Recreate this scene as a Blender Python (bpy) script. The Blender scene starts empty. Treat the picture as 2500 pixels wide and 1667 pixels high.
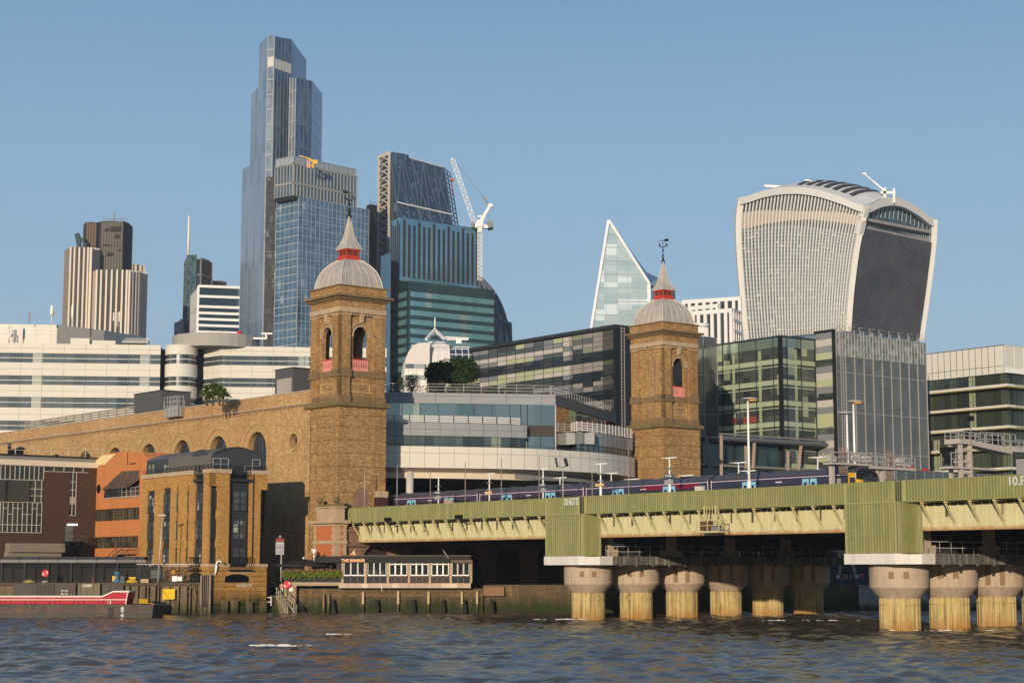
import bpy, bmesh, math, random
from math import sin, cos, tan, atan, atan2, pi, sqrt, radians, floor
from mathutils import Vector, Matrix, noise
from mathutils.geometry import tessellate_polygon
import numpy as np
random.seed(7)
sc = bpy.context.scene
col = sc.collection
# ---------------------------------------------------------------- camera
F = 4252.0; CX = 1250.0; CY = 833.5; EYE = 5.5; HOR = 1387.0
PITCH = atan((HOR - CY) / F)
cd = bpy.data.cameras.new('camera')
cam = bpy.data.objects.new('camera', cd); col.objects.link(cam)
cd.sensor_width = 36.0; cd.lens = 36.0 * F / 2500.0
cd.clip_start = 1.0; cd.clip_end = 20000.0
cam.location = (0, 0, EYE); cam.rotation_euler = (pi / 2 + PITCH, 0, 0)
sc.camera = cam
# ---------------------------------------------------------------- sun and sky
SUN_EL = radians(10.6)
SX, SY = -0.25, -0.968
w = bpy.data.worlds.new('World'); sc.world = w; w.use_nodes = True
nt = w.node_tree
for n in list(nt.nodes): nt.nodes.remove(n)
wo = nt.nodes.new('ShaderNodeOutputWorld'); bg = nt.nodes.new('ShaderNodeBackground')
sky = nt.nodes.new('ShaderNodeTexSky'); sky.sky_type = 'NISHITA'; sky.sun_disc = False
sky.sun_elevation = SUN_EL; sky.sun_rotation = atan2(SX, SY)
sky.altitude = 0; sky.air_density = 1.0; sky.dust_density = 0.6; sky.ozone_density = 2.0
bg.inputs['Strength'].default_value = 0.13
# hazy blue-grey evening air near the horizon, blended over the physical sky
tcw = nt.nodes.new('ShaderNodeTexCoord'); spw = nt.nodes.new('ShaderNodeSeparateXYZ'); nt.links.new(tcw.outputs['Generated'], spw.inputs[0])
rw = nt.nodes.new('ShaderNodeValToRGB'); nt.links.new(spw.outputs[2], rw.inputs[0])
K_ = 1 / 0.13
els = [(0.0, (.335, .405, .475)), (.05, (.32, .41, .505)), (.14, (.315, .455, .605)), (.25, (.25, .42, .61)), (.36, (.14, .30, .52)), (1.0, (.06, .16, .36))]
while len(rw.color_ramp.elements) < len(els): rw.color_ramp.elements.new(.5)
for e_, (p_, c_) in zip(rw.color_ramp.elements, els): e_.position = p_; e_.color = (*c_, 1)
vs_ = nt.nodes.new('ShaderNodeVectorMath'); vs_.operation = 'SCALE'; nt.links.new(rw.outputs[0], vs_.inputs[0]); vs_.inputs['Scale'].default_value = K_
mx = nt.nodes.new('ShaderNodeMix'); mx.data_type = 'RGBA'; mx.inputs[0].default_value = .8
nt.links.new(sky.outputs[0], mx.inputs[6]); nt.links.new(vs_.outputs[0], mx.inputs[7])
nt.links.new(mx.outputs[2], bg.inputs['Color']); nt.links.new(bg.outputs[0], wo.inputs['Surface'])
sl = bpy.data.lights.new('sun', 'SUN'); sl.energy = 4.7; sl.angle = radians(0.55); sl.color = (1.0, 0.84, 0.64)
so = bpy.data.objects.new('sun', sl); col.objects.link(so)
sdir = Vector((SX * cos(SUN_EL), SY * cos(SUN_EL), sin(SUN_EL))).normalized()
so.rotation_euler = sdir.to_track_quat('Z', 'Y').to_euler(); so.location = (-60, -60, 80)
sc.view_settings.view_transform = 'Standard'; sc.view_settings.look = 'None'
sc.view_settings.exposure = 0.0; sc.view_settings.gamma = 1.0
sc.render.resolution_x = 1024; sc.render.resolution_y = 682
# ---------------------------------------------------------------- measuring helpers
def ray(px, py):
 xc = (px - CX) / F; yc = -(py - CY) / F
 y = cos(PITCH) - yc * sin(PITCH); z = sin(PITCH) + yc * cos(PITCH)
 return Vector((xc / y, 1.0, z / y))
def at(px, py, Y):
 r = ray(px, py); return Vector((r.x * Y, Y, EYE + r.z * Y))
def lev(px, py, Z):
 r = ray(px, py); Y = (Z - EYE) / r.z; return Vector((r.x * Y, Y, Z))
def xy(p): return Vector((p[0], p[1]))
def cr(x0, y0, s): return lambda x, y: (x0 + x / s, y0 + y / s)
A = cr(0, 450, 3.1357); B = cr(500, 50, 1.96); C = cr(0, 1000, 2.8514); D = cr(600, 850, 2.24)
E = cr(900, 750, 3.1357); G = cr(1400, 500, 2.0911); Hc = cr(1700, 380, 1.96); Ic = cr(1300, 1100, 2.765)
J = cr(1900, 1050, 2.5417); Mc = cr(0, 1050, 6.534); Q = cr(0, 1330, 5.6); N = cr(330, 1060, 5.6)
R1 = cr(360, 1320, 5.6); S = cr(640, 1240, 5.6); T = cr(820, 1240, 5.6); U1 = cr(730, 440, 5.225)
V1 = cr(730, 680, 4.75); W1 = cr(700, 980, 5.6); X1 = cr(900, 340, 4.356); Y1 = cr(600, 70, 3.92)
Z1 = cr(2000, 1000, 4.704); Rc = cr(2200, 820, 4.613); L = cr(1700, 960, 5.88); WT = cr(1780, 400, 4.523)
K = cr(1050, 1100, 5.227)
UV_ = Vector((0.6158, -0.7879))     # along the bridge, towards the camera side
VV = Vector((0.7879, 0.6158))       # across the bridge, away to the right
class Fr:
 """vertical facade plane: origin o, horizontal direction d, outward normal n towards the camera"""
 def __init__(s, o, d, n=None):
  s.o = xy(o); s.d = xy(d).normalized()
  if n is None:
   n = Vector((s.d.y, -s.d.x))
   if n.dot(s.o) > 0: n = -n
  s.n = xy(n).normalized()
 def hit(s, px, py, n=0.0):
  r = ray(px, py); o = s.o + s.n * n
  Y = o.dot(s.n) / (r.x * s.n.x + s.n.y)
  p = Vector((r.x * Y, Y)); return (p - o).dot(s.d), EYE + r.z * Y
 def t(s, c, n=0.0): return s.hit(c[0], c[1], n)[0]
 def z(s, c, n=0.0): return s.hit(c[0], c[1], n)[1]
 def P(s, t, n, z):
  p = s.o + s.d * t + s.n * n; return Vector((p.x, p.y, z))
 def sh(s, t=0.0, n=0.0): return Fr(s.o + s.d * t + s.n * n, s.d, s.n)
# ---------------------------------------------------------------- mesh builder
class MB:
 def __init__(s): s.v = []; s.f = []; s.m = []; s.uv = []; s.sm = []
 def face(s, pts, mi=0, uv=None, sm=False):
  b = len(s.v); s.v.extend([tuple(p) for p in pts]); s.f.append(tuple(range(b, b + len(pts))))
  s.m.append(mi); s.sm.append(sm)
  if uv is None:
   a = Vector(pts[0]); n = Vector((0, 0, 0))
   for i in range(1, len(pts) - 1): n += (Vector(pts[i]) - a).cross(Vector(pts[i + 1]) - a)
   if n.length > 1e-9: n.normalize()
   if abs(n.z) > 0.75 or n.length < .5: uv = [(p[0], p[1]) for p in pts]
   else:
    h = Vector((-n.y, n.x, 0)).normalized()
    uv = [(p[0] * h.x + p[1] * h.y, p[2]) for p in pts]
  s.uv.append(uv)
 def hexa(s, b, t, mi=0):
  for i in range(len(b)):
   j = (i + 1) % len(b); s.face([b[i], b[j], t[j], t[i]], mi)
  s.face(list(t), mi); s.face(list(reversed(b)), mi)
 def fbox(s, fr, t0, t1, n0, n1, z0, z1, mi=0):
  if t1 < t0: t0, t1 = t1, t0
  if z1 < z0: z0, z1 = z1, z0
  q = [(t0, n0), (t1, n0), (t1, n1), (t0, n1)]
  s.hexa([fr.P(a, b, z0) for a, b in q], [fr.P(a, b, z1) for a, b in q], mi)
 def box(s, x0, x1, y0, y1, z0, z1, mi=0):
  q = [(x0, y0), (x1, y0), (x1, y1), (x0, y1)]
  s.hexa([Vector((a, b, z0)) for a, b in q], [Vector((a, b, z1)) for a, b in q], mi)
 def beam(s, p, q, w, h=None, mi=0):
  p = Vector(p); q = Vector(q); h = h or w; d = (q - p)
  if d.length < 1e-6: return
  d.normalize(); up = Vector((0, 0, 1)) if abs(d.z) < .95 else Vector((1, 0, 0))
  a = d.cross(up).normalized() * w / 2; b = a.cross(d).normalized() * h / 2
  s.hexa([p - a - b, p + a - b, p + a + b, p - a + b], [q - a - b, q + a - b, q + a + b, q - a + b], mi)
 def cyl(s, p, q, r0, r1=None, seg=8, mi=0, cap=True, sm=True):
  p = Vector(p); q = Vector(q); r1 = r0 if r1 is None else r1; d = (q - p).normalized()
  up = Vector((0, 0, 1)) if abs(d.z) < .95 else Vector((1, 0, 0))
  a = d.cross(up).normalized(); b = a.cross(d).normalized()
  c0 = [p + (a * cos(2 * pi * i / seg) + b * sin(2 * pi * i / seg)) * r0 for i in range(seg)]
  c1 = [q + (a * cos(2 * pi * i / seg) + b * sin(2 * pi * i / seg)) * r1 for i in range(seg)]
  for i in range(seg):
   j = (i + 1) % seg; s.face([c0[i], c0[j], c1[j], c1[i]], mi, sm=sm)
  if cap: s.face(c1, mi); s.face(list(reversed(c0)), mi)
 def lathe(s, c, prof, seg=24, mi=0, sm=True, a0=0, a1=2 * pi, sx=1.0):
  c = Vector(c); full = abs(a1 - a0 - 2 * pi) < 1e-6
  rings = [[c + Vector((r * cos(a0 + (a1 - a0) * i / seg) * sx, r * sin(a0 + (a1 - a0) * i / seg), z)) for i in range(seg + (0 if full else 1))] for r, z in prof]
  for k in range(len(rings) - 1):
   n = len(rings[k])
   for i in range(seg):
    j = (i + 1) % n
    s.face([rings[k][i], rings[k][j], rings[k + 1][j], rings[k + 1][i]], mi,
                       uv=[(i, prof[k][1]), (i + 1, prof[k][1]), (i + 1, prof[k + 1][1]), (i, prof[k + 1][1])], sm=sm)
  if full:
   if prof[0][0] > 1e-3: s.face(list(reversed(rings[0])), mi)
   if prof[-1][0] > 1e-3: s.face(rings[-1], mi)
 def ball(s, c, r, seg=10, mi=0, sq=1.0):
  s.lathe(c, [(r * sin(pi * k / 6) + (1e-4), -r * sq * cos(pi * k / 6)) for k in range(7)], seg, mi)
 def tube(s, pts, r, seg=5, mi=0):
  for i in range(len(pts) - 1): s.cyl(pts[i], pts[i + 1], r, r, seg, mi, cap=(i in (0, len(pts) - 2)))
 def prism(s, pts, z0, z1, mi=0, mt=None):
  n = len(pts); z1 = z1 if isinstance(z1, (list, tuple)) else [z1] * n
  for i in range(n):
   j = (i + 1) % n; a, b = pts[i], pts[j]
   s.face([(a[0], a[1], z0), (b[0], b[1], z0), (b[0], b[1], z1[j]), (a[0], a[1], z1[i])], mi)
  s.face([(p[0], p[1], z) for p, z in zip(pts, z1)], mi if mt is None else mt)
  s.face([(p[0], p[1], z0) for p in reversed(pts)], mi)
 def wall(s, fr, outline, holes=(), n=0.0, depth=0.4, mi=0, mr=None, side=0.0):
  """flat wall with real openings; reveals run `depth` into the wall"""
  mr = mi if mr is None else mr
  loops = [[Vector((a, b, 0)) for a, b in outline]] + [[Vector((a, b, 0)) for a, b in h] for h in holes]
  flat = [p for l in loops for p in l]
  for tri in tessellate_polygon(loops):
   s.face([fr.P(flat[i].x, n, flat[i].y) for i in tri], mi, uv=[(flat[i].x, flat[i].y) for i in tri])
  for h in holes:
   for i in range(len(h)):
    a, b = h[i], h[(i + 1) % len(h)]
    s.face([fr.P(a[0], n, a[1]), fr.P(b[0], n, b[1]), fr.P(b[0], n - depth, b[1]), fr.P(a[0], n - depth, a[1])], mr)
  if side > 0:
   for i in range(len(outline)):
    a, b = outline[i], outline[(i + 1) % len(outline)]
    s.face([fr.P(a[0], n, a[1]), fr.P(b[0], n, b[1]), fr.P(b[0], n - side, b[1]), fr.P(a[0], n - side, a[1])], mi)
   for tri in tessellate_polygon(loops):
    s.face([fr.P(flat[i].x, n - side, flat[i].y) for i in reversed(tri)], mi)
 def fpoly(s, fr, pts, n, mi=0):
  s.face([fr.P(a, n, b) for a, b in pts], mi, uv=[(a, b) for a, b in pts])
 def text(s, fr, body, t, z, size, n, mi=0, font_depth=0.02, slant=0.0, bold=0.0):
  cu = bpy.data.curves.new('t', 'FONT'); cu.body = body; cu.size = size; cu.extrude = font_depth
  cu.align_x = 'CENTER'; cu.align_y = 'CENTER'; cu.shear = slant; cu.offset = bold; cu.resolution_u = 2
  ob = bpy.data.objects.new('t', cu); col.objects.link(ob)
  dg = bpy.context.evaluated_depsgraph_get(); me = ob.evaluated_get(dg).to_mesh()
  sg = 1.0 if (fr.d.x > 0) else -1.0
  for p in me.polygons:
   s.face([fr.P(t + sg * me.vertices[i].co.x, n + me.vertices[i].co.z, z + me.vertices[i].co.y) for i in p.vertices], mi)
  ob.evaluated_get(dg).to_mesh_clear(); bpy.data.objects.remove(ob); bpy.data.curves.remove(cu)
 def build(s, name, mats, loc=(0, 0, 0), parent=None, link=True):
  mats = mats if isinstance(mats, (list, tuple)) else [mats]
  me = bpy.data.meshes.new(name); L0 = Vector(loc)
  me.from_pydata([(p[0] - L0.x, p[1] - L0.y, p[2] - L0.z) for p in s.v], [], s.f)
  for m in mats: me.materials.append(m)
  me.polygons.foreach_set('material_index', s.m); me.polygons.foreach_set('use_smooth', s.sm)
  ul = me.uv_layers.new(name='UVMap'); ul.data.foreach_set('uv', [c for f in s.uv for p in f for c in p])
  if any(s.sm):
   bm = bmesh.new(); bm.from_mesh(me); bmesh.ops.remove_doubles(bm, verts=bm.verts, dist=1e-4)
   bm.to_mesh(me); bm.free()
  me.update()
  o = bpy.data.objects.new(name, me); col.objects.link(o)
  if parent is None: o.location = L0
  else: o.parent = parent; o.location = L0 - Vector(base(parent))
  return o
def base(o):
 p = Vector(o.location)
 while o.parent: o = o.parent; p += Vector(o.location)
 return p
def tag(o, label=None, cat=None, group=None, kind=None):
 if label: o['label'] = label
 if cat: o['category'] = cat
 if group: o['group'] = group
 if kind: o['kind'] = kind
 return o
def thing(name, label, cat, loc, group=None):
 o = bpy.data.objects.new(name, None); col.objects.link(o); o.location = loc; o.empty_display_size = 0.2
 return tag(o, label, cat, group)
def part(name, mb, mats, parent, label=None):
 o = mb.build(name, mats, loc=base(parent), parent=parent)
 if label: o['label'] = label
 return o
def solo(name, mb, mats, label, cat, loc=None, group=None):
 if loc is None:
  v = np.array(mb.v); loc = (v[:, 0].mean(), v[:, 1].mean(), v[:, 2].min())
 return tag(mb.build(name, mats, loc=loc), label, cat, group)
def setting(name, mb, mats, kind='structure'):
 return tag(mb.build(name, mats), kind=kind)
def dup(root, loc, rz=None, label=None, group=None, scale=None):
 r = root.copy(); col.objects.link(r); r.location = loc
 if rz is not None: r.rotation_euler = (0, 0, rz)
 if scale is not None: r.scale = (scale,) * 3
 if label: r['label'] = label
 if group: r['group'] = group
 for ch in list(root.children):
  c = ch.copy(); col.objects.link(c); c.parent = r
  for g in list(ch.children):
   d = g.copy(); col.objects.link(d); d.parent = c
 return r
def rect(t0, t1, z0, z1): return [(t0, z0), (t1, z0), (t1, z1), (t0, z1)]
def arch(tc, w, z0, zs, seg=12, rise=None):
 r = w / 2; rise = r if rise is None else rise
 return [(tc - r, z0), (tc + r, z0)] + [(tc + r * cos(pi * i / seg), zs + rise * sin(pi * i / seg)) for i in range(seg + 1)]
def ell(tc, zc, a, b, seg=20): return [(tc + a * cos(2 * pi * i / seg), zc + b * sin(2 * pi * i / seg)) for i in range(seg)]
def ring(mb, fr, tc, zs, r0, r1, n0, n1, a0=0, a1=pi, seg=16, mi=0):
 for i in range(seg):
  x, y = a0 + (a1 - a0) * i / seg, a0 + (a1 - a0) * (i + 1) / seg
  q = [(tc + r0 * cos(x), zs + r0 * sin(x)), (tc + r1 * cos(x), zs + r1 * sin(x)), (tc + r1 * cos(y), zs + r1 * sin(y)), (tc + r0 * cos(y), zs + r0 * sin(y))]
  mb.hexa([fr.P(a, n0, b) for a, b in q], [fr.P(a, n1, b) for a, b in q], mi)
def cornerframe(px, py, Y): return at(px, py, Y)
# ---------------------------------------------------------------- materials
def newmat(name):
 m = bpy.data.materials.new(name); m.use_nodes = True; t = m.node_tree
 b = t.nodes['Principled BSDF']; return m, t, b
def nd(t, typ, **k):
 n = t.nodes.new(typ)
 for a, v in k.items():
  if a.startswith('i_'):
   n.inputs[a[2:].replace('_', ' ')].default_value = v
  else: setattr(n, a, v)
 return n
def mixc(t, fac, a, b, blend='MIX'):
 n = t.nodes.new('ShaderNodeMix'); n.data_type = 'RGBA'; n.blend_type = blend
 for sck, v in ((n.inputs[0], fac), (n.inputs[6], a), (n.inputs[7], b)):
  if hasattr(v, 'links'): t.links.new(v, sck)
  elif isinstance(v, (int, float)): sck.default_value = v
  else: sck.default_value = (v[0], v[1], v[2], 1)
 return n.outputs[2]
def ramp(t, src, lo, hi):
 n = t.nodes.new('ShaderNodeMapRange'); t.links.new(src, n.inputs[0])
 n.inputs[1].default_value = lo; n.inputs[2].default_value = hi; n.clamp = True
 return n.outputs[0]
def coords(t, scale=(1, 1, 1), kind='pos'):
 if kind == 'pos': s = t.nodes.new('ShaderNodeNewGeometry').outputs['Position']
 elif kind == 'uv': s = t.nodes.new('ShaderNodeUVMap').outputs[0]
 else: s = t.nodes.new('ShaderNodeTexCoord').outputs['Object']
 m = t.nodes.new('ShaderNodeMapping'); m.inputs['Scale'].default_value = scale
 t.links.new(s, m.inputs['Vector']); return m.outputs[0]
def noisef(t, vec, scale, detail=4, rough=.55):
 n = t.nodes.new('ShaderNodeTexNoise'); t.links.new(vec, n.inputs['Vector'])
 n.inputs['Scale'].default_value = scale; n.inputs['Detail'].default_value = detail; n.inputs['Roughness'].default_value = rough
 return n.outputs['Fac']
def surf(name, c, c2=None, rough=.8, metal=0.0, sc1=.6, sc2=4.0, var=.5, streak=0.0, scol=None, bump=0.0, spec=.18, low=None, kind='pos', grain=0.0):
 """general surface: two-scale mottling, vertical streaks, optional tide or grime tint below a height"""
 m, t, b = newmat(name); c2 = c2 or tuple(x * .62 for x in c)
 co = coords(t, kind=kind)
 f1 = ramp(t, noisef(t, co, sc1), .3, .7); f2 = ramp(t, noisef(t, co, sc2, 3), .3, .7)
 mm = t.nodes.new('ShaderNodeMath'); mm.operation = 'MULTIPLY_ADD'; t.links.new(f1, mm.inputs[0]); mm.inputs[1].default_value = .5
 m2 = t.nodes.new('ShaderNodeMath'); m2.operation = 'MULTIPLY'; t.links.new(f2, m2.inputs[0]); m2.inputs[1].default_value = .5
 t.links.new(m2.outputs[0], mm.inputs[2])
 m3 = t.nodes.new('ShaderNodeMath'); m3.operation = 'MULTIPLY'; t.links.new(mm.outputs[0], m3.inputs[0]); m3.inputs[1].default_value = var
 cc = mixc(t, m3.outputs[0], c, c2)
 if grain > 0:
  g = ramp(t, noisef(t, coords(t, (.75, .75, 3), kind), 2.0, 3, .75), .44, .60)
  gm = t.nodes.new('ShaderNodeMath'); gm.operation = 'MULTIPLY'; t.links.new(g, gm.inputs[0]); gm.inputs[1].default_value = grain
  cc = mixc(t, gm.outputs[0], cc, tuple(x * .35 for x in c))
  g = ramp(t, noisef(t, coords(t, (.8, .8, 3), kind), 2.3, 2, .6), .59, .67)
  gm = t.nodes.new('ShaderNodeMath'); gm.operation = 'MULTIPLY'; t.links.new(g, gm.inputs[0]); gm.inputs[1].default_value = grain * .6
  cc = mixc(t, gm.outputs[0], cc, tuple(min(.8, x * 1.9 + .03) for x in c))
 if streak > 0:
  st = ramp(t, noisef(t, coords(t, (1, 1, .09)), 2.2, 5, .6), .48, .72)
  sm = t.nodes.new('ShaderNodeMath'); sm.operation = 'MULTIPLY'; t.links.new(st, sm.inputs[0]); sm.inputs[1].default_value = streak
  cc = mixc(t, sm.outputs[0], cc, scol or tuple(x * .3 for x in c))
 if low:
  z0, z1, lc, la = low
  sp = t.nodes.new('ShaderNodeSeparateXYZ'); t.links.new(coords(t), sp.inputs[0])
  wob = t.nodes.new('ShaderNodeMath'); wob.operation = 'MULTIPLY_ADD'
  t.links.new(noisef(t, coords(t, (1, 1, .25)), 1.6, 4), wob.inputs[0]); wob.inputs[1].default_value = (z1 - z0) * 1.3; t.links.new(sp.outputs[2], wob.inputs[2])
  z0 += (z1 - z0) * .65; z1 += (z1 - z0)
  f = ramp(t, wob.outputs[0], z1, z0); fm = t.nodes.new('ShaderNodeMath'); fm.operation = 'MULTIPLY'
  t.links.new(f, fm.inputs[0]); fm.inputs[1].default_value = la
  cc = mixc(t, fm.outputs[0], cc, lc)
 t.links.new(cc, b.inputs['Base Color']); b.inputs['Roughness'].default_value = rough
 b.inputs['Metallic'].default_value = metal; b.inputs['Specular IOR Level'].default_value = spec
 if bump > 0:
  bn = t.nodes.new('ShaderNodeBump'); bn.inputs['Strength'].default_value = bump; bn.inputs['Distance'].default_value = .08
  t.links.new(noisef(t, co, sc2 * 2, 4), bn.inputs['Height']); t.links.new(bn.outputs[0], b.inputs['Normal'])
 return m
def glass(name, c1, c2, cell=(1.5, 4.0), metal=.5, rough=.06, bright=None, bfrac=.06, tilt=.015, split=.5):
 """coated glazing: panes differ a little in tint and tilt; panes are counted in UV metres"""
 m, t, b = newmat(name)
 uv = coords(t, (1 / cell[0], 1 / cell[1], 1), 'uv')
 fl = t.nodes.new('ShaderNodeVectorMath'); fl.operation = 'FLOOR'; t.links.new(uv, fl.inputs[0])
 wn = t.nodes.new('ShaderNodeTexWhiteNoise'); wn.noise_dimensions = '3D'; t.links.new(fl.outputs[0], wn.inputs[0])
 big = ramp(t, noisef(t, coords(t), .035, 3), .35, .65)
 fac = t.nodes.new('ShaderNodeMath'); fac.operation = 'MULTIPLY_ADD'; t.links.new(wn.outputs[0], fac.inputs[0]); fac.inputs[1].default_value = split
 f2 = t.nodes.new('ShaderNodeMath'); f2.operation = 'MULTIPLY'; t.links.new(big, f2.inputs[0]); f2.inputs[1].default_value = 1 - split
 t.links.new(f2.outputs[0], fac.inputs[2])
 cc = mixc(t, fac.outputs[0], c1, c2)
 if bright:
  wn2 = t.nodes.new('ShaderNodeTexWhiteNoise'); wn2.noise_dimensions = '4D'; t.links.new(fl.outputs[0], wn2.inputs[0]); wn2.inputs['W'].default_value = 3.7
  cc = mixc(t, ramp(t, wn2.outputs[0], 1 - bfrac, 1 - bfrac + .01), cc, bright)
 t.links.new(cc, b.inputs['Base Color']); b.inputs['Metallic'].default_value = metal; b.inputs['Roughness'].default_value = rough
 b.inputs['IOR'].default_value = 1.6
 # each pane sits at a slightly different tilt
 ge = t.nodes.new('ShaderNodeNewGeometry')
 vm = t.nodes.new('ShaderNodeVectorMath'); vm.operation = 'SUBTRACT'; t.links.new(wn.outputs[1], vm.inputs[0]); vm.inputs[1].default_value = (.5, .5, .5)
 vs = t.nodes.new('ShaderNodeVectorMath'); vs.operation = 'SCALE'; t.links.new(vm.outputs[0], vs.inputs[0]); vs.inputs['Scale'].default_value = tilt
 va = t.nodes.new('ShaderNodeVectorMath'); va.operation = 'ADD'; t.links.new(ge.outputs['Normal'], va.inputs[0]); t.links.new(vs.outputs[0], va.inputs[1])
 vn = t.nodes.new('ShaderNodeVectorMath'); vn.operation = 'NORMALIZE'; t.links.new(va.outputs[0], vn.inputs[0])
 t.links.new(vn.outputs[0], b.inputs['Normal'])
 return m
def plain(name, c, rough=.5, metal=0.0, spec=.2, emit=0.0):
 m, t, b = newmat(name); b.inputs['Base Color'].default_value = (*c, 1); b.inputs['Roughness'].default_value = rough
 b.inputs['Metallic'].default_value = metal; b.inputs['Specular IOR Level'].default_value = spec
 # faint wear so that no surface is perfectly even
 co = coords(t); f = ramp(t, noisef(t, co, 1.3, 5), .3, .75)
 fm = t.nodes.new('ShaderNodeMath'); fm.operation = 'MULTIPLY'; t.links.new(f, fm.inputs[0]); fm.inputs[1].default_value = .3
 t.links.new(mixc(t, fm.outputs[0], c, tuple(x * .6 for x in c)), b.inputs['Base Color'])
 if emit > 0:
  b.inputs['Emission Color'].default_value = (*c, 1); b.inputs['Emission Strength'].default_value = emit
 return m
def tiles(name, c1, c2, cell, gap=.03, gcol=None, rough=.5, metal=0.0, var=1.0, off=(0, 0)):
 """cladding panels with joints, laid out in UV metres"""
 m, t, b = newmat(name)
 br = t.nodes.new('ShaderNodeTexBrick'); br.offset = 0.0
 mp = coords(t, (1, 1, 1), 'uv'); mp.node.inputs['Location'].default_value = (off[0], off[1], 0)
 t.links.new(mp, br.inputs['Vector'])
 br.inputs['Color1'].default_value = (*c1, 1); br.inputs['Color2'].default_value = (*c2, 1)
 br.inputs['Mortar'].default_value = (*(gcol or tuple(x * .35 for x in c1)), 1)
 br.inputs['Scale'].default_value = 1; br.inputs['Mortar Size'].default_value = gap; br.inputs['Mortar Smooth'].default_value = 0
 br.inputs['Brick Width'].default_value = cell[0]; br.inputs['Row Height'].default_value = cell[1]
 f = ramp(t, noisef(t, coords(t), .5, 5), .3, .75)
 fm = t.nodes.new('ShaderNodeMath'); fm.operation = 'MULTIPLY'; t.links.new(f, fm.inputs[0]); fm.inputs[1].default_value = .15
 t.links.new(mixc(t, fm.outputs[0], br.outputs[0], tuple(x * .5 for x in c1)), b.inputs['Base Color'])
 b.inputs['Roughness'].default_value = rough; b.inputs['Metallic'].default_value = metal
 return m
# ================================================================ materials
BRICK = surf('stock_brick', (.53, .335, .155), (.36, .20, .085), rough=.9, sc1=.12, sc2=.9, var=1.0, streak=.35, scol=(.16, .09, .045), grain=.62, bump=.3)
BRICK_T = surf('tower_brick', (.46, .28, .115), (.26, .14, .055), rough=.9, sc1=.16, sc2=1.1, var=1.15, streak=.4, scol=(.10, .055, .03), grain=.75, bump=.35)
BRICK_A = surf('apartment_brick', (.47, .26, .075), (.32, .16, .045), rough=.9, sc1=.35, sc2=1.8, var=.8, streak=.1, grain=.5, bump=.3)
BRICK_AW = surf('apartment_base_brick', (.44, .24, .07), (.28, .14, .045), rough=.9, sc1=.35, sc2=1.8, var=.8, streak=.3, grain=.45, bump=.3, low=(1.3, 3.6, (.022, .028, .008), 1))
BRICK_O = surf('orange_brick', (.52, .20, .065), (.42, .15, .05), rough=.85, sc1=.3, sc2=2, var=.6, streak=.35, scol=(.2, .07, .03), grain=.12)
BRICK_R = surf('red_brick', (.50, .16, .06), (.38, .11, .05), rough=.85, sc1=.5, sc2=3, var=.6, grain=.2)
BRICK_D = surf('brown_brick', (.075, .042, .026), (.05, .03, .02), rough=.9, sc1=.4, sc2=3, var=.6, grain=.3)
BRICK_U = surf('russet_brick', (.30, .17, .12), (.15, .09, .065), rough=.95, sc1=.3, sc2=2, var=1, grain=.3)  # base colour lightened to show where little light reaches the undercroft
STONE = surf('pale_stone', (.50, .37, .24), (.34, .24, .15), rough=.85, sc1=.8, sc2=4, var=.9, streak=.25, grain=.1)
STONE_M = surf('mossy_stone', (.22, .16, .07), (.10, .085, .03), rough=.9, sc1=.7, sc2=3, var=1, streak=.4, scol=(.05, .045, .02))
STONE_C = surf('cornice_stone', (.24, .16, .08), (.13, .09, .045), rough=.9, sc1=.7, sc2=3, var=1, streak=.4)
LEAD = surf('lead_sheet', (.47, .42, .37), (.24, .21, .185), rough=.6, metal=.0, sc1=.5, sc2=2.6, var=.8, streak=.55, scol=(.16, .13, .11), spec=.4)
LEADRIB = surf('lead_roll', (.52, .47, .41), (.36, .32, .28), rough=.6, sc1=1, sc2=4, var=.6)
RED = plain('red_paint', (.50, .045, .025), .5)
PINK = surf('pink_paint', (.72, .28, .24), (.55, .18, .16), rough=.6, sc1=2, sc2=6)
IRON = plain('black_iron', (.012, .012, .014), .5, .3)
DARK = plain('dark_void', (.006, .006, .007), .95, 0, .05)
GREEN = surf('olive_cladding', (.20, .195, .068), (.135, .135, .042), rough=.55, sc1=.25, sc2=1.2, var=.7, streak=.5, scol=(.33, .32, .12), spec=.35)
GREEN2 = surf('olive_trim', (.33, .33, .14), (.25, .25, .09), rough=.55, sc1=.5, sc2=2, var=.5, streak=.3)
GIRD = surf('cream_steel', (.58, .54, .33), (.44, .40, .22), rough=.6, sc1=.3, sc2=1.6, var=.7, streak=.28, scol=(.33, .24, .11), low=(8.8, 9.35, (.30, .12, .035), .8))
BRKT = surf('bracket_steel', (.52, .47, .25), (.38, .32, .16), rough=.6, sc1=.8, sc2=3, var=.6)
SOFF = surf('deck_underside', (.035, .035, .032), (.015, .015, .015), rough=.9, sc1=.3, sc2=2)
CONC = surf('pier_concrete', (.47, .37, .27), (.33, .255, .19), rough=.85, sc1=.35, sc2=2.2, var=.8, streak=.45, scol=(.16, .12, .09), bump=.2)
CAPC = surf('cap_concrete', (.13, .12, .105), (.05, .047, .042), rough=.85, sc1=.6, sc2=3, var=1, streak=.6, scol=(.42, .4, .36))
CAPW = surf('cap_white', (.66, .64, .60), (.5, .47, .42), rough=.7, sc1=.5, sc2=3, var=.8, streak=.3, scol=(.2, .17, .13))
PILE = surf('pile_steel', (.52, .43, .22), (.42, .29, .10), rough=.7, sc1=.7, sc2=2.4, var=1, streak=.8, scol=(.07, .06, .03), low=(-.3, 2.1, (.30, .13, .02), .85))
ALGAE = surf('river_wall_algae', (.13, .085, .045), (.05, .04, .025), rough=.75, sc1=.4, sc2=2.2, var=1, streak=.45, scol=(.3, .2, .09), low=(.8, 3.1, (.020, .026, .006), 1.0), bump=.6)
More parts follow.
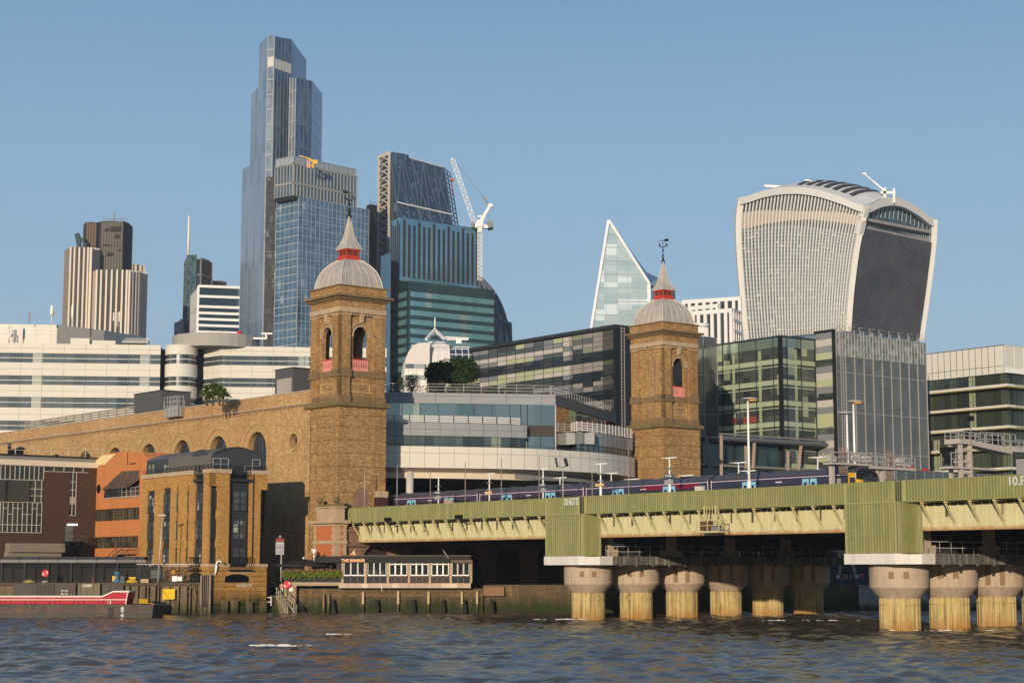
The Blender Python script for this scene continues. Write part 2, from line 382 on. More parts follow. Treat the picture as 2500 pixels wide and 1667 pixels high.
TIMBER = surf('wharf_timber', (.17, .125, .075), (.07, .052, .032), rough=.85, sc1=.8, sc2=4, var=1, streak=.6, scol=(.33, .26, .15), low=(.2, 2.2, (.03, .034, .01), .95), bump=.5)
MUD = surf('ground_paving', (.16, .14, .12), (.1, .09, .08), rough=.9)
BEDM = surf('foreshore_mud', (.04, .035, .02), rough=.8)
WHITE = plain('white_paint', (.78, .76, .72), .45)
PALEGREY = plain('galvanised', (.42, .40, .38), .5, .3)
GREYP = plain('grey_paint', (.20, .20, .20), .5)
DKGREY = plain('charcoal_paint', (.028, .032, .036), .5)
BLACKP = plain('black_paint', (.012, .012, .013), .45)
YELLOW = plain('yellow_paint', (.70, .42, .02), .5)
# ================================================================ the river, ground and sky setting
def water():
 rnd = np.random.RandomState(3)
 xs = np.concatenate([-np.geomspace(3000, 82, 14), np.arange(-80, 80.1, .34), np.geomspace(82, 3000, 14)])
 ys = np.concatenate([-np.geomspace(1500, 40, 8), np.linspace(-20, 72, 8), np.arange(75, 232, .28), np.linspace(236, 420, 12)])
 Xg, Yg = np.meshgrid(xs, ys)
 Z = np.zeros_like(Xg)
 for lam, amp, k in ((15, .03, 4), (8, .032, 6), (5, .036, 9), (3.2, .042, 14), (2.1, .038, 16), (1.4, .026, 16)):
  for _ in range(k):
   th = rnd.normal(pi * .5, .75); l = lam * rnd.uniform(.75, 1.3)
   kx, ky = cos(th) * 2 * pi / l, sin(th) * 2 * pi / l
   ph = rnd.uniform(0, 2 * pi)
   wob = 1.6 * np.sin(Xg * rnd.uniform(.03, .12) + Yg * rnd.uniform(.03, .12) + ph * 3)
   Z += amp / sqrt(k) * 1.5 * np.sin(kx * Xg + ky * Yg + ph + wob)
 Z = Z + .9 * Z * np.abs(Z)
 edge = np.clip((82 - np.abs(Xg)) / 4, 0, 1) * np.clip((Yg - 73) / 3, 0, 1) * np.clip((234 - Yg) / 4, 0, 1)
 Z *= edge * .85
 ny, nx = Xg.shape
 me = bpy.data.meshes.new('river_water')
 v = np.stack([Xg, Yg, Z], -1).reshape(-1, 3)
 i = np.arange(ny * nx).reshape(ny, nx)
 f = np.stack([i[:-1, :-1], i[:-1, 1:], i[1:, 1:], i[1:, :-1]], -1).reshape(-1, 4)
 me.vertices.add(len(v)); me.vertices.foreach_set('co', v.ravel())
 me.loops.add(f.size); me.loops.foreach_set('vertex_index', f.ravel())
 me.polygons.add(len(f)); me.polygons.foreach_set('loop_start', np.arange(0, f.size, 4)); me.polygons.foreach_set('loop_total', np.full(len(f), 4))
 me.polygons.foreach_set('use_smooth', np.ones(len(f), bool)); me.update(calc_edges=True)
 m, t, b = newmat('river_water')
 co = coords(t)
 silt = ramp(t, noisef(t, coords(t, (.5, 1, 1)), .05, 4), .35, .65)
 t.links.new(mixc(t, silt, (.052, .047, .04), (.082, .062, .042)), b.inputs['Base Color'])
 b.inputs['Roughness'].default_value = .13; b.inputs['IOR'].default_value = 1.33
 bn = t.nodes.new('ShaderNodeBump'); bn.inputs['Strength'].default_value = .25; bn.inputs['Distance'].default_value = .1
 t.links.new(noisef(t, coords(t, (.7, 1, 1)), 1.5, 5, .65), bn.inputs['Height']); t.links.new(bn.outputs[0], b.inputs['Normal'])
 me.materials.append(m)
 o = bpy.data.objects.new('river_water', me); col.objects.link(o); tag(o, kind='structure')
water()
mb = MB()
edge = [(-3000, 226), (-42, 222), (-4, 222), (12, 224), (46, 232), (75, 240), (3000, 420)]
for i in range(len(edge) - 1):
 a, b = edge[i], edge[i + 1]
 mb.face([(a[0], a[1], 3.2), (b[0], b[1], 3.2), (b[0], 9000, 3.2), (a[0], 9000, 3.2)])
 mb.face([(a[0], a[1], -3), (b[0], b[1], -3), (b[0], b[1], 3.2), (a[0], a[1], 3.2)])
setting('ground', mb, MUD)
mb = MB(); mb.face([(-3000, -1500, -3), (3000, -1500, -3), (3000, 500, -3), (-3000, 500, -3)])
setting('river_bed', mb, BEDM)
# ================================================================ the railway bridge
YC = 225.2
TC = xy(at(829, 1387, YC))
FB = Fr(TC, UV_, -VV)                # west face of the bridge, t towards the camera, n outwards
ZP, ZB, ZG = 13.1, 11.32, 8.82
T0 = FB.t((823, 1260)); TE = 128.0
bx = [(FB.t(Ic(93, 500)), FB.t(Ic(325, 500))), (FB.t(J(418, 500)), FB.t(J(735, 500)))]
bx.append((bx[1][0] * 2 - bx[0][0], bx[1][1] * 2 - bx[0][1]))
bl = FB.P(T0, 0, 0)
bridge = thing('railway_bridge', 'olive green steel railway bridge with cream girders crossing the river on rows of round piers', 'railway bridge', bl)
def corr(mb, fr, t0, t1, z0, z1, pitch=.32, dep=.05, n=0.0, mi=0):
 k = max(1, int((t1 - t0) / pitch)); p = (t1 - t0) / k
 for i in range(k):
  a = t0 + i * p
  pr = [(a, n), (a + p * .15, n + dep), (a + p * .5, n + dep), (a + p * .65, n), (a + p, n)]
  for (x0, m0), (x1, m1) in zip(pr, pr[1:]):
   mb.face([fr.P(x0, m0, z0), fr.P(x1, m1, z0), fr.P(x1, m1, z1), fr.P(x0, m0, z1)], mi)
# parapet band, one panel run per bay
tt = T0
bays = [(T0, bx[0][0]), (bx[0][0], bx[0][1] + 1.2), (bx[0][1] + 1.2, bx[1][0]), (bx[1][0], bx[1][1] + 1.2), (bx[1][1] + 1.2, TE)]
for i, (a, b) in enumerate(bays):
 m = MB(); corr(m, FB, a, b, ZB, ZP)
 m.face([FB.P(a, -.18, ZB), FB.P(b, -.18, ZB), FB.P(b, -.18, ZP), FB.P(a, -.18, ZP)])
 part('parapet_panel', m, GREEN, bridge)
m = MB()
m.fbox(FB, T0, TE, -.2, .09, ZP, ZP + .05); m.fbox(FB, T0, TE, -.2, .03, ZB - .06, ZB)
m.fbox(FB, T0 - .12, T0, -1.4, .06, ZB, ZP + .02)
for (a, b) in bx[:2]:
 m.fbox(FB, b - .35, b - .1, .05, .1, ZB - .02, ZP); m.fbox(FB, b + .75, b + 1.15, .05, .1, ZB - .02, ZP); m.fbox(FB, a - .05, a + .18, .05, .1, ZB, ZP)
 for k in range(3): m.fbox(FB, b + .05 + k * .22, b + .12 + k * .22, .05, .12, ZB, ZP, 1)
part('parapet_trim', m, [GREEN2, DKGREY], bridge)
# girder with stiffeners
m = MB(); NG = -1.42
m.fbox(FB, T0 + 1.3, TE, NG - .3, NG, ZG, ZB - .1)
m.fbox(FB, T0 + 1.3, TE, NG - .5, NG + .22, ZG - .07, ZG)
k = T0 + 1.6
while k < TE:
 m.fbox(FB, k, k + .05, NG, NG + .10, ZG, ZB - .1); k += .83
part('girder', m, GIRD, bridge)
m = MB(); m.fbox(FB, T0 + .1, TE, NG - .2, -.2, ZB - .1, ZB - .02); part('walkway_soffit', m, BRKT, bridge)
k = T0 + .9; nb = 0; b0 = None
while k < TE and nb < 60:
 inside = any(a - .3 < k < b + 1.3 for a, b in bx)
 if not inside:
  m = MB()
  for dt in (0, .16): m.beam(FB.P(k + dt, -.02, ZB - .12), FB.P(k + dt, NG + .06, 9.35), .05, .11)
  m.fbox(FB, k + .03, k + .13, NG, -.05, ZB - .22, ZB - .1)
  m.fbox(FB, k, k + .16, NG, NG + .13, 9.15, 9.5)
  part('bracket', m, BRKT, bridge); nb += 1
 k += 2.52
# deck, cross girders and inner girders
m = MB()
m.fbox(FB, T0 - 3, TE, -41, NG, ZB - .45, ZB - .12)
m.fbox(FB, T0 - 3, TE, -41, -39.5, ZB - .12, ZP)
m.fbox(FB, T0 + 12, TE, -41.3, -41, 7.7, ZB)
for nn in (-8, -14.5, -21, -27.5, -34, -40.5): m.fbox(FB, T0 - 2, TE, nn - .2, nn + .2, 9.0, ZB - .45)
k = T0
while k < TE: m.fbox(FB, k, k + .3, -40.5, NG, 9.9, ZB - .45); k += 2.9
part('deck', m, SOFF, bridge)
m = MB(); m.fbox(FB, T0, TE, -41, -.3, ZB - .12, ZB - .05); m.fbox(FB, T0, TE, -7.2, -2.0, ZB, 12.15)
part('platform', m, plain('platform_paving', (.25, .24, .22), .8), bridge)
# boxed pier cladding, caps, columns
for bi, (a, b) in enumerate(bx):
 m = MB(); corr(m, FB, a, b, 6.82, ZB - .02, n=.03)
 arc = [(b + 1.65 * sin(q * pi / 16), -1.5 * (1 - cos(q * pi / 16)) ) for q in range(9)]
 fine = []
 for q in range(33):
  x = q / 32 * pi / 2; r_ = .06 if q % 2 else 0
  fine.append((b + (1.62 + r_) * sin(x), -1.5 + (1.5 + r_) * cos(x) + (0 if q else .0)))
 for (x0, m0), (x1, m1) in zip(fine, fine[1:]):
  m.face([FB.P(x0, m0, 6.82), FB.P(x1, m1, 6.82), FB.P(x1, m1, ZB), FB.P(x0, m0, ZB)])
 m.face([FB.P(a, .03, 6.82), FB.P(a, -1.5, 6.82), FB.P(a, -1.5, ZB - .1), FB.P(a, .03, ZB - .1)])
 cl = part('pier_cladding', m, GREEN, bridge)
 m = MB()
 m.fbox(FB, a - .03, a + .12, .05, .11, 6.82, ZB); m.fbox(FB, b - .2, b, .05, .11, 6.82, ZB)
 m.fbox(FB, a - .03, b + .05, .08, .15, ZB - .1, ZB + .02); m.fbox(FB, a, b, .08, .115, 9.9, 9.94); m.fbox(FB, a, b, .08, .115, 8.35, 8.39)
 part('cladding_trim', m, GREEN2, cl)
 # cap: pale front block, dark stained beam behind
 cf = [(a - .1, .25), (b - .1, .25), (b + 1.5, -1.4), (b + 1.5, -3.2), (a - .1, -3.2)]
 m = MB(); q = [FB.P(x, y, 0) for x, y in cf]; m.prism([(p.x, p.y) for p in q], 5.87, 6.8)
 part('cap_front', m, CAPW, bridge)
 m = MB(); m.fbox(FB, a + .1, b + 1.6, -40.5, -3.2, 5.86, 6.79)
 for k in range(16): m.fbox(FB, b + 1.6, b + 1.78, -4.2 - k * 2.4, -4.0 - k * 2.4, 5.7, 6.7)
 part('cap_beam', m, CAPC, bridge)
 m = MB()
 for k in range(24): m.cyl(FB.P(b + 1.55, -2.2 - k * 1.6, 6.79), FB.P(b + 1.55, -2.2 - k * 1.6, 7.85), .03, seg=5)
 for z in (7.3, 7.85): m.cyl(FB.P(b + 1.55, -2.2, z), FB.P(b + 1.55, -39.2, z), .025, seg=5)
 part('cap_railing', m, PALEGREY, bridge)
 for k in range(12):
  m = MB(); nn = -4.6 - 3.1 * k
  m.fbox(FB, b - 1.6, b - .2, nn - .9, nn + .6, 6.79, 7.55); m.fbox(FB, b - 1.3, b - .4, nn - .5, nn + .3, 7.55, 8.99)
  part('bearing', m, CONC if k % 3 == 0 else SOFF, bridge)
colproto = None
for bi, (a, b) in enumerate(bx):
 tm = (a + b) / 2 + .25
 for k in range(6):
  c = FB.P(tm, -3.3 - 7.0 * k, 0)
  if colproto is None:
   colproto = bpy.data.objects.new('pier_column', None)
   m = MB(); prof = [(1.8, 2.86), (1.84, 2.9), (2.55, 3.72), (2.62, 3.82), (2.66, 5.6), (2.6, 5.9)]
   m.lathe((0, 0, 0), prof, 32, sm=False)
   m2 = MB(); n_ = 22
   for i in range(n_):
    a0 = 2 * pi * i / n_; da = 2 * pi / n_
    prf = [(a0, 1.66), (a0 + da * .12, 1.82), (a0 + da * .7, 1.82), (a0 + da * .82, 1.66), (a0 + da, 1.66)]
    for (x0, r0), (x1, r1) in zip(prf, prf[1:]):
     m2.face([(r0 * cos(x0), r0 * sin(x0), -2.5), (r1 * cos(x1), r1 * sin(x1), -2.5), (r1 * cos(x1), r1 * sin(x1), 2.87), (r0 * cos(x0), r0 * sin(x0), 2.87)])
   DRUM, PILEM = m, m2
  root = None
  m3 = MB(); m3.v, m3.f, m3.m, m3.uv, m3.sm = [(p[0] + c.x, p[1] + c.y, p[2]) for p in DRUM.v], list(DRUM.f), list(DRUM.m), list(DRUM.uv), list(DRUM.sm)
  # dark square hatches facing the camera side, as cast in the drum
  f2 = Fr((c.x, c.y), UV_, -VV)
  for dt in (-.62, .58):
   ang = atan2(-c.y, -c.x) + dt * .42
   px_, py_ = cos(ang), sin(ang)
   ff = Fr((c.x + px_ * 2.63, c.y + py_ * 2.63), (-py_, px_), (px_, py_))
   if k < 2: m3.fbox(ff, -.24, .24, -.1, .05, 4.6, 5.2, 1)
   else: m3.fbox(ff, -.24, .24, -.1, .05, 3.95, 5.75, 1)
  d = part('column_drum', m3, [CONC, surf('hatch', (.24, .16, .09), rough=.9)] if k == 0 and bi == 0 else [CONC, bpy.data.materials['hatch']], bridge)
  m4 = MB(); m4.v, m4.f, m4.m, m4.uv, m4.sm = [(p[0] + c.x, p[1] + c.y, p[2]) for p in PILEM.v], list(PILEM.f), list(PILEM.m), list(PILEM.uv), list(PILEM.sm)
  if k < 2 or bi == 1:
   for i in range(24):
    x0, x1 = 2 * pi * i / 24, 2 * pi * (i + 1) / 24; zz = 2.1 if bi == 0 else 2.25
    m4.face([(c.x + 1.86 * cos(x0), c.y + 1.86 * sin(x0), zz), (c.x + 1.86 * cos(x1), c.y + 1.86 * sin(x1), zz), (c.x + 1.86 * cos(x1), c.y + 1.86 * sin(x1), zz + (.32 if bi == 0 else .09)), (c.x + 1.86 * cos(x0), c.y + 1.86 * sin(x0), zz + (.32 if bi == 0 else .09))])
  part('pile_casing', m4, PILE, bridge)
# writing on the parapet
m = MB(); GRAF = surf('white_spray_paint', (.62, .61, .58), (.40, .40, .33), sc1=3, sc2=9, var=1.2)
c = FB.hit(*K(1812, 655)); m.text(FB, 'SHiTE', c[0], c[1], 1.0, .11, bold=.035, font_depth=.03)
part('graffiti', m, GRAF, bridge, 'white sprayed graffiti letters')
m = MB(); c = FB.hit(2478, 1175); m.text(FB, '10.F', c[0] + .2, c[1], 1.05, .11, bold=.03, font_depth=.03)
part('graffiti', m, GRAF, bridge, 'large white painted digits near the right end')
for c in (T(735, 158), T(1705, 122)):
 m = MB(); t_, z_ = FB.hit(*c); m.fbox(FB, t_ - .5, t_ + .5, .06, .5, z_ - .2, z_ + .25); m.fbox(FB, t_ + .2, t_ + 1.6, .06, .4, z_ - .4, z_ - .33)
 part('floodlight', m, IRON, bridge)
# inspection cradle under the girder
m = MB(); t0, t1 = FB.t(Ic(1165, 480)), FB.t(Ic(1240, 480)); t2 = FB.t(Ic(1318, 500))
zt, zm, zb = ZB + .3, FB.z(Ic(1200, 470)), FB.z(Ic(1200, 548))
for a in (t0, t1): m.fbox(FB, a, a + .12, .08, .2, zb, zt)
for a in (t0, t1, t2):
 for nn in (.2, 1.2): m.fbox(FB, a, a + .07, nn, nn + .07, zb, zm)
for z in (zb, zm, (zb + zm) / 2):
 m.fbox(FB, t0, t2, 1.2, 1.26, z, z + .06); m.fbox(FB, t0, t2, .2, .26, z, z + .06); m.fbox(FB, t2, t2 + .06, .2, 1.26, z, z + .06); m.fbox(FB, t0, t0 + .06, .2, 1.26, z, z + .06)
m.fbox(FB, t0, t2, .1, 1.3, zb - .1, zb)
for a in (.25, .5, .75): m.fbox(FB, t0 + (t1 - t0) * a, t0 + (t1 - t0) * a + .05, .1, .18, zm, zt)
m.beam(FB.P(t1 + .3, .2, zt), FB.P(t2 - .2, .6, zm), .05)
cr_ = thing('inspection_cradle', 'small caged steel inspection cradle hanging on the side of the green bridge', 'cradle', FB.P(t0, .2, zb))
part('frame', m, BRKT, cr_)
m = MB(); m.fbox(FB, t0 + .2, t1 - .1, .3, .9, zb + .15, zm - .1); part('equipment_box', m, surf('rusty_box', (.12, .06, .03)), cr_)
m = MB(); m.fbox(FB, t1 + .3, t1 + 1.2, .4, 1.0, zb, zb + .6); part('drum', m, GREYP, cr_)
# ================================================================ the two station towers
ZTOP = at(*V1(465, 60), YC).z                 # top of the brick attic
def zc(y): return at(*V1(462, y), YC).z       # heights read along the near corner
def zw(y): return at(*W1(680, y), YC).z
def zu(y): return at(*U1(560, y), YC).z
HZ = dict(base=2.5, ledge0=zw(62), ledge1=zc(1418), plinth=zc(1345), st0=zc(1120), st1=zc(1035), fr0=zc(372), fr1=zc(318), co0=zc(238), co1=zc(172), top=ZTOP,
          spring=zc(632), key=zc(392), bal0=zc(1050), bal1=zc(905), pan0=zc(1300), pan1=zc(1190), open1=zc(470))
grooves = [zw(y) for y in (185, 340, 520, 700, 880, 1065, 1240, 1420)]
def station_tower(corner, label, variant):
 a = 7.5; cx = corner + VV * (a / 2) - UV_ * (a / 2)
 root = thing('station_tower', label, 'brick tower', (cx.x, cx.y, HZ['base']))
 sides = [Fr(corner, VV, UV_), Fr(corner, -UV_, -VV), Fr(corner + VV * a - UV_ * a, -VV, -UV_), Fr(corner + VV * a - UV_ * a, UV_, VV)]
 # lower shaft: brick blocks between recessed courses
 def sq(m, z0, z1, off, mi=0):
  f = sides[0]; m.fbox(f, -off, a + off, -a - off, off, z0, z1, mi)
 m = MB(); zs = [HZ['ledge0']] + grooves + [HZ['base']]
 arch_z = None
 for i in range(len(zs) - 1):
  sq(m, zs[i + 1] + .09, zs[i], 0.0)
  sq(m, zs[i + 1], zs[i + 1] + .09, -.12)
 part('lower_shaft', m, BRICK_T, root)
 if variant == 0:   # blind arch at platform level on the river face
  f = sides[0]; m = MB(); tA = f.t(W1(1020, 1300)); r0 = .95 * 1.25
  zA = f.z(W1(1020, 1300)); m.fpoly(f, arch(tA, r0 * 2, 12.4, zA), .03)
  part('blind_arch', m, BRICK_U, root)
  m = MB(); ring(m, f, tA, zA, r0, r0 + .55, 0, .07); m.fbox(f, tA - r0 - .25, tA - r0, 0, .05, 12.4, zA); m.fbox(f, tA + r0, tA + r0 + .25, 0, .05, 12.4, zA)
  part('arch_surround', m, BRICK_T, root)
  m = MB(); m.fbox(f, tA - .8, tA + r0, .05, .4, 12.0, 13.4); m.fbox(f, tA + 2.0, tA + 3.6, 0.02, .8, 12, 14.7); part('platform_hoarding', m, surf('maroon_board', (.06, .025, .025)), root)
  m = MB(); m.fbox(f, tA + 1.95, tA + 3.65, 0.02, .85, 14.72, 15.5); part('stone_block', m, STONE, root)
 m = MB()
 sq(m, HZ['ledge0'] + .1, HZ['ledge1'] - .12, .42); sq(m, HZ['ledge0'], HZ['ledge0'] + .1, .22); sq(m, HZ['ledge1'] - .12, HZ['ledge1'], .28)
 part('stone_ledge', m, STONE_M, root)
 # upper stage: four walls, each with a tall arched opening between corner pilasters
 up = a - .3; m = MB(); mst = MB(); mp = MB(); ms = MB()
 for si, f0 in enumerate(sides):
  f = f0.sh(.15, -.15); L_ = up; pw = 1.72
  z0, z1 = HZ['ledge1'], HZ['co0']
  open_ = not (variant == 1 and si == 1)
  if open_: holes = [arch(L_ / 2, 2.4, HZ['bal0'] + .02, HZ['spring'])]
  else: holes = []
  m.wall(f, rect(pw - .01, L_ - pw + .01, z0, HZ['fr0']), holes, n=-.45, depth=.5, side=.5)
  for t0, t1 in ((0, pw), (L_ - pw, L_)):
   if not open_:
    pass
   m.fbox(f, t0, t1, -.5 if t0 else -.5, 0, z0, HZ['fr0'])
   m.fbox(f, t0 + .35, t1 - .35, 0, .06, HZ['st1'] + .1, HZ['fr0'] - .35)
  # frieze and bands
  m.fbox(f, -.0, L_, -.55, .02, HZ['fr0'], HZ['co0'])
  mst.fbox(f, -.08, L_ + .08, -.4, .12, HZ['fr0'] - .02, HZ['fr1'])
  for t0, t1 in ((-.08, pw + .08), (L_ - pw - .08, L_ + .08)):
   mst.fbox(f, t0, t1, -.3, .11, HZ['fr0'] - .42, HZ['fr0'] - .26)
   mp.fbox(f, t0 - .05, t1 + .05, -.3, .13, HZ['st0'], HZ['st1'])
   mp.fbox(f, t0 - .1, t1 + .1, -.3, .2, HZ['st0'] - .05, HZ['st0'] + .22)
   mp.fbox(f, t0, t1, -.3, .12, z0, HZ['plinth'])
  mp.fbox(f, pw, L_ - pw, -.6, -.36, HZ['st0'], HZ['st1'] - .12); mp.fbox(f, pw, L_ - pw, -.6, -.3, z0, HZ['plinth'])
  if open_:
   ring(mst, f, L_ / 2, HZ['spring'], 1.2, 1.36, -.45, -.33); ring(mst, f, L_ / 2, HZ['spring'], 1.62, 1.75, -.45, -.3)
   for s_ in (-1, 1):
    mst.fbox(f, L_ / 2 + s_ * 1.45 - .28, L_ / 2 + s_ * 1.45 + .28, -.45, -.3, HZ['spring'] - .22, HZ['spring'])
   mst.hexa([f.P(L_ / 2 - .2, -.45, HZ['open1'] - .1), f.P(L_ / 2 + .2, -.45, HZ['open1'] - .1), f.P(L_ / 2 + .2, -.1, HZ['open1'] - .1), f.P(L_ / 2 - .2, -.1, HZ['open1'] - .1)],
                     [f.P(L_ / 2 - .33, -.45, HZ['fr0']), f.P(L_ / 2 + .33, -.45, HZ['fr0']), f.P(L_ / 2 + .33, 0, HZ['fr0']), f.P(L_ / 2 - .33, 0, HZ['fr0'])])
   # panel frame below
   for q in (rect(pw + .35, L_ - pw - .35, HZ['pan0'], HZ['pan0'] + .13), rect(pw + .35, L_ - pw - .35, HZ['pan1'] - .13, HZ['pan1']),
                      rect(pw + .35, pw + .5, HZ['pan0'] + .13, HZ['pan1'] - .13), rect(L_ - pw - .5, L_ - pw - .35, HZ['pan0'] + .13, HZ['pan1'] - .13)):
    mst.fbox(f, q[0][0], q[1][0], -.45, -.36, q[0][1], q[2][1], 1)
  for q in range(9):
   t_ = pw + .2 + q * (L_ - 2 * pw - .4) / 8
   if abs(t_ - L_ / 2) > .4: mst.fbox(f, t_ - .1, t_ + .1, -.45, -.08, HZ['fr0'] - .3, HZ['fr0'] - .03)
 part('upper_shaft', m, BRICK_T, root)
 part('stone_dressings', mst, [STONE, surf('panel_stone', (.5, .33, .15))] if variant == 0 else [STONE, bpy.data.materials['panel_stone']], root)
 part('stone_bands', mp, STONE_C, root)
 # floors
 m = MB(); sq(m, HZ['ledge1'] - .05, HZ['bal0'] - .15, -.9); part('belfry_floor', m, BRICK_U, root)
 m = MB(); sq(m, HZ['fr0'], HZ['fr0'] + .1, -.75); part('belfry_ceiling', m, BRICK_U, root)
 if variant == 1:   # closed flank with tall blind slits
  f = sides[1].sh(.15, -.15); m = MB()
  for (px_, y0, y1) in ((337, 985, 810), (418, 985, 798)):
   t_ = f.t(G(px_, 900), -.45); zz0, zz1 = f.z(G(px_, y0), -.45), f.z(G(px_, y1), -.45)
   m.fpoly(f, arch(t_, .46, zz0, zz1 - .2), -.43)
  t_ = f.t(G(380, 1060), -.45); m.fpoly(f, arch(t_, .46, f.z(G(380, 1098), -.45), f.z(G(380, 1042), -.45) - .2), -.43)
  part('blind_slit', m, BRICK_U, root)
 # balustrades
 for si, f0 in enumerate(sides):
  if variant == 1 and si == 1: continue
  f = f0.sh(.15, -.15); m = MB(); b0, b1 = up / 2 - 1.2, up / 2 + 1.2
  m.fbox(f, b0, b1, -.62, -.44, HZ['bal1'] - .14, HZ['bal1'], 1); m.fbox(f, b0, b1, -.6, -.46, HZ['bal0'], HZ['bal0'] + .16)
  for q in range(7):
   t_ = b0 + .1 + q * (2.2 / 6)
   m.fbox(f, t_ - .09, t_ + .09, -.57, -.49, HZ['bal0'] + .16, HZ['bal1'] - .14)
   if q < 6: m.fbox(f, t_ + .09, t_ + .28, -.56, -.5, (HZ['bal0'] + HZ['bal1']) / 2 + .05, (HZ['bal0'] + HZ['bal1']) / 2 + .13); m.fbox(f, t_ + .14, t_ + .23, -.56, -.5, HZ['bal0'] + .16, HZ['bal0'] + .5); m.fbox(f, t_ + .14, t_ + .23, -.56, -.5, HZ['bal1'] - .5, HZ['bal1'] - .14)
  part('balustrade', m, [PINK, RED], root)
 # cornice and attic
 m = MB(); h = HZ['co1'] - HZ['co0']
 sq(m, HZ['co0'], HZ['co0'] + h * .28, .05); sq(m, HZ['co0'] + h * .28, HZ['co0'] + h * .62, .28); sq(m, HZ['co0'] + h * .62, HZ['co1'], .62)
 sq(m, HZ['top'] - .16, HZ['top'], .12)
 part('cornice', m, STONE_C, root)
 m = MB(); sq(m, HZ['co1'], HZ['top'] - .16, -.05); part('attic', m, BRICK_T, root)
 # dome, square on plan
 c0 = Vector((cx.x, cx.y)); zb = HZ['top']; hd = 4.12; W = 3.28
 prof = [(1, 0), (.985, .10), (.955, .24), (.90, .40), (.82, .56), (.72, .69), (.60, .80), (.48, .885), (.36, .95), (.30, .98), (.28, 1.0)]
 def PT(u, v, z): p = c0 + VV * u + UV_ * v; return Vector((p.x, p.y, z))
 m = MB(); mr = MB()
 for si in range(4):
  rot = [(1, 0), (0, 1), (-1, 0), (0, -1)][si]; tan_ = (-rot[1], rot[0])
  def Q_(k, s_, out=0):
   r = prof[k][0] * W; z = zb + prof[k][1] * hd
   return PT(rot[0] * (r + out) + tan_[0] * s_ * (r + out), rot[1] * (r + out) + tan_[1] * s_ * (r + out), z + out * .5)
  for k in range(len(prof) - 1):
   m.face([Q_(k, -1), Q_(k, 1), Q_(k + 1, 1), Q_(k + 1, -1)])
   for s_ in (-.78, -.39, 0, .39, .78):
    mr.beam(Q_(k, s_, .02), Q_(k + 1, s_, .02), .07, .06)
   mr.beam(Q_(k, 1, .02), Q_(k + 1, 1, .02), .13, .13)
 part('dome', m, LEAD, root); part('dome_roll', mr, LEADRIB, root)
 # red lantern
 zl = zb + hd; hl = zu(832) - zu(965)
 m = MB(); f = Fr(c0, VV, UV_)
 def sqc(mm, h_, z0, z1, mi=0): mm.fbox(f, -h_, h_, -h_, h_, z0, z1, mi)
 sqc(m, 1.12, zl - .12, zl + .25); sqc(m, 1.02, zl + .25, zl + .42); sqc(m, .86, zl + .42, zl + hl - .35, 1); sqc(m, 1.06, zl + hl - .35, zl + hl - .2); sqc(m, 1.2, zl + hl - .2, zl + hl)
 for x in (-.93, -.05, .83):
  for y in (-.98, .88):
   m.fbox(f, x, x + .1, y, y + .1, zl + .4, zl + hl - .34); m.fbox(f, y, y + .1, x, x + .1, zl + .4, zl + hl - .34)
 part('lantern', m, [RED, surf('lantern_louvre', (.12, .05, .03))] if variant == 0 else [RED, bpy.data.materials['lantern_louvre']], root)
 # flared lead spire
 zs_ = zl + hl; ht = zu(425) - zu(850)
 pr = [(1.27, -.05), (1.22, .03), (.98, .12), (.74, .24), (.54, .40), (.40, .54), (.28, .70), (.20, .84), (.155, 1.0)]
 m = MB(); mr = MB()
 for si in range(4):
  rot = [(1, 0), (0, 1), (-1, 0), (0, -1)][si]; tan_ = (-rot[1], rot[0])
  def Q2(k, s_): r = pr[k][0]; return PT(rot[0] * r + tan_[0] * s_ * r, rot[1] * r + tan_[1] * s_ * r, zs_ + max(0, pr[k][1]) * ht - (.12 if pr[k][1] < 0 else 0))
  for k in range(len(pr) - 1):
   m.face([Q2(k, -1), Q2(k, 1), Q2(k + 1, 1), Q2(k + 1, -1)])
   for s_ in (-.4, .4, 1): mr.beam(Q2(k, s_), Q2(k + 1, s_), .06)
 part('spire', m, LEAD, root); part('spire_roll', mr, LEADRIB, root)
 # iron finial and vane
 z1 = zs_ + ht; m = MB(); c3 = lambda u, v, z: PT(u, v, z)
 zt = z1 + (zu(95) - zu(425))
 m.cyl(c3(0, 0, z1 - .1), c3(0, 0, z1 + .45), .22, .1); m.cyl(c3(0, 0, z1), c3(0, 0, zt), .075, .04, 6)
 for k in range(4):
  ux, vx = [(1, 0), (0, 1), (-1, 0), (0, -1)][k]
  m.tube([c3(ux * .12, vx * .12, z1 + .3), c3(ux * .34, vx * .34, z1 + .05), c3(ux * .26, vx * .26, z1 - .3), c3(ux * .16, vx * .16, z1 - .7)], .04)
  m.tube([c3(ux * .1, vx * .1, z1 + .4), c3(ux * .24, vx * .24, z1 + .8), c3(ux * .05, vx * .05, z1 + 1.2)], .035)
  zz = z1 + (zt - z1) * .62
  m.tube([c3(0, 0, zz), c3(ux * .45, vx * .45, zz + .22), c3(ux * .72, vx * .72, zz + .3)], .035)
  m.ball(c3(ux * .76, vx * .76, zz + .45), .13, 6)
 m.ball(c3(0, 0, z1 + (zt - z1) * .5), .16, 8)
 part('finial', m, IRON, root)
 m = MB(); zv = zt - .25; sgn = -1 if variant == 0 else 1
 fv = Fr(c0, (1, .2)); m.beam(fv.P(-.7, 0, zv), fv.P(.75, 0, zv), .05)
 m.hexa([fv.P(sgn * .25, -.02, zv - .05), fv.P(sgn * .85, -.02, zv - .02), fv.P(sgn * .85, .02, zv - .02), fv.P(sgn * .25, .02, zv - .05)],
           [fv.P(sgn * .2, -.02, zv + .3), fv.P(sgn * .95, -.02, zv + .42), fv.P(sgn * .95, .02, zv + .42), fv.P(sgn * .2, .02, zv + .3)])
 part('weather_vane', m, IRON, root)
 return root, sides, cx
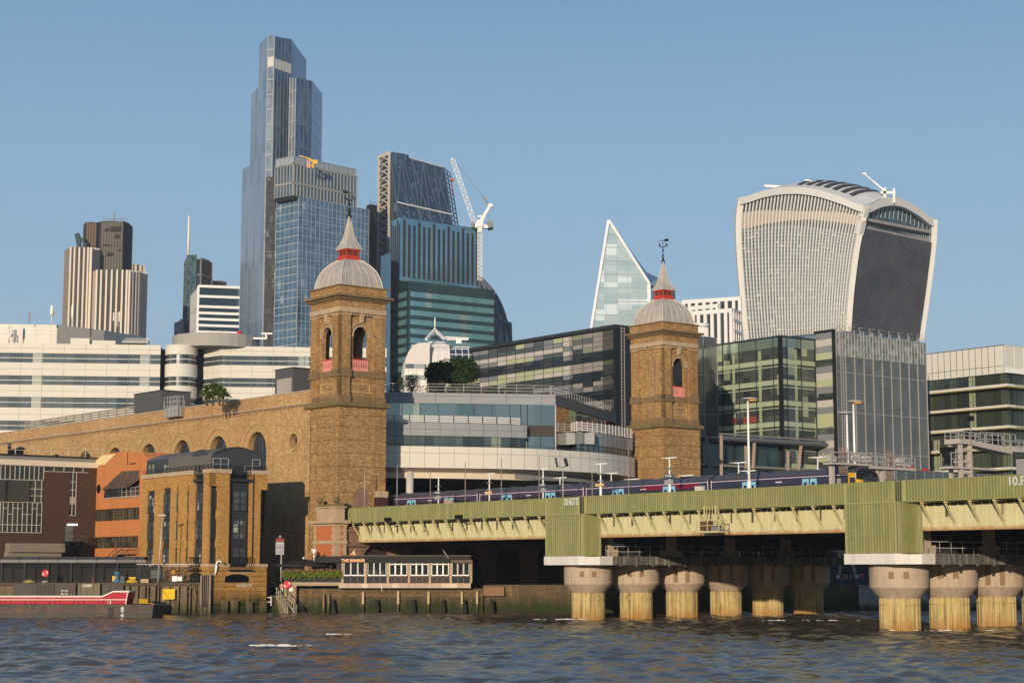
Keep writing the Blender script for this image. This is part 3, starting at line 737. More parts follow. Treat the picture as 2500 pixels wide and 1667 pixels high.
CL = xy(at(820.5, 1387, YC))
towerL, sidesL, cxL = station_tower(CL, 'nearer and taller looking of the two domed brick towers, open arches on both faces', 0)
CRn = xy(lev(*G(455, 592), ZTOP))
towerR, sidesR, cxR = station_tower(CRn, 'farther domed brick tower, its left flank closed with only narrow blind slits', 1)
# ================================================================ abutment at the foot of the near tower
fL = Fr(xy(at(816, 1387, 221.5)), -UV_, -VV); fR = Fr(fL.o, VV, UV_)
wl, wr = abs(fL.t((765, 1380))), abs(fR.t((845, 1380)))
zS = lambda y: at(816, 1240 + y / 5.6, 221.5).z
ab = thing('bridge_abutment', 'red brick and pale stone quoined abutment pier carrying the shore end of the green bridge', 'abutment', (fL.o.x, fL.o.y, 3))
m = MB(); m.fbox(fR, 0, wr, -wl, 0, 2.5, zS(232)); part('brick_body', m, BRICK_R, ab)
m = MB(); z = 3.0; k = 0
while z < zS(240):
 h_ = .42; lw = .75 if k % 2 else .45
 for f, w_ in ((fL, wl), (fR, wr)):
  m.fbox(f, 0, lw + (.35 if f is fR else 0), -.05, .03, z, min(z + h_ - .03, zS(235)))
  m.fbox(f, w_ - lw, w_, -.05, .03, z, min(z + h_ - .03, zS(235)))
 z += h_; k += 1
m.fbox(fR, -.12, wr + .1, -wl - .1, .12, zS(488), zS(440)); m.fbox(fR, -.1, wr + .1, -wl - .1, .1, zS(240), zS(205)); m.fbox(fR, -.5, wr + .3, -wl - .5, .5, zS(205), zS(162))
part('stone_quoin', m, STONE, ab)
m = MB(); m.fbox(fR, .3, wr * .9, -wl + .2, -.2, zS(162), zS(-10)); m.fbox(fR, .1, wr, -wl, 0, zS(-10), zS(-28)); part('stone_pedestal', m, STONE, ab)
m = MB(); m.fbox(fR, .4, wr * .9, -wl + .3, -.3, zS(-28), zS(-60)); part('mossy_capping', m, STONE_M, ab)
for (x, y) in ((.5, -wl + .5), (.5, -.5)):
 m = MB(); m.cyl(fR.P(x, y, zS(-60)), fR.P(x, y, zS(-75)), .22); m.ball(fR.P(x, y, zS(-75) + .42), .42, 12); part('stone_ball', m, STONE_M, ab)
# ================================================================ station flank wall, running away to the left
P0 = at(*D(322, 235), 231.5); P1 = lev(*C(0, 165), P0.z)
FW = Fr(xy(P0), xy(P1 - P0)); ztop = P0.z
LW = (xy(P1) - xy(P0)).length * 1.35
zledge = FW.z(D(322, 304)); zled2 = FW.z(C(0, 236))
zl_ = (zledge + zled2) / 2
stw = thing('station_wall', 'long yellow stock brick station wall with a row of big arched windows', 'station wall', (P0.x, P0.y, 3))
archs = []
for (cx_, yt, x0, x1) in ((1791, 155, 1722, 1858), (1520, 185, 1463, 1578), (1269, 212, 1213, 1325), (1037, 237, 985, 1088), (803, 262, 762, 842), (597, 283, 558, 634), (395, 304, 360, 428), (205, 322, 172, 236)):
 t0, t1 = FW.t(C(x0, 300)), FW.t(C(x1, 300)); tc = (t0 + t1) / 2; wd = abs(t1 - t0)
 archs.append((tc, wd, FW.z(C(cx_, yt))))
w_ = sum(a[1] for a in archs[:4]) / 4; zt_ = sum(a[2] for a in archs[:5]) / 5
for tc, _, _ in []: pass
holes = []
for tc, wd, zt in archs: holes.append(arch(tc, w_, 10.5, zt_ - w_ / 2))
to, zo = FW.hit(*D(264, 506)); ro = abs(FW.t(D(285, 506)) - FW.t(D(246, 506))) / 2; rz = (FW.z(D(264, 463)) - FW.z(D(264, 548))) / 2
holes.append(ell(to, zo, (ro + rz) / 2, (ro + rz) / 2))
m = MB(); m.wall(FW, rect(-1.5, LW, 2.5, zl_ - .5), holes, n=0, depth=1.0, mi=0); m.fbox(FW, -1.5, LW, -1.6, .12, zl_ + .05, ztop)
m.fbox(FW, -1.5, LW, -1.0, .06, zl_ - .5, zl_ - .2); m.fbox(FW, -1.5, LW, -6, -1.6, 2.5, ztop - .5)
k = 0
while k * .5 < LW:
 if k % 2 == 0: m.fbox(FW, -1.4 + k * .5, -1.4 + k * .5 + .45, .06, .2, zl_ - .35, zl_ - .2)
 k += 1
part('brick_wall', m, BRICK, stw)
m = MB(); m.fbox(FW, -1.5, LW, -.9, .22, zl_ - .2, zl_ - .02); m.fbox(FW, -1.5, LW, -.9, .3, zl_ - .02, zl_ + .05, 1); m.fbox(FW, -1.5, LW, -1.7, .18, ztop, ztop + .1, 1)
part('string_course', m, [STONE_C, surf('lead_flashing', (.42, .38, .35))], stw)
m = MB()
for tc, wd, zt in archs:
 ring(m, FW, tc, zt_ - w_ / 2, w_ / 2 + .02, w_ / 2 + .95, -.05, .10, seg=20); ring(m, FW, tc, zt_ - w_ / 2, w_ / 2 + .95, w_ / 2 + 1.15, -.05, .22, seg=20)
ring(m, FW, to, zo, (ro + rz) / 2, (ro + rz) / 2 + .35, -.1, .12, 0, 2 * pi, 20)
part('arch_ring', m, surf('gauged_brick', (.42, .27, .12), (.33, .2, .085), grain=.2), stw)
GLD = glass('dark_station_glass', (.01, .012, .015), (.04, .05, .06), (.9, 1.6), .08, .15, tilt=.06)
for tc, wd, zt in archs:
 m = MB(); m.fpoly(FW, arch(tc, w_ + .1, 10.4, zt_ - w_ / 2), -.85); wn_ = part('arched_window', m, GLD, stw)
 m = MB()
 for q in (-.55, -.2, .2, .55):
  hh = zt_ - w_ / 2 + sqrt(max(0, (w_ / 2) ** 2 - (q * w_ / 2) ** 2)); m.fbox(FW, tc + q * w_ / 2 - .04, tc + q * w_ / 2 + .04, -.84, -.78, 10.4, hh)
 for z in (zt_ - 3.3, zt_ - 1.6): m.fbox(FW, tc - w_ / 2, tc + w_ / 2, -.84, -.76, z, z + .08)
 part('glazing_bar', m, DKGREY, wn_)
m = MB(); m.fpoly(FW, ell(to, zo, (ro + rz) / 2 + .1, (ro + rz) / 2 + .1), -.8); part('round_window', m, GLD, stw)
# roof-edge plant, screens and railings on the station
def louv_screen(x0, x1, ycrop, h, nb, label):
 t0, t1 = FW.t(x0, -3), FW.t(x1, -3); f = FW.sh(0, -3)
 r = thing('roof_screen', label, 'louvre screen', f.P(t0, 0, ztop))
 m = MB()
 for k in range(nb): m.fbox(f, t0, t1, -.15, 0, ztop + .2 + k * h / nb, ztop + .2 + (k + .62) * h / nb)
 k = min(t0, t1)
 part('slat_panel', m, surf('louvre_grey', (.28, .24, .19)), r)
 m = MB()
 while k < max(t0, t1): m.fbox(f, k, k + .12, -.3, -.15, ztop - .3, ztop + h); k += 3
 part('frame', m, GREYP, r)
louv_screen(C(170, 100), C(930, 10), 0, 1.9, 5, 'low slatted grey screen along the top of the long brick station wall')
def wbox(x0, y0, x1, n0, dep, zt, label, mat, name='plant_room', cat='roof plant', zb=None):
 f = FW.sh(0, n0); t0, t1 = sorted((f.t((x0, y0)), f.t((x1, y0)))); r = thing(name, label, cat, f.P(t0, 0, ztop))
 m = MB(); m.fbox(f, t0, t1, -dep, 0, ztop - .4 if zb is None else zb, zt); part('casing', m, mat, r)
 m = MB(); m.fbox(f, t0 - .1, t1 + .1, -dep - .1, .1, zt, zt + .12); part('roof', m, DKGREY, r)
 return r, f, t0, t1
CHARC = surf('charcoal_cladding', (.085, .083, .082), (.06, .06, .06), rough=.6)
wbox(327, 985, 395, -3.2, 5, FW.z((350, 960), -3.2), 'charcoal box-shaped plant room on the station roof beside the slatted screen', CHARC)
r, f, t0, t1 = wbox(671, 950, 716, -3.2, 6, FW.z(D(165, 122), -3.2), 'dark roof plant room with a pale door panel close behind the near brick tower', CHARC)
m = MB(); m.fbox(f, t0 + .4, t1 - .6, 0, .06, ztop, f.z(D(200, 168))); part('door', m, surf('beige_panel', (.36, .33, .29)), r)
f = FW.sh(0, .35); rr = thing('wall_cradle', 'grey caged lift platform perched on the brick wall parapet', 'cradle', f.P(f.t(C(1220, 20)), 0, ztop))
t0, t1 = sorted((f.t(C(1180, 20)), f.t(C(1276, 20)))); z0, z1 = f.z(C(1220, 48)), f.z((428, 970))
m = MB()
for k in range(5):
 t_ = t0 + (t1 - t0) * k / 4
 for n_ in (0, .9): m.fbox(f, t_, t_ + .08, n_, n_ + .08, z0, z1)
for q in range(5):
 z = z0 + (z1 - z0) * q / 4
 for n_ in (0, .9): m.fbox(f, t0, t1, n_, n_ + .07, z, z + .07)
m.fbox(f, t0, t1, 0, .9, z0 - .1, z0); m.fbox(f, t0 + .3, t1 - .3, .1, .8, z0, z0 + 1.3)
for k in range(4): m.fbox(f, t0 + 1 + k * 2, t0 + 1.1 + k * 2, -.8, -.7, ztop, ztop + 1.2)
part('cage', m, PALEGREY, rr)
# ================================================================ yellow brick riverside apartment block
AC = xy(at(*N(1045, 500), 212.0)); aL = Fr(AC, -UV_, -VV); aR = Fr(AC, VV, UV_)
zA = lambda y: at(*N(1045, y), 212.0).z
WLa = aL.t(N(97, 600)); WRa = aR.t(N(1812, 540))
z_top, z_str = zA(525), at(*R1(878, 315), 212.0).z
WING = glass('apartment_glass', (.03, .035, .04), (.10, .12, .13), (.6, .9), .25, .12, bright=(.4, .4, .36), bfrac=.10, tilt=.05)
ap = thing('apartment_block', 'yellow brick riverside apartment block with dark barrel-roofed penthouse and tall window slots', 'apartment block', (AC.x, AC.y, 0))
tL = lambda x, y=1000: aL.t(N(x, y)); tR = lambda x, y=1000: aR.t(N(x, y))
zb_ = z_str
m = MB()
winL = [(tL(262), tL(165), 765), (tL(478), tL(380), 745), (tL(588), tL(560), 735), (tL(733), tL(705), 725)]
gap1 = (tL(925), tL(812)); cn = tL(1000); cr2 = tR(1132); gap2 = (tR(1305), tR(1560)); ce = tR(1715)
holesL = [rect(a, b, zb_ + .05, aL.z(N(300, y))) for a, b, y in winL]
# left face
m.wall(aL, rect(gap1[1], WLa, zb_, z_top), [h for h in holesL if h[0][0] > gap1[1]], 0, .55, side=.6)
m.wall(aL, [(cn, zb_), (gap1[0], zb_), (gap1[0], z_top), (0, z_top), (0, zA(705)), (cn, zA(705))], (), 0, .55, side=.6)
# right face
m.wall(aR, [(cr2, zb_), (gap2[0], zb_), (gap2[0], z_top), (0, z_top), (0, zA(705)), (cr2, zA(705))], (), 0, .55, side=.6)
m.wall(aR, [(gap2[1], zb_), (ce, zb_), (ce, zA(735)), (WRa, zA(735)), (WRa, z_top), (gap2[1], z_top)], (), 0, .55, side=.6)
part('brick_wall', m, BRICK_A, ap)
m = MB()
m.fbox(aR, .3, WRa - .5, -14, -.62, zb_, z_top - .1); m.fbox(aR, .62, WRa - .3, -WLa + .1, -.62, zb_, z_top - .15)
for i in (0,):
 m.fbox(aL, gap1[0], gap1[1], -.6, -.25, zb_, zA(640)); m.fbox(aR, gap2[0], gap2[1], -.6, -.2, zb_, zA(620))
 m.fbox(aL, gap1[0] - .1, gap1[1] + .1, -.6, .25, zA(640), zA(600)); m.fbox(aR, gap2[0] - .1, gap2[1] + .1, -.6, .35, zA(632), zA(598))
part('dark_infill', m, DKGREY, ap)
m = MB(); m.fbox(aR, -.08, WRa + .08, -WLa - .05, .08, -1.5, z_str - .35); part('base_wall', m, BRICK_AW, ap)
m = MB(); k = z_str - .8
while k > .8:
 m.fbox(aR, -.1, WRa + .1, -WLa, .105, k - .07, k); k -= .62
part('base_joint', m, surf('joint_shade', (.16, .09, .03)), ap)
m = MB()
for a, b in ((0, gap1[0]), (gap1[1], WLa)): m.fbox(aL, a - (.15 if a == 0 else 0), b, -.6, .15, z_top, z_top + .5); m.fbox(aL, a - (.15 if a == 0 else 0), b, -.6, .18, z_str - .35, z_str + .03)
for a, b in ((0, gap2[0]), (gap2[1], WRa + .15)): m.fbox(aR, a - .13 * 0, b, -.6, .152, z_top + .002, z_top + .502); m.fbox(aR, a, b, -.6, .182, z_str - .348, z_str + .032)
part('stone_coping', m, STONE, ap)
flo = [(zA(1030), zA(770)), (zA(1425), zA(1160)), (zb_ + .15, at(*R1(878, 88), 212.0).z)]
def aw(f, t0, t1, z0, z1, n, nv=2):
 if t1 < t0: t0, t1 = t1, t0
 m = MB(); m.fbox(f, t0, t1, n - .1, n, z0, z1, 0); w_ = part('window', m, WING, ap)
 m = MB()
 for k in range(nv + 1): x = t0 + (t1 - t0) * k / nv; m.fbox(f, x - .06, x + .06, n, n + .07, z0, z1)
 for z in (z0, z0 + (z1 - z0) * .33, z0 + (z1 - z0) * .66, z1): m.fbox(f, t0, t1, n, n + .06, z - .05, z + .05)
 part('frame', m, DKGREY, w_)
for z0, z1 in flo:
 for a, b, y in winL[:2]: aw(aL, a, b, z0, z1, -.16)
 for a, b, y in winL[2:]: aw(aL, a, b, z0, z1, -.16, 1)
 aw(aL, gap1[0] + .3, gap1[1] - .3, z0, z1, -.15); aw(aR, gap2[0] + .35, gap2[1] - .35, z0, z1, -.1, 2)
 aw(aR, .72, cr2, z0, z1, -.4, 1); aw(aR, ce, WRa - .45, z0, z1, -.5, 1)
m = MB()
for a, b, y in winL:
 zt2 = aL.z(N(300, y)); m.fbox(aL, a - .1, b + .1, -.8, -.22, zb_, zt2 + .1)
part('slot_panel', m, DKGREY, ap)
# penthouse with barrel roofs
m = MB(); f = aL.sh(0, -.55); zt = aL.z(N(450, 330), -.6)
m.fbox(f, .5, WLa - .1, -6.6, 0, z_top - .1, aL.z(N(120, 368), -.6))
zs1 = aR.z(N(1041, 300), -.6); zt2 = aR.z(N(1390, 182), -.6)
g0, g1 = aR.t(N(1041, 300), -.6), aR.t(N(1742, 300), -.6)
def barrel(m, fr, t0, t1, z0, zs, zt, n0, n1, mi=0, mr=1, seg=14):
 pts = [(t0, z0), (t1, z0)] + [((t0 + t1) / 2 + (t1 - t0) / 2 * cos(pi * i / seg), zs + (zt - zs) * sin(pi * i / seg)) for i in range(seg + 1)]
 m.face([fr.P(a, n0, b) for a, b in pts], mi); m.face([fr.P(a, n1, b) for a, b in reversed(pts)], mi)
 for i in range(len(pts)):
  a, b = pts[i], pts[(i + 1) % len(pts)]
  m.face([fr.P(a[0], n0, a[1]), fr.P(b[0], n0, b[1]), fr.P(b[0], n1, b[1]), fr.P(a[0], n1, a[1])], mr if i > 1 else mi)
barrel(m, aR, g0, g1, z_top - .1, zs1, zt2, -.6, -12, 0, 1)
d0, d1 = aL.t(N(1000, 300), -.3), aL.t(N(782, 300), -.3)
barrel(m, aL, min(d0, d1), max(d0, d1), z_top - .1, aL.z(N(890, 300), -.3), aL.z(N(895, 207), -.3), -.3, -5, 0, 1)
# shallow curved roof over the left wing
zr0 = aL.z(N(120, 368), -.6)
pts = [(-.55 - 6.5 * q / 6, zr0 + 1.0 * sin(pi * q / 6)) for q in range(7)]
for (n0, z0), (n1, z1) in zip(pts, pts[1:]): m.face([aL.P(.4, n0, z0), aL.P(WLa - .1, n0, z0), aL.P(WLa - .1, n1, z1), aL.P(.4, n1, z1)], 1)
m.face([aL.P(WLa - .1, n, z) for n, z in pts], 0)
pent = part('penthouse', m, [surf('penthouse_cladding', (.045, .05, .056), (.035, .04, .045), rough=.5), surf('zinc_roof', (.13, .115, .10), (.09, .08, .07), rough=.6)], ap)
def pw(f, n, x0, x1, y0, y1, nv=2, nh=2):
 t0, t1 = sorted((f.t(N(x0, y0), n), f.t(N(x1, y0), n))); z1, z0 = f.z(N((x0 + x1) / 2, y0), n), f.z(N((x0 + x1) / 2, y1), n)
 m = MB(); m.fbox(f, t0, t1, n - .1, n + .03, z0, z1)
 for k in range(nv + 1): x = t0 + (t1 - t0) * k / nv; m.fbox(f, x - .05, x + .05, n + .03, n + .08, z0, z1, 1)
 for k in range(nh + 1): z = z0 + (z1 - z0) * k / nh; m.fbox(f, t0, t1, n + .03, n + .075, z - .04, z + .04, 1)
 part('penthouse_window', m, [WING2, PALEGREY if x0 > 1040 else DKGREY], ap)
WING2 = glass('penthouse_glass', (.10, .13, .14), (.30, .36, .38), (1.2, 1.0), .5, .08, tilt=.04)
for q in ((180, 278, 405, 540), (392, 495, 405, 530), (615, 718, 375, 510), (838, 940, 440, 490)): pw(aL, -.5 if q[0] < 800 else -.28, *q)
pw(aR, -.57, 1060, 1272, 328, 490); pw(aR, -.57, 1495, 1598, 430, 510, 1, 1); pw(aR, -.57, 1600, 1702, 345, 432, 1, 1)
m = MB()
for f, t0, t1 in ((aL, 0, WLa), (aR, 0, WRa)):
 for z in (z_top + .75, z_top + 1.05): m.fbox(f, t0, t1, -.1, -.06, z - .02, z + .02)
 k = t0
 while k < t1: m.fbox(f, k, k + .05, -.1, -.06, z_top + .4, z_top + 1.05); k += 1.1
for a, b, f, zz in ((gap1[0], gap1[1], aL, zA(600)), (gap2[0], gap2[1], aR, zA(598))):
 for z in (zz + .5, zz + 1.1): m.fbox(f, a, b, .2, .25, z, z + .05)
 k = a
 while k < b: m.fbox(f, k, k + .04, .2, .24, zz, zz + 1.1); k += .25
for a, b, f in ((gap1[0], gap1[1], aL), (gap2[0], gap2[1], aR)):
 zz = z_str - .7
 for z in (zz + 1.5,): m.fbox(f, a - .3, b + .3, .5, .56, z, z + .06)
 k = a - .3
 while k < b + .3: m.fbox(f, k, k + .045, .5, .545, zz, zz + 1.5); k += .28
 m.fbox(f, a - .3, b + .3, .0, .6, zz - .12, zz)
part('railing', m, IRON, ap)
for f, x0, x1, y0, y1, rs in ((aR, 1052, 1378, 567, 452, .5), (aL, 585, 762, 577, 425, .6)):
 t0, t1 = sorted((f.t(R1(x0, 520)), f.t(R1(x1, 520)))); z0, z1 = f.z(R1((x0 + x1) / 2, y0)), f.z(R1((x0 + x1) / 2, y1))
 pts = [(t0, z0), (t1, z0)] + [((t0 + t1) / 2 + (t1 - t0) / 2 * cos(pi * i / 10), z1 - rs + rs * sin(pi * i / 10)) for i in range(11)]
 m = MB(); m.face([f.P(a, .13, b) for a, b in pts]); part('arched_culvert', m, DARK, ap)
m = MB(); m.tube([aR.P(gap2[0] - .15 + 0, .08, z_str), aR.P(gap2[0] - .15, .08, z_top)], .06, 6); m.tube([aR.P(gap2[1] + .5, .08, z_str), aR.P(gap2[1] + .5, .08, z_top)], .06, 6); part('drainpipe', m, IRON, ap)
m = MB()
for x in (R1(1030, 1000)[0], R1(1170, 1000)[0], R1(1370, 1000)[0], R1(1560, 1000)[0]):
 t_ = aR.t((x, 1500)); m.fbox(aR, t_ - .35, t_ + .35, .1, .55, -1, 1.7 if x < 600 else 1.5)
part('fender', m, TIMBER, ap)
m = MB(); c = aR.hit(*R1(1250, 420)); m.text(aR, 'CONE TNEWA', c[0], c[1] - .02, .5, .12, bold=.01, font_depth=.005); part('graffiti', m, GRAF, ap)
m = MB(); c = aR.hit(*R1(1320, 607)); m.text(aR, '.BALSLOK', c[0], c[1], .5, .12, bold=.01, font_depth=.005); part('graffiti', m, GRAF, ap)
m = MB(); c0 = aR.P(.75, .1, z_str - .6); m.tube([c0 + aR.n.to_3d() * 0, aR.P(.75, .5, z_str + .3), aR.P(.9, .9, z_str + .4), aR.P(1.1, 1.0, z_str + .1)], .09, 6); m.cyl(aR.P(.75, .1, z_str - 1.3), aR.P(.75, .4, z_str - .2), .13)
solo('security_camera', m, WHITE, 'white swan-neck security camera on the corner of the yellow brick apartment block', 'camera')
# ================================================================ orange brick block
fO = aL.sh(0, -.6); o0, o1 = WLa, fO.t(Mc(1362, 900))
ob = thing('orange_building', 'orange brick block with long dark window bands and a slanted yellow roof panel', 'building', fO.P(o1, 0, 3))
h = lambda x, y: fO.hit(*Mc(x, y))
m = MB(); top = [h(1365, 600), h(1640, 382), h(1915, 342), h(2287, 348), h(2420, 456)]
outl = [(o1, 2.5), (o0, 2.5), (o0, top[4][1])] + [(min(max(a, o0), o1), b) for a, b in reversed(top)]
b1 = rect(*sorted((h(1515, 1300)[0], h(2222, 1300)[0])), h(1800, 1440)[1], h(1800, 1252)[1])
b2h = lambda x, y: fO.hit(*C(x, y))
b2 = rect(*sorted((b2h(655, 900)[0], b2h(962, 900)[0])), b2h(800, 962)[1], b2h(800, 882)[1])
lg = [h(1650, 1078), h(2225, 1035), h(2225, 640), h(1940, 652), h(1665, 945)]
m.wall(fO, outl, [b1, b2, lg], 0, .5, side=9); part('brick_wall', m, BRICK_O, ob)
m = MB(); q = [h(1440, 572), h(1680, 552), h(1860, 378), h(1640, 398)]
m.hexa([fO.P(a, .0, b) for a, b in q], [fO.P(a, .12, b) for a, b in q]); part('roof_panel', m, surf('pale_yellow_panel', (.72, .55, .27), (.66, .5, .24), rough=.6), ob)
GLO = glass('bronze_glass', (.02, .018, .012), (.13, .11, .07), (.32, 9), .1, .2, tilt=.03, split=.9)
for b_ in (b1, b2):
 m = MB(); m.fpoly(fO, b_, -.3); wv = part('window_band', m, GLO, ob)
 m = MB(); a0, a1 = b_[0][0], b_[1][0]
 for k in range(15): x = a0 + (a1 - a0) * k / 14; m.fbox(fO, x - .04, x + .04, -.3, -.22, b_[0][1], b_[2][1])
 part('mullion', m, surf('bronze_frame', (.05, .04, .025)) if b_ is b1 else bpy.data.materials['bronze_frame'], wv)
m = MB(); m.fpoly(fO, lg, -.48); part('loggia_back', m, GLO, ob)
m = MB(); q = [h(1660, 950) + (.25,), h(2060, 922) + (.25,), h(2225, 800) + (.1,), h(2225, 625) + (-.2,), h(1935, 650) + (-.2,)]
m.hexa([fO.P(a, n, b) for a, b, n in q], [fO.P(a, n + .12, b) for a, b, n in q]); part('loggia_roof', m, surf('rusty_lead_roof', (.075, .055, .04), (.045, .04, .036), rough=.6, streak=.6, scol=(.3, .17, .06)), ob)
m = MB(); q0, q1 = h(1650, 1075), h(1935, 1058); m.fbox(fO, q1[0], q0[0], -.3, -.05, q0[1], h(1700, 950)[1]); part('balcony_glass', m, GLD, ob)
m = MB(); t0, t1 = h(2225, 1030)[0], h(1935, 1030)[0]; z0, z1 = h(2080, 1045)[1], h(2080, 912)[1]
for z in (z0, (z0 + z1) / 2, z1): m.fbox(fO, t0, t1, -.1, -.04, z - .03, z + .03)
for k in range(5): x = t0 + (t1 - t0) * k / 4; m.fbox(fO, x - .03, x + .03, -.1, -.04, z0, z1)
m.fbox(fO, t0, h(1650, 1)[0] if False else h(1650, 1080)[0], -.1, .12, h(1650, 1085)[1] - .12, h(1650, 1085)[1] + .02)
part('balcony_rail', m, PALEGREY, ob)
m = MB(); c = h(1575, 935); m.fpoly(fO, ell(c[0], c[1], .62, .62), .03); part('round_window', m, DARK, ob)
m = MB(); x = h(2040, 400)[0]; m.fbox(fO, x - .06, x + .06, 0, .04, h(2040, 550)[1], h(2040, 350)[1]); x0, x1 = sorted((h(2070, 535)[0], h(2165, 535)[0])); m.fbox(fO, x0, x1, 0, .04, h(2100, 542)[1], h(2100, 525)[1]); part('expansion_joint', m, DARK, ob)
m = MB(); t0, t1 = h(2287, 1)[0] if False else o0, fO.t(Q(1550, 100)); f = fO.sh(0, 1.2); zz = f.z(Q(1800, 130)); zt = f.z(Q(1800, 45))
tA, tB, tC = f.t(Q(1550, 140)), f.t(Q(1700, 100)), o0
for n in (0, .9):
 for dz in (0, .55, 1.1):
  m.beam(f.P(tA, n, zz - 1.4 + dz), f.P(tB, n, zz + dz), .06); m.beam(f.P(tB, n, zz + dz), f.P(tC, n, zz + dz), .06)
for k in range(7): x = tB + (tC - tB) * k / 6; m.beam(f.P(x, .9, zz), f.P(x, .9, zz + 1.1), .05)
for k in range(4): x = tA + (tB - tA) * k / 4; m.beam(f.P(x, .9, zz - 1.4 + 1.4 * k / 4), f.P(x, .9, zz - .3 + 1.4 * k / 4), .05)
m.fbox(f, tB, tC, 0, .9, zz - .15, zz); m.hexa([f.P(tA, 0, zz - 1.6), f.P(tB, 0, zz - .2), f.P(tB, .9, zz - .2), f.P(tA, .9, zz - 1.6)], [f.P(tA, 0, zz - 1.5), f.P(tB, 0, zz - .05), f.P(tB, .9, zz - .05), f.P(tA, .9, zz - 1.5)])
for x in (tB, tC + .3): m.fbox(f, x, x + .12, .7, .82, 3.2, zz - .14)
part('fire_stair', m, IRON, ob)
# ================================================================ brown brick and glass office at far left
GC = xy(at(*Mc(1362, 600), 238.0)); fG = Fr(GC, -VV, UV_)
gh = lambda x, y: fG.hit(*Mc(x, y)); gz = lambda x, y: gh(x, y)[1]; gt = lambda x, y=900: gh(x, y)[0]
gof = thing('office_block', 'brown brick and glass riverside office with white window frames, at the far left', 'office block', (GC.x, GC.y, 3))
WG = gt(0) + 14
m = MB(); m.fbox(fG, -3, WG, -10, 0, 2.5, gz(100, 555)); part('brick_wall', m, BRICK_D, gof)
m = MB(); m.fbox(fG, -3, WG, -10.2, .35, gz(100, 552), gz(100, 462)); part('fascia', m, surf('beige_fascia', (.62, .52, .40), (.52, .43, .33), rough=.8, sc1=.4), gof)
m = MB(); m.fbox(fG, -3, WG, -10, -.15, gz(100, 462), gz(100, 388)); part('parapet', m, surf('grey_parapet', (.22, .21, .19)), gof)
m = MB(); m.fbox(fG, -3, WG, -10.2, .25, gz(100, 388), gz(100, 375)); part('roof', m, DKGREY, gof)
FRW = plain('window_frame_cream', (.5, .46, .38), .6)
GLG = glass('office_glass', (.014, .018, .022), (.06, .07, .07), (1.2, 2.2), .25, .1, tilt=.05)
zA1, zA2, zA3, zA4 = gz(100, 556), gz(100, 782), gz(100, 1142), fG.hit(*C(100, 853))[1]
tw = gt(680)
def gwin(t0, t1, z0, z1, vs, hs, mt=GLG):
 m = MB(); m.fbox(fG, t0, t1, -.1, .05, z0, z1); w_ = part('window', m, mt, gof)
 m = MB()
 for v in vs: m.fbox(fG, v - .035, v + .035, .05, .13, z0, z1)
 for a, b, z in hs: m.fbox(fG, a, b, .05, .15, z - .035, z + .035)
 part('frame', m, FRW, w_)
gwin(tw, WG, zA2, zA1, [gt(x) for x in (0, 70, 148, 228, 303, 378, 458, 535, 608, 685)] + [gt(0) + .85 * k for k in range(1, 16)], [(tw, WG, zA2), (tw, WG, zA1)])
gwin(tw, WG, zA3, zA2 - .06, [gt(660), gt(560, 850)], [(tw, gt(455), gz(560, 935)), (tw, gt(455), gz(560, 1045)), (tw, WG, zA3)])
m = MB(); m.fbox(fG, gt(455), gt(145), .05, .35, zA3 + .1, zA2 - .15); m.fbox(fG, gt(75), WG, .05, .35, zA3 + .1, zA2 - .15); part('dark_panel', m, surf('smoked_panel', (.055, .052, .045), rough=.4), gof)
zm = fG.hit(*C(150, 800))[1]
gwin(tw, WG, zA4, zA3 - .06, [gt(x, 1300) for x in (0, 45, 122, 200, 278, 355, 430, 510, 585, 662)] + [gt(0) + .85 * k for k in range(1, 16)],
     [(tw, WG, zm), (tw, WG, zA4), (gt(350), gt(205), gz(280, 1245)), (gt(120), gt(50), gz(80, 1238)), (gt(580), gt(510), gz(550, 1250)), (gt(200), gt(125), gz(160, 1335)), (gt(500), gt(355), gz(430, 1342)), (tw, gt(590), gz(620, 1348))])
gwin(-.4, gt(690), gz(1000, 665), gz(1000, 590), [gt(x) for x in (690, 848, 1007, 1163, 1310)], [(-.4, gt(690), gz(900, 660))])
gwin(gt(1210), gt(1115), gz(1150, 1362), gz(1150, 672), [gt(1212), gt(1160, 750)], [(gt(1210), gt(1115), gz(1150, y)) for y in (822, 955, 1065, 1172, 1360)])
m = MB(); m.fbox(fG, gt(1200), gt(1118), .05, .12, gz(1150, 1165), gz(1150, 1075)); part('blind_panel', m, surf('blind', (.33, .3, .24)), gof)
m = MB(); m.fbox(fG, fG.t(C(420, 950)), fG.t(C(36, 950)), .0, 1.6, fG.z(C(200, 990), 1.6), fG.z(C(200, 928), 1.6)); m.fbox(fG, fG.t(C(420, 950)) + .3, fG.t(C(30, 950)), 0, 1.2, 3, fG.z(C(200, 990), 1.6)); part('concrete_porch', m, surf('porch_concrete', (.22, .19, .15)), gof)
m = MB(); c = gh(1147, 1505); m.fbox(fG, c[0] - .7, c[0] + .7, .05, .25, c[1] - .1, c[1] + .12); part('door_lamp', m, plain('lit_tube', (1, .98, .92), emit=1.5), gof)
m = MB(); t0, t1 = fG.t(C(555, 900)), fG.t(C(425, 900)); zf = fG.z(C(500, 915), 2)
m.fbox(fG, t0, t1, .2, 2.2, zf - .15, zf)
for k in range(8):
 x = t0 + (t1 - t0) * k / 7; m.beam(fG.P(x, 2.2, zf), fG.P(x, 2.2, zf + 1.1), .06)
m.fbox(fG, t0, t1, 2.15, 2.22, zf + 1.05, zf + 1.12)
for k in range(9): q = k / 9; m.fbox(fG, t1 - 2.2 + q * 2.6, t1 - 1.8 + q * 2.6, .6, 2.0, zf - .2 - q * 1.7, zf - .12 - q * 1.7)
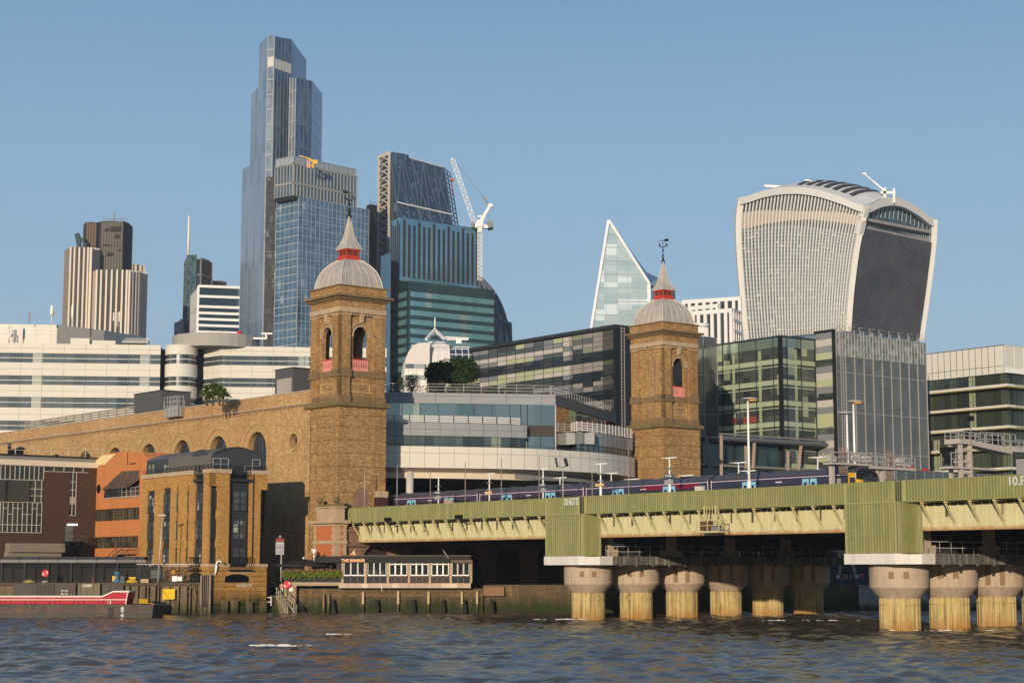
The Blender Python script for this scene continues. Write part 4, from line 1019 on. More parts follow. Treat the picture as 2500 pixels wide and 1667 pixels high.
m.beam(fG.P(t1 - 2, 2.2, zf), fG.P(t1 + .8, 2.2, zf - 1.9), .12); m.beam(fG.P(t1 - 2, 2.2, zf + 1.1), fG.P(t1 + .8, 2.2, zf - .8), .07)
m.fbox(fG, t0 + .2, t0 + .4, .3, 2.0, 3.2, zf - .15); m.fbox(fG, t1 - .4, t1 - .2, .3, 2.0, 3.2, zf - .15)
part('fire_stair', m, IRON, gof)
m = MB(); m.fbox(fG, t0 + 1.0, t0 + 2.1, -.02, .1, zf, zf + 2.2); part('door', m, surf('grey_door', (.12, .12, .11)), gof)
rt = gz(100, 375); m = MB()
for k, x in enumerate((-300, -20, 250, 540, 822, 1097, 1372, 1642)):
 t_ = gt(x, 400); m.fbox(fG, t_ - .045, t_ + .045, -.2, -.12, rt, rt + (gz(820, 265) - gz(820, 405)))
for zq in (1.15, .6): m.fbox(fG, -2.5, WG, -.2, -.15, rt + zq - .03, rt + zq + .02)
solo('roof_railing', m, [surf('rail_paint', (.55, .45, .32))], 'thin guard rail along the flat roof of the brown office at far left', 'railing')
v_ = thing('roof_vent', 'dark cylindrical fan unit with a mushroom cowl on the flat office roof', 'roof vent', fG.P(gt(350, 350), -2, rt))
m = MB(); c = fG.P(gt(400, 350), -1.6, rt); m.cyl(c, c + Vector((0, 0, .75)), .42, seg=14); m.lathe(c + Vector((0, 0, .75)), [(.42, 0), (.75, .05), (.5, .25), (.15, .38), (.01, .4)], 14); part('cowl', m, DKGREY, v_)
m = MB(); m.fbox(fG, gt(380, 350), gt(265, 350), -2.4, -1.2, rt, rt + .8); m.fbox(fG, gt(240, 350), gt(215, 350), -2.0, -1.4, rt, rt + 1.5); part('duct', m, IRON, v_)
# ================================================================ wharf, canopy walkway and moored barges
fW = Fr((0, 213.0), (1, 0), (0, -1)); qx = lambda x, y=500: fW.t(Q(x, y)); rx = lambda x, y=600: fW.t(R1(x, y))
ZWH = fW.z(Q(600, 512)); xa, xb = -78.0, rx(775)
wh = thing('timber_wharf', 'weathered timber and steel wharf wall with green algae, left of the yellow brick block', 'wharf', (xb - 10, 213, 0))
m = MB(); m.fbox(fW, xa, xb, -11, -.1, -2, ZWH - .35); part('wall', m, TIMBER, wh)
m = MB(); m.fbox(fW, xa, xb, -11, .25, ZWH - .35, ZWH); part('deck', m, surf('wharf_deck', (.085, .068, .05), (.05, .04, .03)), wh)
for x in (1755, 1875, 1972, 2110):
 m = MB(); t_ = qx(x); m.fbox(fW, t_ - .22, t_ + .22, -.1, .35, -1.5, ZWH - .4); part('pile', m, TIMBER, wh)
for x in (100, 530, 660, 720):
 m = MB(); t_ = rx(x); m.fbox(fW, t_ - .2, t_ + .2, -.1, .4, -1.5, ZWH - .4); part('pile', m, TIMBER, wh)
m = MB()
for x in (25, 170, 310, 440, 600, 640): t_ = rx(x); m.fbox(fW, t_ - .05, t_ + .05, -.1, .12, -1, ZWH - .5)
part('sheet_joint', m, DARK, wh)
SHT = surf('grey_hoarding', (.085, .07, .058), (.06, .05, .042), rough=.7, streak=.3)
for x0, x1, y0 in ((-400, -10, 560), (205, 520, 525), (525, 755, 528), (762, 1050, 522), (1410, 1700, 522)):
 m = MB(); a, b = qx(x0), qx(x1); m.fbox(fW, a, b, .28, .45, fW.z(Q(600, 700)), fW.z(Q(600, y0)))
 if x0 == 525: corr(m, fW, a, b, fW.z(Q(600, 700)), fW.z(Q(600, y0)) - .1, .25, .06, .46)
 part('hoarding_panel', m, SHT, wh)
m = MB(); a, b = qx(1100), qx(1385); z0, z1 = fW.z(Q(1, 700)), fW.z(Q(1, 524))
m.fbox(fW, a, b, .3, .5, z0, z1)
for k in range(4): m.fbox(fW, a, b, .5, .56, z0 + (z1 - z0) * k / 4, z0 + (z1 - z0) * k / 4 + .07)
for x in (a, b - .12): m.fbox(fW, x, x + .12, .5, .62, z0, z1)
for k in (1, 2): m.fbox(fW, a + (b - a) * k / 3, a + (b - a) * k / 3 + .06, .5, .58, z0, z1)
c_ = part('container_end', m, surf('olive_container', (.16, .14, .085), (.10, .09, .06), rough=.7), wh)
m = MB(); m.text(fW, 'CORY', (a + b) / 2 - .25, z1 - .28, .42, .6, bold=.008); part('lettering', m, WHITE, c_)
m = MB(); a, b, z0, z1 = qx(857), qx(942), fW.z(Q(1, 677)), fW.z(Q(1, 612)); mx_, mz = (a + b) / 2, (z0 + z1) / 2
m.fbox(fW, a, b, .46, .52, z0, z1); sg = part('diamond_sign', m, surf('sign_cream', (.55, .5, .38)), wh)
m = MB()
for q0, q1 in (((a, mz), (mx_, z1)), ((mx_, z1), (b, mz)), ((b, mz), (mx_, z0)), ((mx_, z0), (a, mz))):
 for s_ in (.95, .62): m.beam(fW.P(mx_ + (q0[0] - mx_) * s_, .54, mz + (q0[1] - mz) * s_), fW.P(mx_ + (q1[0] - mx_) * s_, .54, mz + (q1[1] - mz) * s_), .09, .04)
m.fbox(fW, mx_ - .25, mx_ + .25, .52, .55, mz - .05, mz + .05)
part('emblem', m, IRON, sg)
m = MB(); m.fbox(fW, rx(222), rx(388), .42, .5, fW.z(R1(1, 797)), fW.z(R1(1, 655))); part('marker_board', m, surf('yellow_board', (.72, .43, .01), (.66, .38, .01), rough=.6), wh, 'plain yellow square board')
# timber dolphin cluster
m = MB()
for k, (x, y0) in enumerate(((775, 470), (800, 462), (825, 460), (850, 466), (878, 458))):
 t_ = rx(x); m.fbox(fW, t_ - .2, t_ + .17, 1.2, 1.6, -1.5 if k % 2 == 0 else .9, fW.z(R1(800, y0)))
solo('timber_dolphin', m, surf('grey_timber', (.26, .20, .155), (.15, .115, .085), rough=.85, sc2=4, streak=.5, low=(.3, 2.4, (.05, .045, .015), .9)), 'cluster of grey upright mooring timbers beside the yellow brick block', 'mooring post')
# canopy walkway
fC = Fr((0, 216.5), (1, 0), (0, -1)); cxx = lambda x: fC.t(Q(x, 300))
ca = thing('canopy_walkway', 'dark covered riverside walkway with curved canopy and close vertical railings', 'walkway', (cxx(900), 216.5, ZWH))
z0, z1 = fC.z(Q(1, 236)), fC.z(Q(1, 158)); a, b = -80.0, cxx(1968)
m = MB(); prof_ = [(.05 + .0, z0), (.0, z0 + (z1 - z0) * .45), (-.35, z0 + (z1 - z0) * .85), (-1.0, z1), (-1.8, z0 + (z1 - z0) * .9), (-2.4, z0 + (z1 - z0) * .4)]
k = a; i = 0; mr2 = MB()
while k < b:
 e = min(k + 2.4, b)
 for (n0, y0), (n1, y1) in zip(prof_, prof_[1:]):
  m.face([fC.P(k, n0, y0), fC.P(e, n0, y0), fC.P(e, n1, y1), fC.P(k, n1, y1)], random.choice((0, 0, 1, 2)) if i % 3 else 0)
  mr2.beam(fC.P(k, n0 + .02, y0), fC.P(k, n1 + .02, y1 + .01), .06)
 k = e; i += 1
part('canopy_roof', m, [surf('canopy_a', (.06, .055, .055), rough=.35), surf('canopy_b', (.055, .065, .08), rough=.35), surf('canopy_c', (.085, .062, .05), rough=.4)], ca)
m = mr2; m.fbox(fC, a, b, -.02, .08, z0 - .12, z0); part('canopy_frame', m, IRON, ca)
x = -400
while x < 1968:
 t_ = cxx(x + 112)
 if t_ < b:
  m = MB(); m.fbox(fC, t_ - .1, t_ + .1, -.1, .1, ZWH, z0 - .1); part('post', m, surf('post_paint', (.035, .038, .042)) if x == -400 else bpy.data.materials['post_paint'], ca)
 x += 316
m = MB(); t_ = a
while t_ < b + 3: m.fbox(fC, t_, t_ + .035, -.3, -.27, ZWH + .1, ZWH + 2.1); t_ += .14
for z in (ZWH + .15, ZWH + 2.1): m.fbox(fC, a, b + 3, -.32, -.25, z, z + .06)
part('fence', m, IRON, ca)
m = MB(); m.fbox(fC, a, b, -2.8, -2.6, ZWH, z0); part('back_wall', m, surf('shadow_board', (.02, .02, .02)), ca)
# fence with spikes right of the canopy
m = MB(); t0, t1 = fW.t(R1(0, 300)), fW.t(R1(772, 300)); zt3 = fW.z(R1(0, 345)); f = fW.sh(0, -.9)
t_ = t0 - 1.5
while t_ < t1: m.fbox(f, t_, t_ + .04, 0, .04, ZWH, zt3); t_ += .17
for z in (ZWH + .4, zt3 - .25): m.fbox(f, t0 - 1.5, t1, -.02, .05, z, z + .06)
fe = thing('spiked_fence', 'tall black railing topped with pale coiled razor wire in front of the brick block', 'fence', f.P(t0, 0, ZWH)); part('railing', m, IRON, fe)
m = MB(); t_ = t0 - 1.5; zz = fW.z(R1(0, 315))
pts = []
while t_ < t1: pts.append(f.P(t_, .15 * cos(t_ * 14), zz + .22 * sin(t_ * 14) + .0)); t_ += .11
m.tube(pts, .028, 3); m.fbox(f, t0 - 1.5, t1, 0, .04, zz - .05, zz); part('razor_wire', m, PALEGREY, fe)
m = MB(); f = fW.sh(0, -.5); a, b = f.t(R1(47, 450)), f.t(R1(228, 450)); m.fbox(f, a, b, 0, .08, f.z(R1(1, 510)), f.z(R1(1, 395)))
for x in (a + .3, b - .3): m.fbox(f, x, x + .07, -.08, 0, ZWH, f.z(R1(1, 395)))
solo('notice_board', m, surf('notice_grey', (.09, .10, .09)), 'grey rectangular notice board fixed behind the wharf railing', 'notice board')
bn = thing('cabinet', 'white twin service cabinet with a small orange float on top, on the wharf edge', 'cabinet', f.P(f.t(R1(380, 500)), 0, ZWH))
m = MB(); a, b = f.t(R1(347, 520)), f.t(R1(413, 520)); m.fbox(f, a, b, 0, .5, ZWH + .15, f.z(R1(1, 478))); m.fbox(f, b + .05, b + .6, 0, .45, ZWH + .2, f.z(R1(1, 485))); part('casing', m, WHITE, bn)
m = MB(); m.fbox(f, a - .1, b + .7, -.1, .3, ZWH, ZWH + .15); m.cyl(f.P(a, -.1, ZWH), f.P(a, -.1, f.z(R1(1, 425))), .06); part('stand', m, IRON, bn)
m = MB(); m.ball(f.P(a + .1, .0, f.z(R1(1, 430))), .32, 8); part('float', m, surf('orange_float', (.45, .2, .04)), bn)
def lifebuoy(fr, t, z, n, r, label):
 o = thing('lifebuoy_housing', label, 'lifebuoy', fr.P(t, n, z))
 m = MB()
 P_ = lambda a, rr, nn: fr.P(t + rr * cos(a), n + nn, z + rr * sin(a))
 sg = 20
 for i in range(sg):
  a0, a1 = 2 * pi * i / sg, 2 * pi * (i + 1) / sg
  pr = [(r * 1.0, 0), (r * 1.0, .08), (r * .8, .2), (r * .58, .2), (r * .48, .1)]
  for (r0, n0), (r1, n1) in zip(pr, pr[1:]): m.face([P_(a0, r0, n0), P_(a1, r0, n0), P_(a1, r1, n1), P_(a0, r1, n1)], 1 if (i % 10 < 3 and r0 < r * .9) else 0)
 m.face([P_(2 * pi * i / sg, r * .48, .05) for i in range(sg)], 0); m.face([P_(-2 * pi * i / sg, r, 0) for i in range(sg)], 0)
 part('ring', m, [plain('lifebuoy_red', (.62, .02, .03), .4) if 'lifebuoy_red' not in bpy.data.materials else bpy.data.materials['lifebuoy_red'], WHITE], o)
 m = MB(); m.fbox(fr, t - .06, t + .06, n - .2 if n > 0 else n - .2, n - .02, z - 1.6, z); part('post', m, IRON, o)
c = fW.hit(*Q(622, 385), n=-.2); lifebuoy(fW, c[0], c[1], -.2, .44, 'round red and white lifebuoy on the fence of the covered walkway')
# rope heaps, bags, winch on the wharf
def heap(x0, x1, y0, y1, n, mat, label, nm='rope_coil', cat='rope'):
 a, b = qx(x0), qx(x1); z0, z1 = ZWH, fW.z(Q(1, y0), -n); f = fW
 m = MB(); c = f.P((a + b) / 2, -n, z0); w_ = (b - a) / 2; hh = max(.15, z1 - z0)
 for k in range(9):
  rr = 1 - k / 11; pts = [c + Vector((w_ * rr * cos(u * .55) * (1 + .08 * sin(u * 3 + k)), .5 * rr * sin(u * .55), hh * k / 9 + .05 + .04 * sin(u * 2 + k))) for u in range(12)]
  m.tube(pts, .06, 5)
 m.lathe(c, [(w_ * .85, 0), (w_ * .6, hh * .5), (w_ * .2, hh * .85), (.01, hh * .9)], 10)
 return solo(nm, m, mat, label, cat, loc=tuple(c))
YR = surf('yellow_rope', (.55, .36, .03), (.35, .22, .02), sc2=8); CR_ = surf('cream_canvas', (.5, .38, .22), (.35, .26, .15), sc2=6)
heap(310, 460, 482, 510, .3, surf('olive_rope', (.36, .3, .08), (.22, .18, .05), sc2=8), 'low heap of olive yellow rope at the wharf edge left of the lifebuoy')
heap(1720, 1880, 465, 535, .1, YR, 'tangled heap of bright yellow rope beside the cream bag')
heap(565, 645, 494, 510, .3, surf('pale_rope', (.4, .36, .3)), 'small pale coil of rope on the wharf under the lifebuoy')
def softbox(x0, x1, y0, n, d, mat, label, nm, cat):
 a, b = qx(x0), qx(x1); z1 = fW.z(Q(1, y0), -n); m = MB(); c = fW.P((a + b) / 2, -n, ZWH)
 w_ = (b - a) / 2; hh = z1 - ZWH
 rings = [(1.0, 0), (1.06, .3), (1.02, .7), (.85, .95), (.5, 1.0)]
 pr = [[c + Vector((w_ * r * max(-1, min(1, 1.3 * cos(u))), d * r * max(-1, min(1, 1.3 * sin(u))), hh * z)) for u in [2 * pi * i / 16 for i in range(16)]] for r, z in rings]
 for r0, r1 in zip(pr, pr[1:]):
  for i in range(16): j = (i + 1) % 16; m.face([r0[i], r0[j], r1[j], r1[i]])
 m.face(pr[-1])
 for s_ in (-.4, .4): m.tube([c + Vector((w_ * s_, -d, hh * .8)), c + Vector((w_ * s_ - .1, -d * 1.25, hh * .5)), c + Vector((w_ * s_ - .3, -d * 1.3, .1))], .04, 4)
 return solo(nm, m, mat, label, cat, loc=tuple(c))
softbox(1920, 2035, 462, .2, .4, CR_, 'cream canvas sack standing on the wharf right of the yellow rope', 'canvas_sack', 'sack')
def crate(x0, x1, y0, y1, n, label, slope=0):
 a, b = qx(x0), qx(x1); o = thing('yellow_bin', label, 'bin', fW.P(a, -n, ZWH)); z1 = fW.z(Q(1, y0), -n)
 m = MB(); m.hexa([fW.P(a, -n, ZWH + .1), fW.P(b, -n, ZWH + .1), fW.P(b, -n - .8, ZWH + .1), fW.P(a, -n - .8, ZWH + .1)], [fW.P(a, -n, z1), fW.P(b - slope, -n, z1), fW.P(b - slope, -n - .8, z1), fW.P(a, -n - .8, z1)])
 part('body', m, YELLOW, o); m = MB(); m.fbox(fW, a - .04, b - slope + .04, -n - .84, -n + .04, z1, z1 + .08); part('lid', m, YELLOW, o)
crate(1512, 1560, 432, 500, .9, 'small yellow bin left of the blue winch on the wharf'); crate(1610, 1690, 432, 500, .9, 'wider yellow bin with a sloping side, right of the blue winch', .2); crate(1718, 1815, 445, 500, 1.4, 'yellow bin partly behind the heap of yellow rope')
wi = thing('mooring_winch', 'blue mooring winch on the wharf between yellow bins', 'winch', fW.P(qx(1590), -.4, ZWH))
BLU = plain('blue_paint', (.06, .16, .24), .5); c = fW.P(qx(1590), -.4, ZWH)
m = MB(); m.lathe(c, [(.5, 0), (.5, .25), (.3, .32), (.24, .7), (.3, 1.0), (.44, 1.1), (.44, 1.25), (.1, 1.3)], 16); part('drum', m, BLU, wi)
m = MB(); m.fbox(fW, qx(1560), qx(1700), -1.0, -.1, ZWH, ZWH + .28); m.cyl(fW.P(qx(1640), -.4, ZWH + .5), fW.P(qx(1700), -.4, ZWH + .5), .3, seg=12); part('base', m, surf('winch_grey', (.1, .13, .15)), wi)
m = MB(); c = fW.P(qx(1270), -.3, ZWH); m.lathe(c, [(.28, 0), (.22, .1), (.16, .5), (.26, .62), (.26, .72), (.05, .78)], 12); m.fbox(fW, qx(1255), qx(1285), -.5, -.1, ZWH, ZWH + .05)
solo('mooring_bollard', m, surf('bollard_maroon', (.12, .05, .05)), 'short dark bollard on the wharf edge above the container end', 'bollard', loc=tuple(c))
lp = thing('lamp_post', 'tall grey lamp post in front of the yellow brick apartment block', 'lamp post', fW.P(fW.t(N(365, 1500)), -1.5, ZWH))
t_ = fW.t(N(372, 1300)); f = fW; zt4 = f.z(N(380, 1115)); m = MB(); m.cyl(f.P(t_ - .3, .4, ZWH), f.P(t_ + .05, .4, zt4), .11, .07); part('pole', m, PALEGREY, lp)
m = MB(); m.hexa([f.P(t_ - .6, .25, zt4), f.P(t_ + .5, .25, zt4), f.P(t_ + .5, .55, zt4), f.P(t_ - .6, .55, zt4)], [f.P(t_ - .4, .3, zt4 + .16), f.P(t_ + .4, .3, zt4 + .16), f.P(t_ + .4, .5, zt4 + .16), f.P(t_ - .4, .5, zt4 + .16)]); part('lamp_head', m, PALEGREY, lp)
# barges
def hull(fr, t0, t1, zw, zt, n0, n1, bow=1.2):
 m = MB(); pr = [(t1 - bow, -.8), (t1 - bow * .35, zw), (t1 - .1, zt - .25), (t1, zt)]
 q = [(t0, -.8), (t0, zt), (t1, zt), (t1 - .08, zt - .5), (t1 - bow * .3, .1), (t1 - bow, -.8)]
 m.face([fr.P(a, n1, b) for a, b in q]); m.face([fr.P(a, n0, b) for a, b in reversed(q)])
 for i in range(len(q)):
  a, b = q[i], q[(i + 1) % len(q)]; m.face([fr.P(a[0], n1, a[1]), fr.P(b[0], n1, b[1]), fr.P(b[0], n0, b[1]), fr.P(a[0], n0, a[1])])
 return m
fB1 = Fr((0, 198.0), (1, 0), (0, -1)); x1 = fB1.t(Q(2100, 850)); zt = fB1.z(Q(1500, 815))
HULLM = surf('barge_hull', (.10, .075, .055), (.045, .035, .03), rough=.6, sc1=.5, sc2=2.5, var=1, streak=.4, scol=(.22, .1, .06), low=(-.1, .9, (.05, .055, .05), .9), bump=.3)
dbg = thing('dark_barge', 'rusty black steel barge moored in front, with white draught marks near its blunt end', 'barge', (x1 - 20, 196, 0))
m = hull(fB1, -85, x1, .3, zt, -6.2, 0, .45); m.fbox(fB1, -85, x1 - .2, -.02, .10, zt - .22, zt - .02); m.fbox(fB1, -85, x1 - .5, -.02, .12, .45, .62); part('hull', m, HULLM, dbg)
m = MB(); t0, t1 = fB1.t(Q(1480, 900)), fB1.t(Q(1550, 900)); m.fbox(fB1, t0, t1, .02, .08, 0, zt - .3); m.fbox(fB1, t0 + .15, t1, .08, .16, 0, .95); part('recess_plate', m, surf('hull_plate', (.05, .045, .04)), dbg)
m = MB(); t_ = fB1.t(Q(1675, 930))
for k in range(9): m.fbox(fB1, t_ - .12 - (.1 if k % 2 else 0), t_ + .12, .02, .05, .12 + k * .13, .19 + k * .13)
part('draught_mark', m, WHITE, dbg)
m = MB(); c = fB1.P(fB1.t(Q(1910, 800)), -1.0, zt); m.cyl(c, c + Vector((0, 0, .7)), .2, seg=10); m.cyl(c + Vector((.5, 0, 0)), c + Vector((.5, 0, .7)), .2, seg=10); part('bitts', m, HULLM, dbg)
m = MB()
for k in range(6): m.tube([c + Vector((.25 + .55 * cos(u), .4 * sin(u), .15 + .09 * k)) for u in [i * .7 for i in range(10)]], .05, 4)
m.tube([c + Vector((.5, -.2, .3)), c + Vector((1.0, -.3, .1)), c + Vector((1.5, -.2, .05)), c + Vector((1.1, -.1, .05))], .05, 4); part('rope_turns', m, YR, dbg)
fB2 = Fr((0, 202.0), (1, 0), (0, -1)); x2 = fB2.t(Q(1765, 640)); xb2 = fB2.t(Q(1720, 800)); zt2 = fB2.z(Q(500, 700)); zbow = fB2.z(Q(1765, 632)); zk = fB2.t(Q(1400, 690))
REDP = surf('crimson_hull', (.36, .006, .02), (.26, .005, .015), rough=.4, sc1=.4, sc2=3, var=.5, spec=.1)
rbg = thing('red_barge', 'crimson hopper barge with cream gunwale and raised bow, moored behind the dark barge', 'barge', (x2 - 15, 198, 0))
m = MB(); q = [(-85, -.5), (-85, zt2), (zk, zt2), (x2 - 1.8, zbow), (x2, zbow), (xb2, zt - .1), (xb2 - .5, -.5)]
m.face([fB2.P(a, 0, b) for a, b in q]); m.face([fB2.P(a, -3.6, b) for a, b in reversed(q)])
for i in range(len(q)):
 a, b = q[i], q[(i + 1) % len(q)]; m.face([fB2.P(a[0], 0, a[1]), fB2.P(b[0], 0, b[1]), fB2.P(b[0], -3.6, b[1]), fB2.P(a[0], -3.6, a[1])])
for x in (-270, -212, 0, 60, 130, 335, 405, 475, 670, 740, 810, 1000, 1068, 1135, 1335, 1400, 1460):
 t_ = fB2.t(Q(x, 760)); m.fbox(fB2, t_ - .09, t_ + .09, 0, .12, .2, zt2 - .35)
part('hull', m, REDP, rbg)
m = MB(); g = [(-85, zt2), (zk, zt2), (x2 - 1.8, zbow), (x2 + .05, zbow)]
for (a, z0), (b, z1) in zip(g, g[1:]): m.hexa([fB2.P(a, -3.7, z0 - .1), fB2.P(b, -3.7, z1 - .1), fB2.P(b, .12, z1 - .1), fB2.P(a, .12, z0 - .1)], [fB2.P(a, -3.7, z0 + .06), fB2.P(b, -3.7, z1 + .06), fB2.P(b, .12, z1 + .06), fB2.P(a, .12, z0 + .06)])
m.fbox(fB2, -85, x2 - .2, 0, .13, zt2 - .42, zt2 - .33); m.beam(fB2.P(x2 - .15, .05, zbow - .1), fB2.P(xb2, .05, zt - .1), .14, .1)
for x in (1472, 1510): t_ = fB2.t(Q(x, 740)); m.fbox(fB2, t_ - .05, t_ + .05, 0, .06, zt2 - 1.6, zt2 - .45)
part('gunwale', m, surf('cream_paint', (.72, .64, .55)), rbg)
# mooring ropes
RO = surf('hemp_rope', (.42, .34, .2), (.3, .24, .14), sc2=9)
def rope(p, q, sag, label):
 m = MB(); p, q = Vector(p), Vector(q); pts = [p.lerp(q, i / 16) - Vector((0, 0, sag * 4 * (i / 16) * (1 - i / 16))) for i in range(17)]
 m.tube(pts, .045, 4); solo('mooring_rope', m, RO, label, 'rope', loc=tuple(p), group='mooring ropes between wharf and barge')
pa = fB1.P(fB1.t(Q(1950, 790)), -.8, zt + .3)
rope(pa, fW.P(qx(2150), .3, ZWH + .1), .5, 'taut mooring rope rising from the barge bitts to the wharf edge')
pb = fB1.P(fB1.t(Q(2090, 800)), -.3, zt + .1)
rope(pb, fW.P(rx(655), .3, ZWH - .1), 1.0, 'longest slack mooring rope, reaching the wharf at its right end')
rope(pb + Vector((-.3, .2, .1)), fW.P(rx(600), .4, ZWH - .1), .9, 'second slack mooring rope hanging just above the longest one')
# ================================================================ stairs, terrace, pub and river wall in the middle
YP = 217.0
fP = Fr((0, YP), (1, 0), (0, -1)); sx = lambda x, y=1000: fP.t(S(x, y)); tx = lambda x, y=1000: fP.t(T(x, y))
sz = lambda y: fP.z(S(400, y)); tz = lambda y: fP.z(T(800, y))
rw = thing('river_wall', 'dark stone and brick river wall with green algae below the pub and terrace', 'river wall', (-15, YP, 0))
m = MB(); m.fbox(fP, sx(395), tx(2010), -6, -1.0, -2, tz(1100)); m.fbox(fP, tx(2010), tx(3900), -10, -1.6, -2, tz(1050)); part('wall', m, ALGAE, rw)
m = MB(); m.fbox(fP, sx(395), sx(470), -1.2, -.1, sz(1290), sz(1010)); m.fbox(fP, tx(2015), tx(2300), -1.7, -1.0, tz(1200), tz(1075)); part('brick_pier', m, surf('old_pier_stone', (.26, .15, .09), (.14, .09, .05), rough=.9, grain=.3), rw)
m = MB(); m.fbox(fP, sx(470), tx(2010), -1.1, -.85, tz(1215), tz(1165)); part('brick_course', m, surf('eroded_course', (.22, .12, .06), (.07, .06, .025), rough=.9, sc1=1.2, sc2=3, var=1.2, grain=.3), rw)
for x, y0 in ((370, 1145), (850, 1132), (1265, 1142), (1722, 1142), (1930, 1132)):
 m = MB(); t_ = tx(x); m.fbox(fP, t_ - .13, t_ + .13, -.6, -.35, tz(1310), tz(y0)); m.fbox(fP, t_ - .09, t_ + .09, -.7, -.45, -1, tz(1310), 1); part('timber_post', m, [surf('pale_post', (.5, .38, .22), (.3, .22, .12), rough=.85, streak=.4) if x == 370 else bpy.data.materials['pale_post'], TIMBER], rw)
for x in (570, 1070, 1475, 1765, 2140, -90 - 640 + 0 * 1):
 if x < 0: continue
 m = MB(); t_ = tx(x); m.beam(fP.P(t_ - .12, -.3, tz(1250)), fP.P(t_ + .12, -.2, -1), .42, .4); part('fender_pile', m, surf('black_pile', (.02, .018, .014), rough=.8) if x == 570 else bpy.data.materials['black_pile'], rw)
for x in (838, 905):
 m = MB(); t_ = sx(x); m.fbox(fP, t_ - .12, t_ + .12, -.6, -.35, -1, sz(1175)); part('fender_pile', m, TIMBER, rw)
m = MB(); t_ = sx(960); m.beam(fP.P(t_, -.3, sz(1250)), fP.P(t_ + .45, -.2, -1), .42, .4); part('fender_pile', m, bpy.data.materials['black_pile'], rw)
for x in (540, 570):
 m = MB(); t_ = sx(x); m.fbox(fP, t_ - .12, t_ + .12, -.6, -.2, -1, sz(1355)); part('fender_pile', m, bpy.data.materials['black_pile'], rw)
# dark vaulted undercroft of the station behind the pub
uf = Fr(xy(fR.P(wr, -.5, 0)), VV, UV_)
uc = thing('station_undercroft', 'shaded brick station undercroft with blocked arches under the bridge end', 'brick wall', (uf.o.x, uf.o.y, 2.5))
m = MB(); hl = []
for k in range(6): hl.append(arch(5 + k * 7.2, 4.6, 3.4, 6.2))
m.wall(uf, rect(-.2, 62, 2.5, ZB - .5), hl, 0, .7); part('brick_wall', m, BRICK_U, uc)
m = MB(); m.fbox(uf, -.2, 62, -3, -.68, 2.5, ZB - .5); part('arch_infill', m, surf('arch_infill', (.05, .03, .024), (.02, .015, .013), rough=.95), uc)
m = MB(); m.fbox(uf, 0, 62, 0, .25, ZB - 1.2, ZB - .9); m.fbox(uf, 0, 62, 0, .35, 6.9 + 1.4, 6.9 + 1.7); part('string_course', m, BRICK_U, uc)
PUBG = plain('clear_pub_glass', (.03, .035, .035), .05)
PUBG.node_tree.nodes['Principled BSDF'].inputs['Alpha'].default_value = .4
pl, prr = tx(80), tx(1845); zf, zt5, zw0, zw1, zs0 = tz(1022), tz(655), tz(918), tz(750), tz(1090)
pub = thing('riverside_pub', 'low dark riverside pub with white framed windows and red name board under the bridge', 'pub', (pl, YP, zs0))
BLK = surf('pub_black', (.022, .021, .02), (.014, .013, .013), rough=.6)
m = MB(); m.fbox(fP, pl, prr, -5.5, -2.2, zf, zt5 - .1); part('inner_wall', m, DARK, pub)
m = MB(); m.fbox(fP, pl, prr, -5.6, .02, zw1, zt5); m.fbox(fP, pl - 3.0, pl - .02, -4.5, -.3, tz(745), zt5); part('fascia', m, surf('pub_fascia', (.024, .022, .02), (.015, .014, .013), rough=.7), pub)
m = MB(); m.fbox(fP, pl - .1, prr + .1, -5.8, .1, zt5, zt5 + .12); part('roof', m, surf('pub_roof_felt', (.12, .10, .085), (.07, .06, .05), rough=.9), pub)
m = MB(); m.hexa([fP.P(tx(40), -1.2, zs0), fP.P(prr, -1.2, zs0), fP.P(prr, .25, zs0), fP.P(tx(40), .25, zs0)], [fP.P(pl - .3, -1.2, zf - .02), fP.P(prr, -1.2, zf - .02), fP.P(prr, .25, zf - .02), fP.P(pl - .3, .25, zf - .02)])
slab = part('floor_slab', m, surf('slab_stone', (.46, .35, .27), (.38, .29, .22), rough=.85, streak=.3), pub)
for a, b in ((365, 437), (772, 858), (1440, 1655)):
 m = MB(); m.fbox(fP, tx(a), tx(b), .25, .262, zs0 + .02, zf - .04); part('slab_patch', m, surf('slab_patch', (.62, .5, .38)) if a == 365 else bpy.data.materials['slab_patch'], slab)
m = MB(); m.fbox(fP, tx(0), tx(60), -3, -.3, zf, zw1); part('side_panel', m, BLK, pub)
bays = [(80, 405), (405, 702), (702, 990), (990, 1278), (1278, 1558), (1558, 1845)]
for i, (a, b) in enumerate(bays):
 A_, B_ = tx(a + 26), tx(b - (14 if i < 5 else 20))
 m = MB(); m.fbox(fP, A_, B_, -.2, -.08, zf, zw0 - .05)
 for k in (1, 2): x = A_ + (B_ - A_) * k / 3; m.fbox(fP, x - .02, x + .02, -.08, -.05, zf, zw0 - .05, 1)
 part('lower_panel', m, [BLK if i in (0, 1, 5) else surf('brown_panel%d' % i, (.055, .035, .025), rough=.6), GREYP], pub)
 for k in range(3):
  w0, w1 = A_ + (B_ - A_) * k / 3 + .05, A_ + (B_ - A_) * (k + 1) / 3 - .05
  m = MB(); m.fbox(fP, w0, w1, -.16, -.13, zw0, zw1); ww = part('window', m, PUBG, pub)
  m = MB(); tw_ = .028 if i in (0, 1, 5) else .045
  for x in (w0, w1): m.fbox(fP, x - tw_, x + tw_, -.13, -.02 if i > 1 else -.05, zw0, zw1)
  if i in (2, 3, 4): m.fbox(fP, w0, w1, -.13, -.02, zw1 - .2, zw1 - .08)
  m.fbox(fP, w0, w1, -.13, .0, zw0 - .06, zw0 + .08)
  part('frame', m, WHITE, ww)
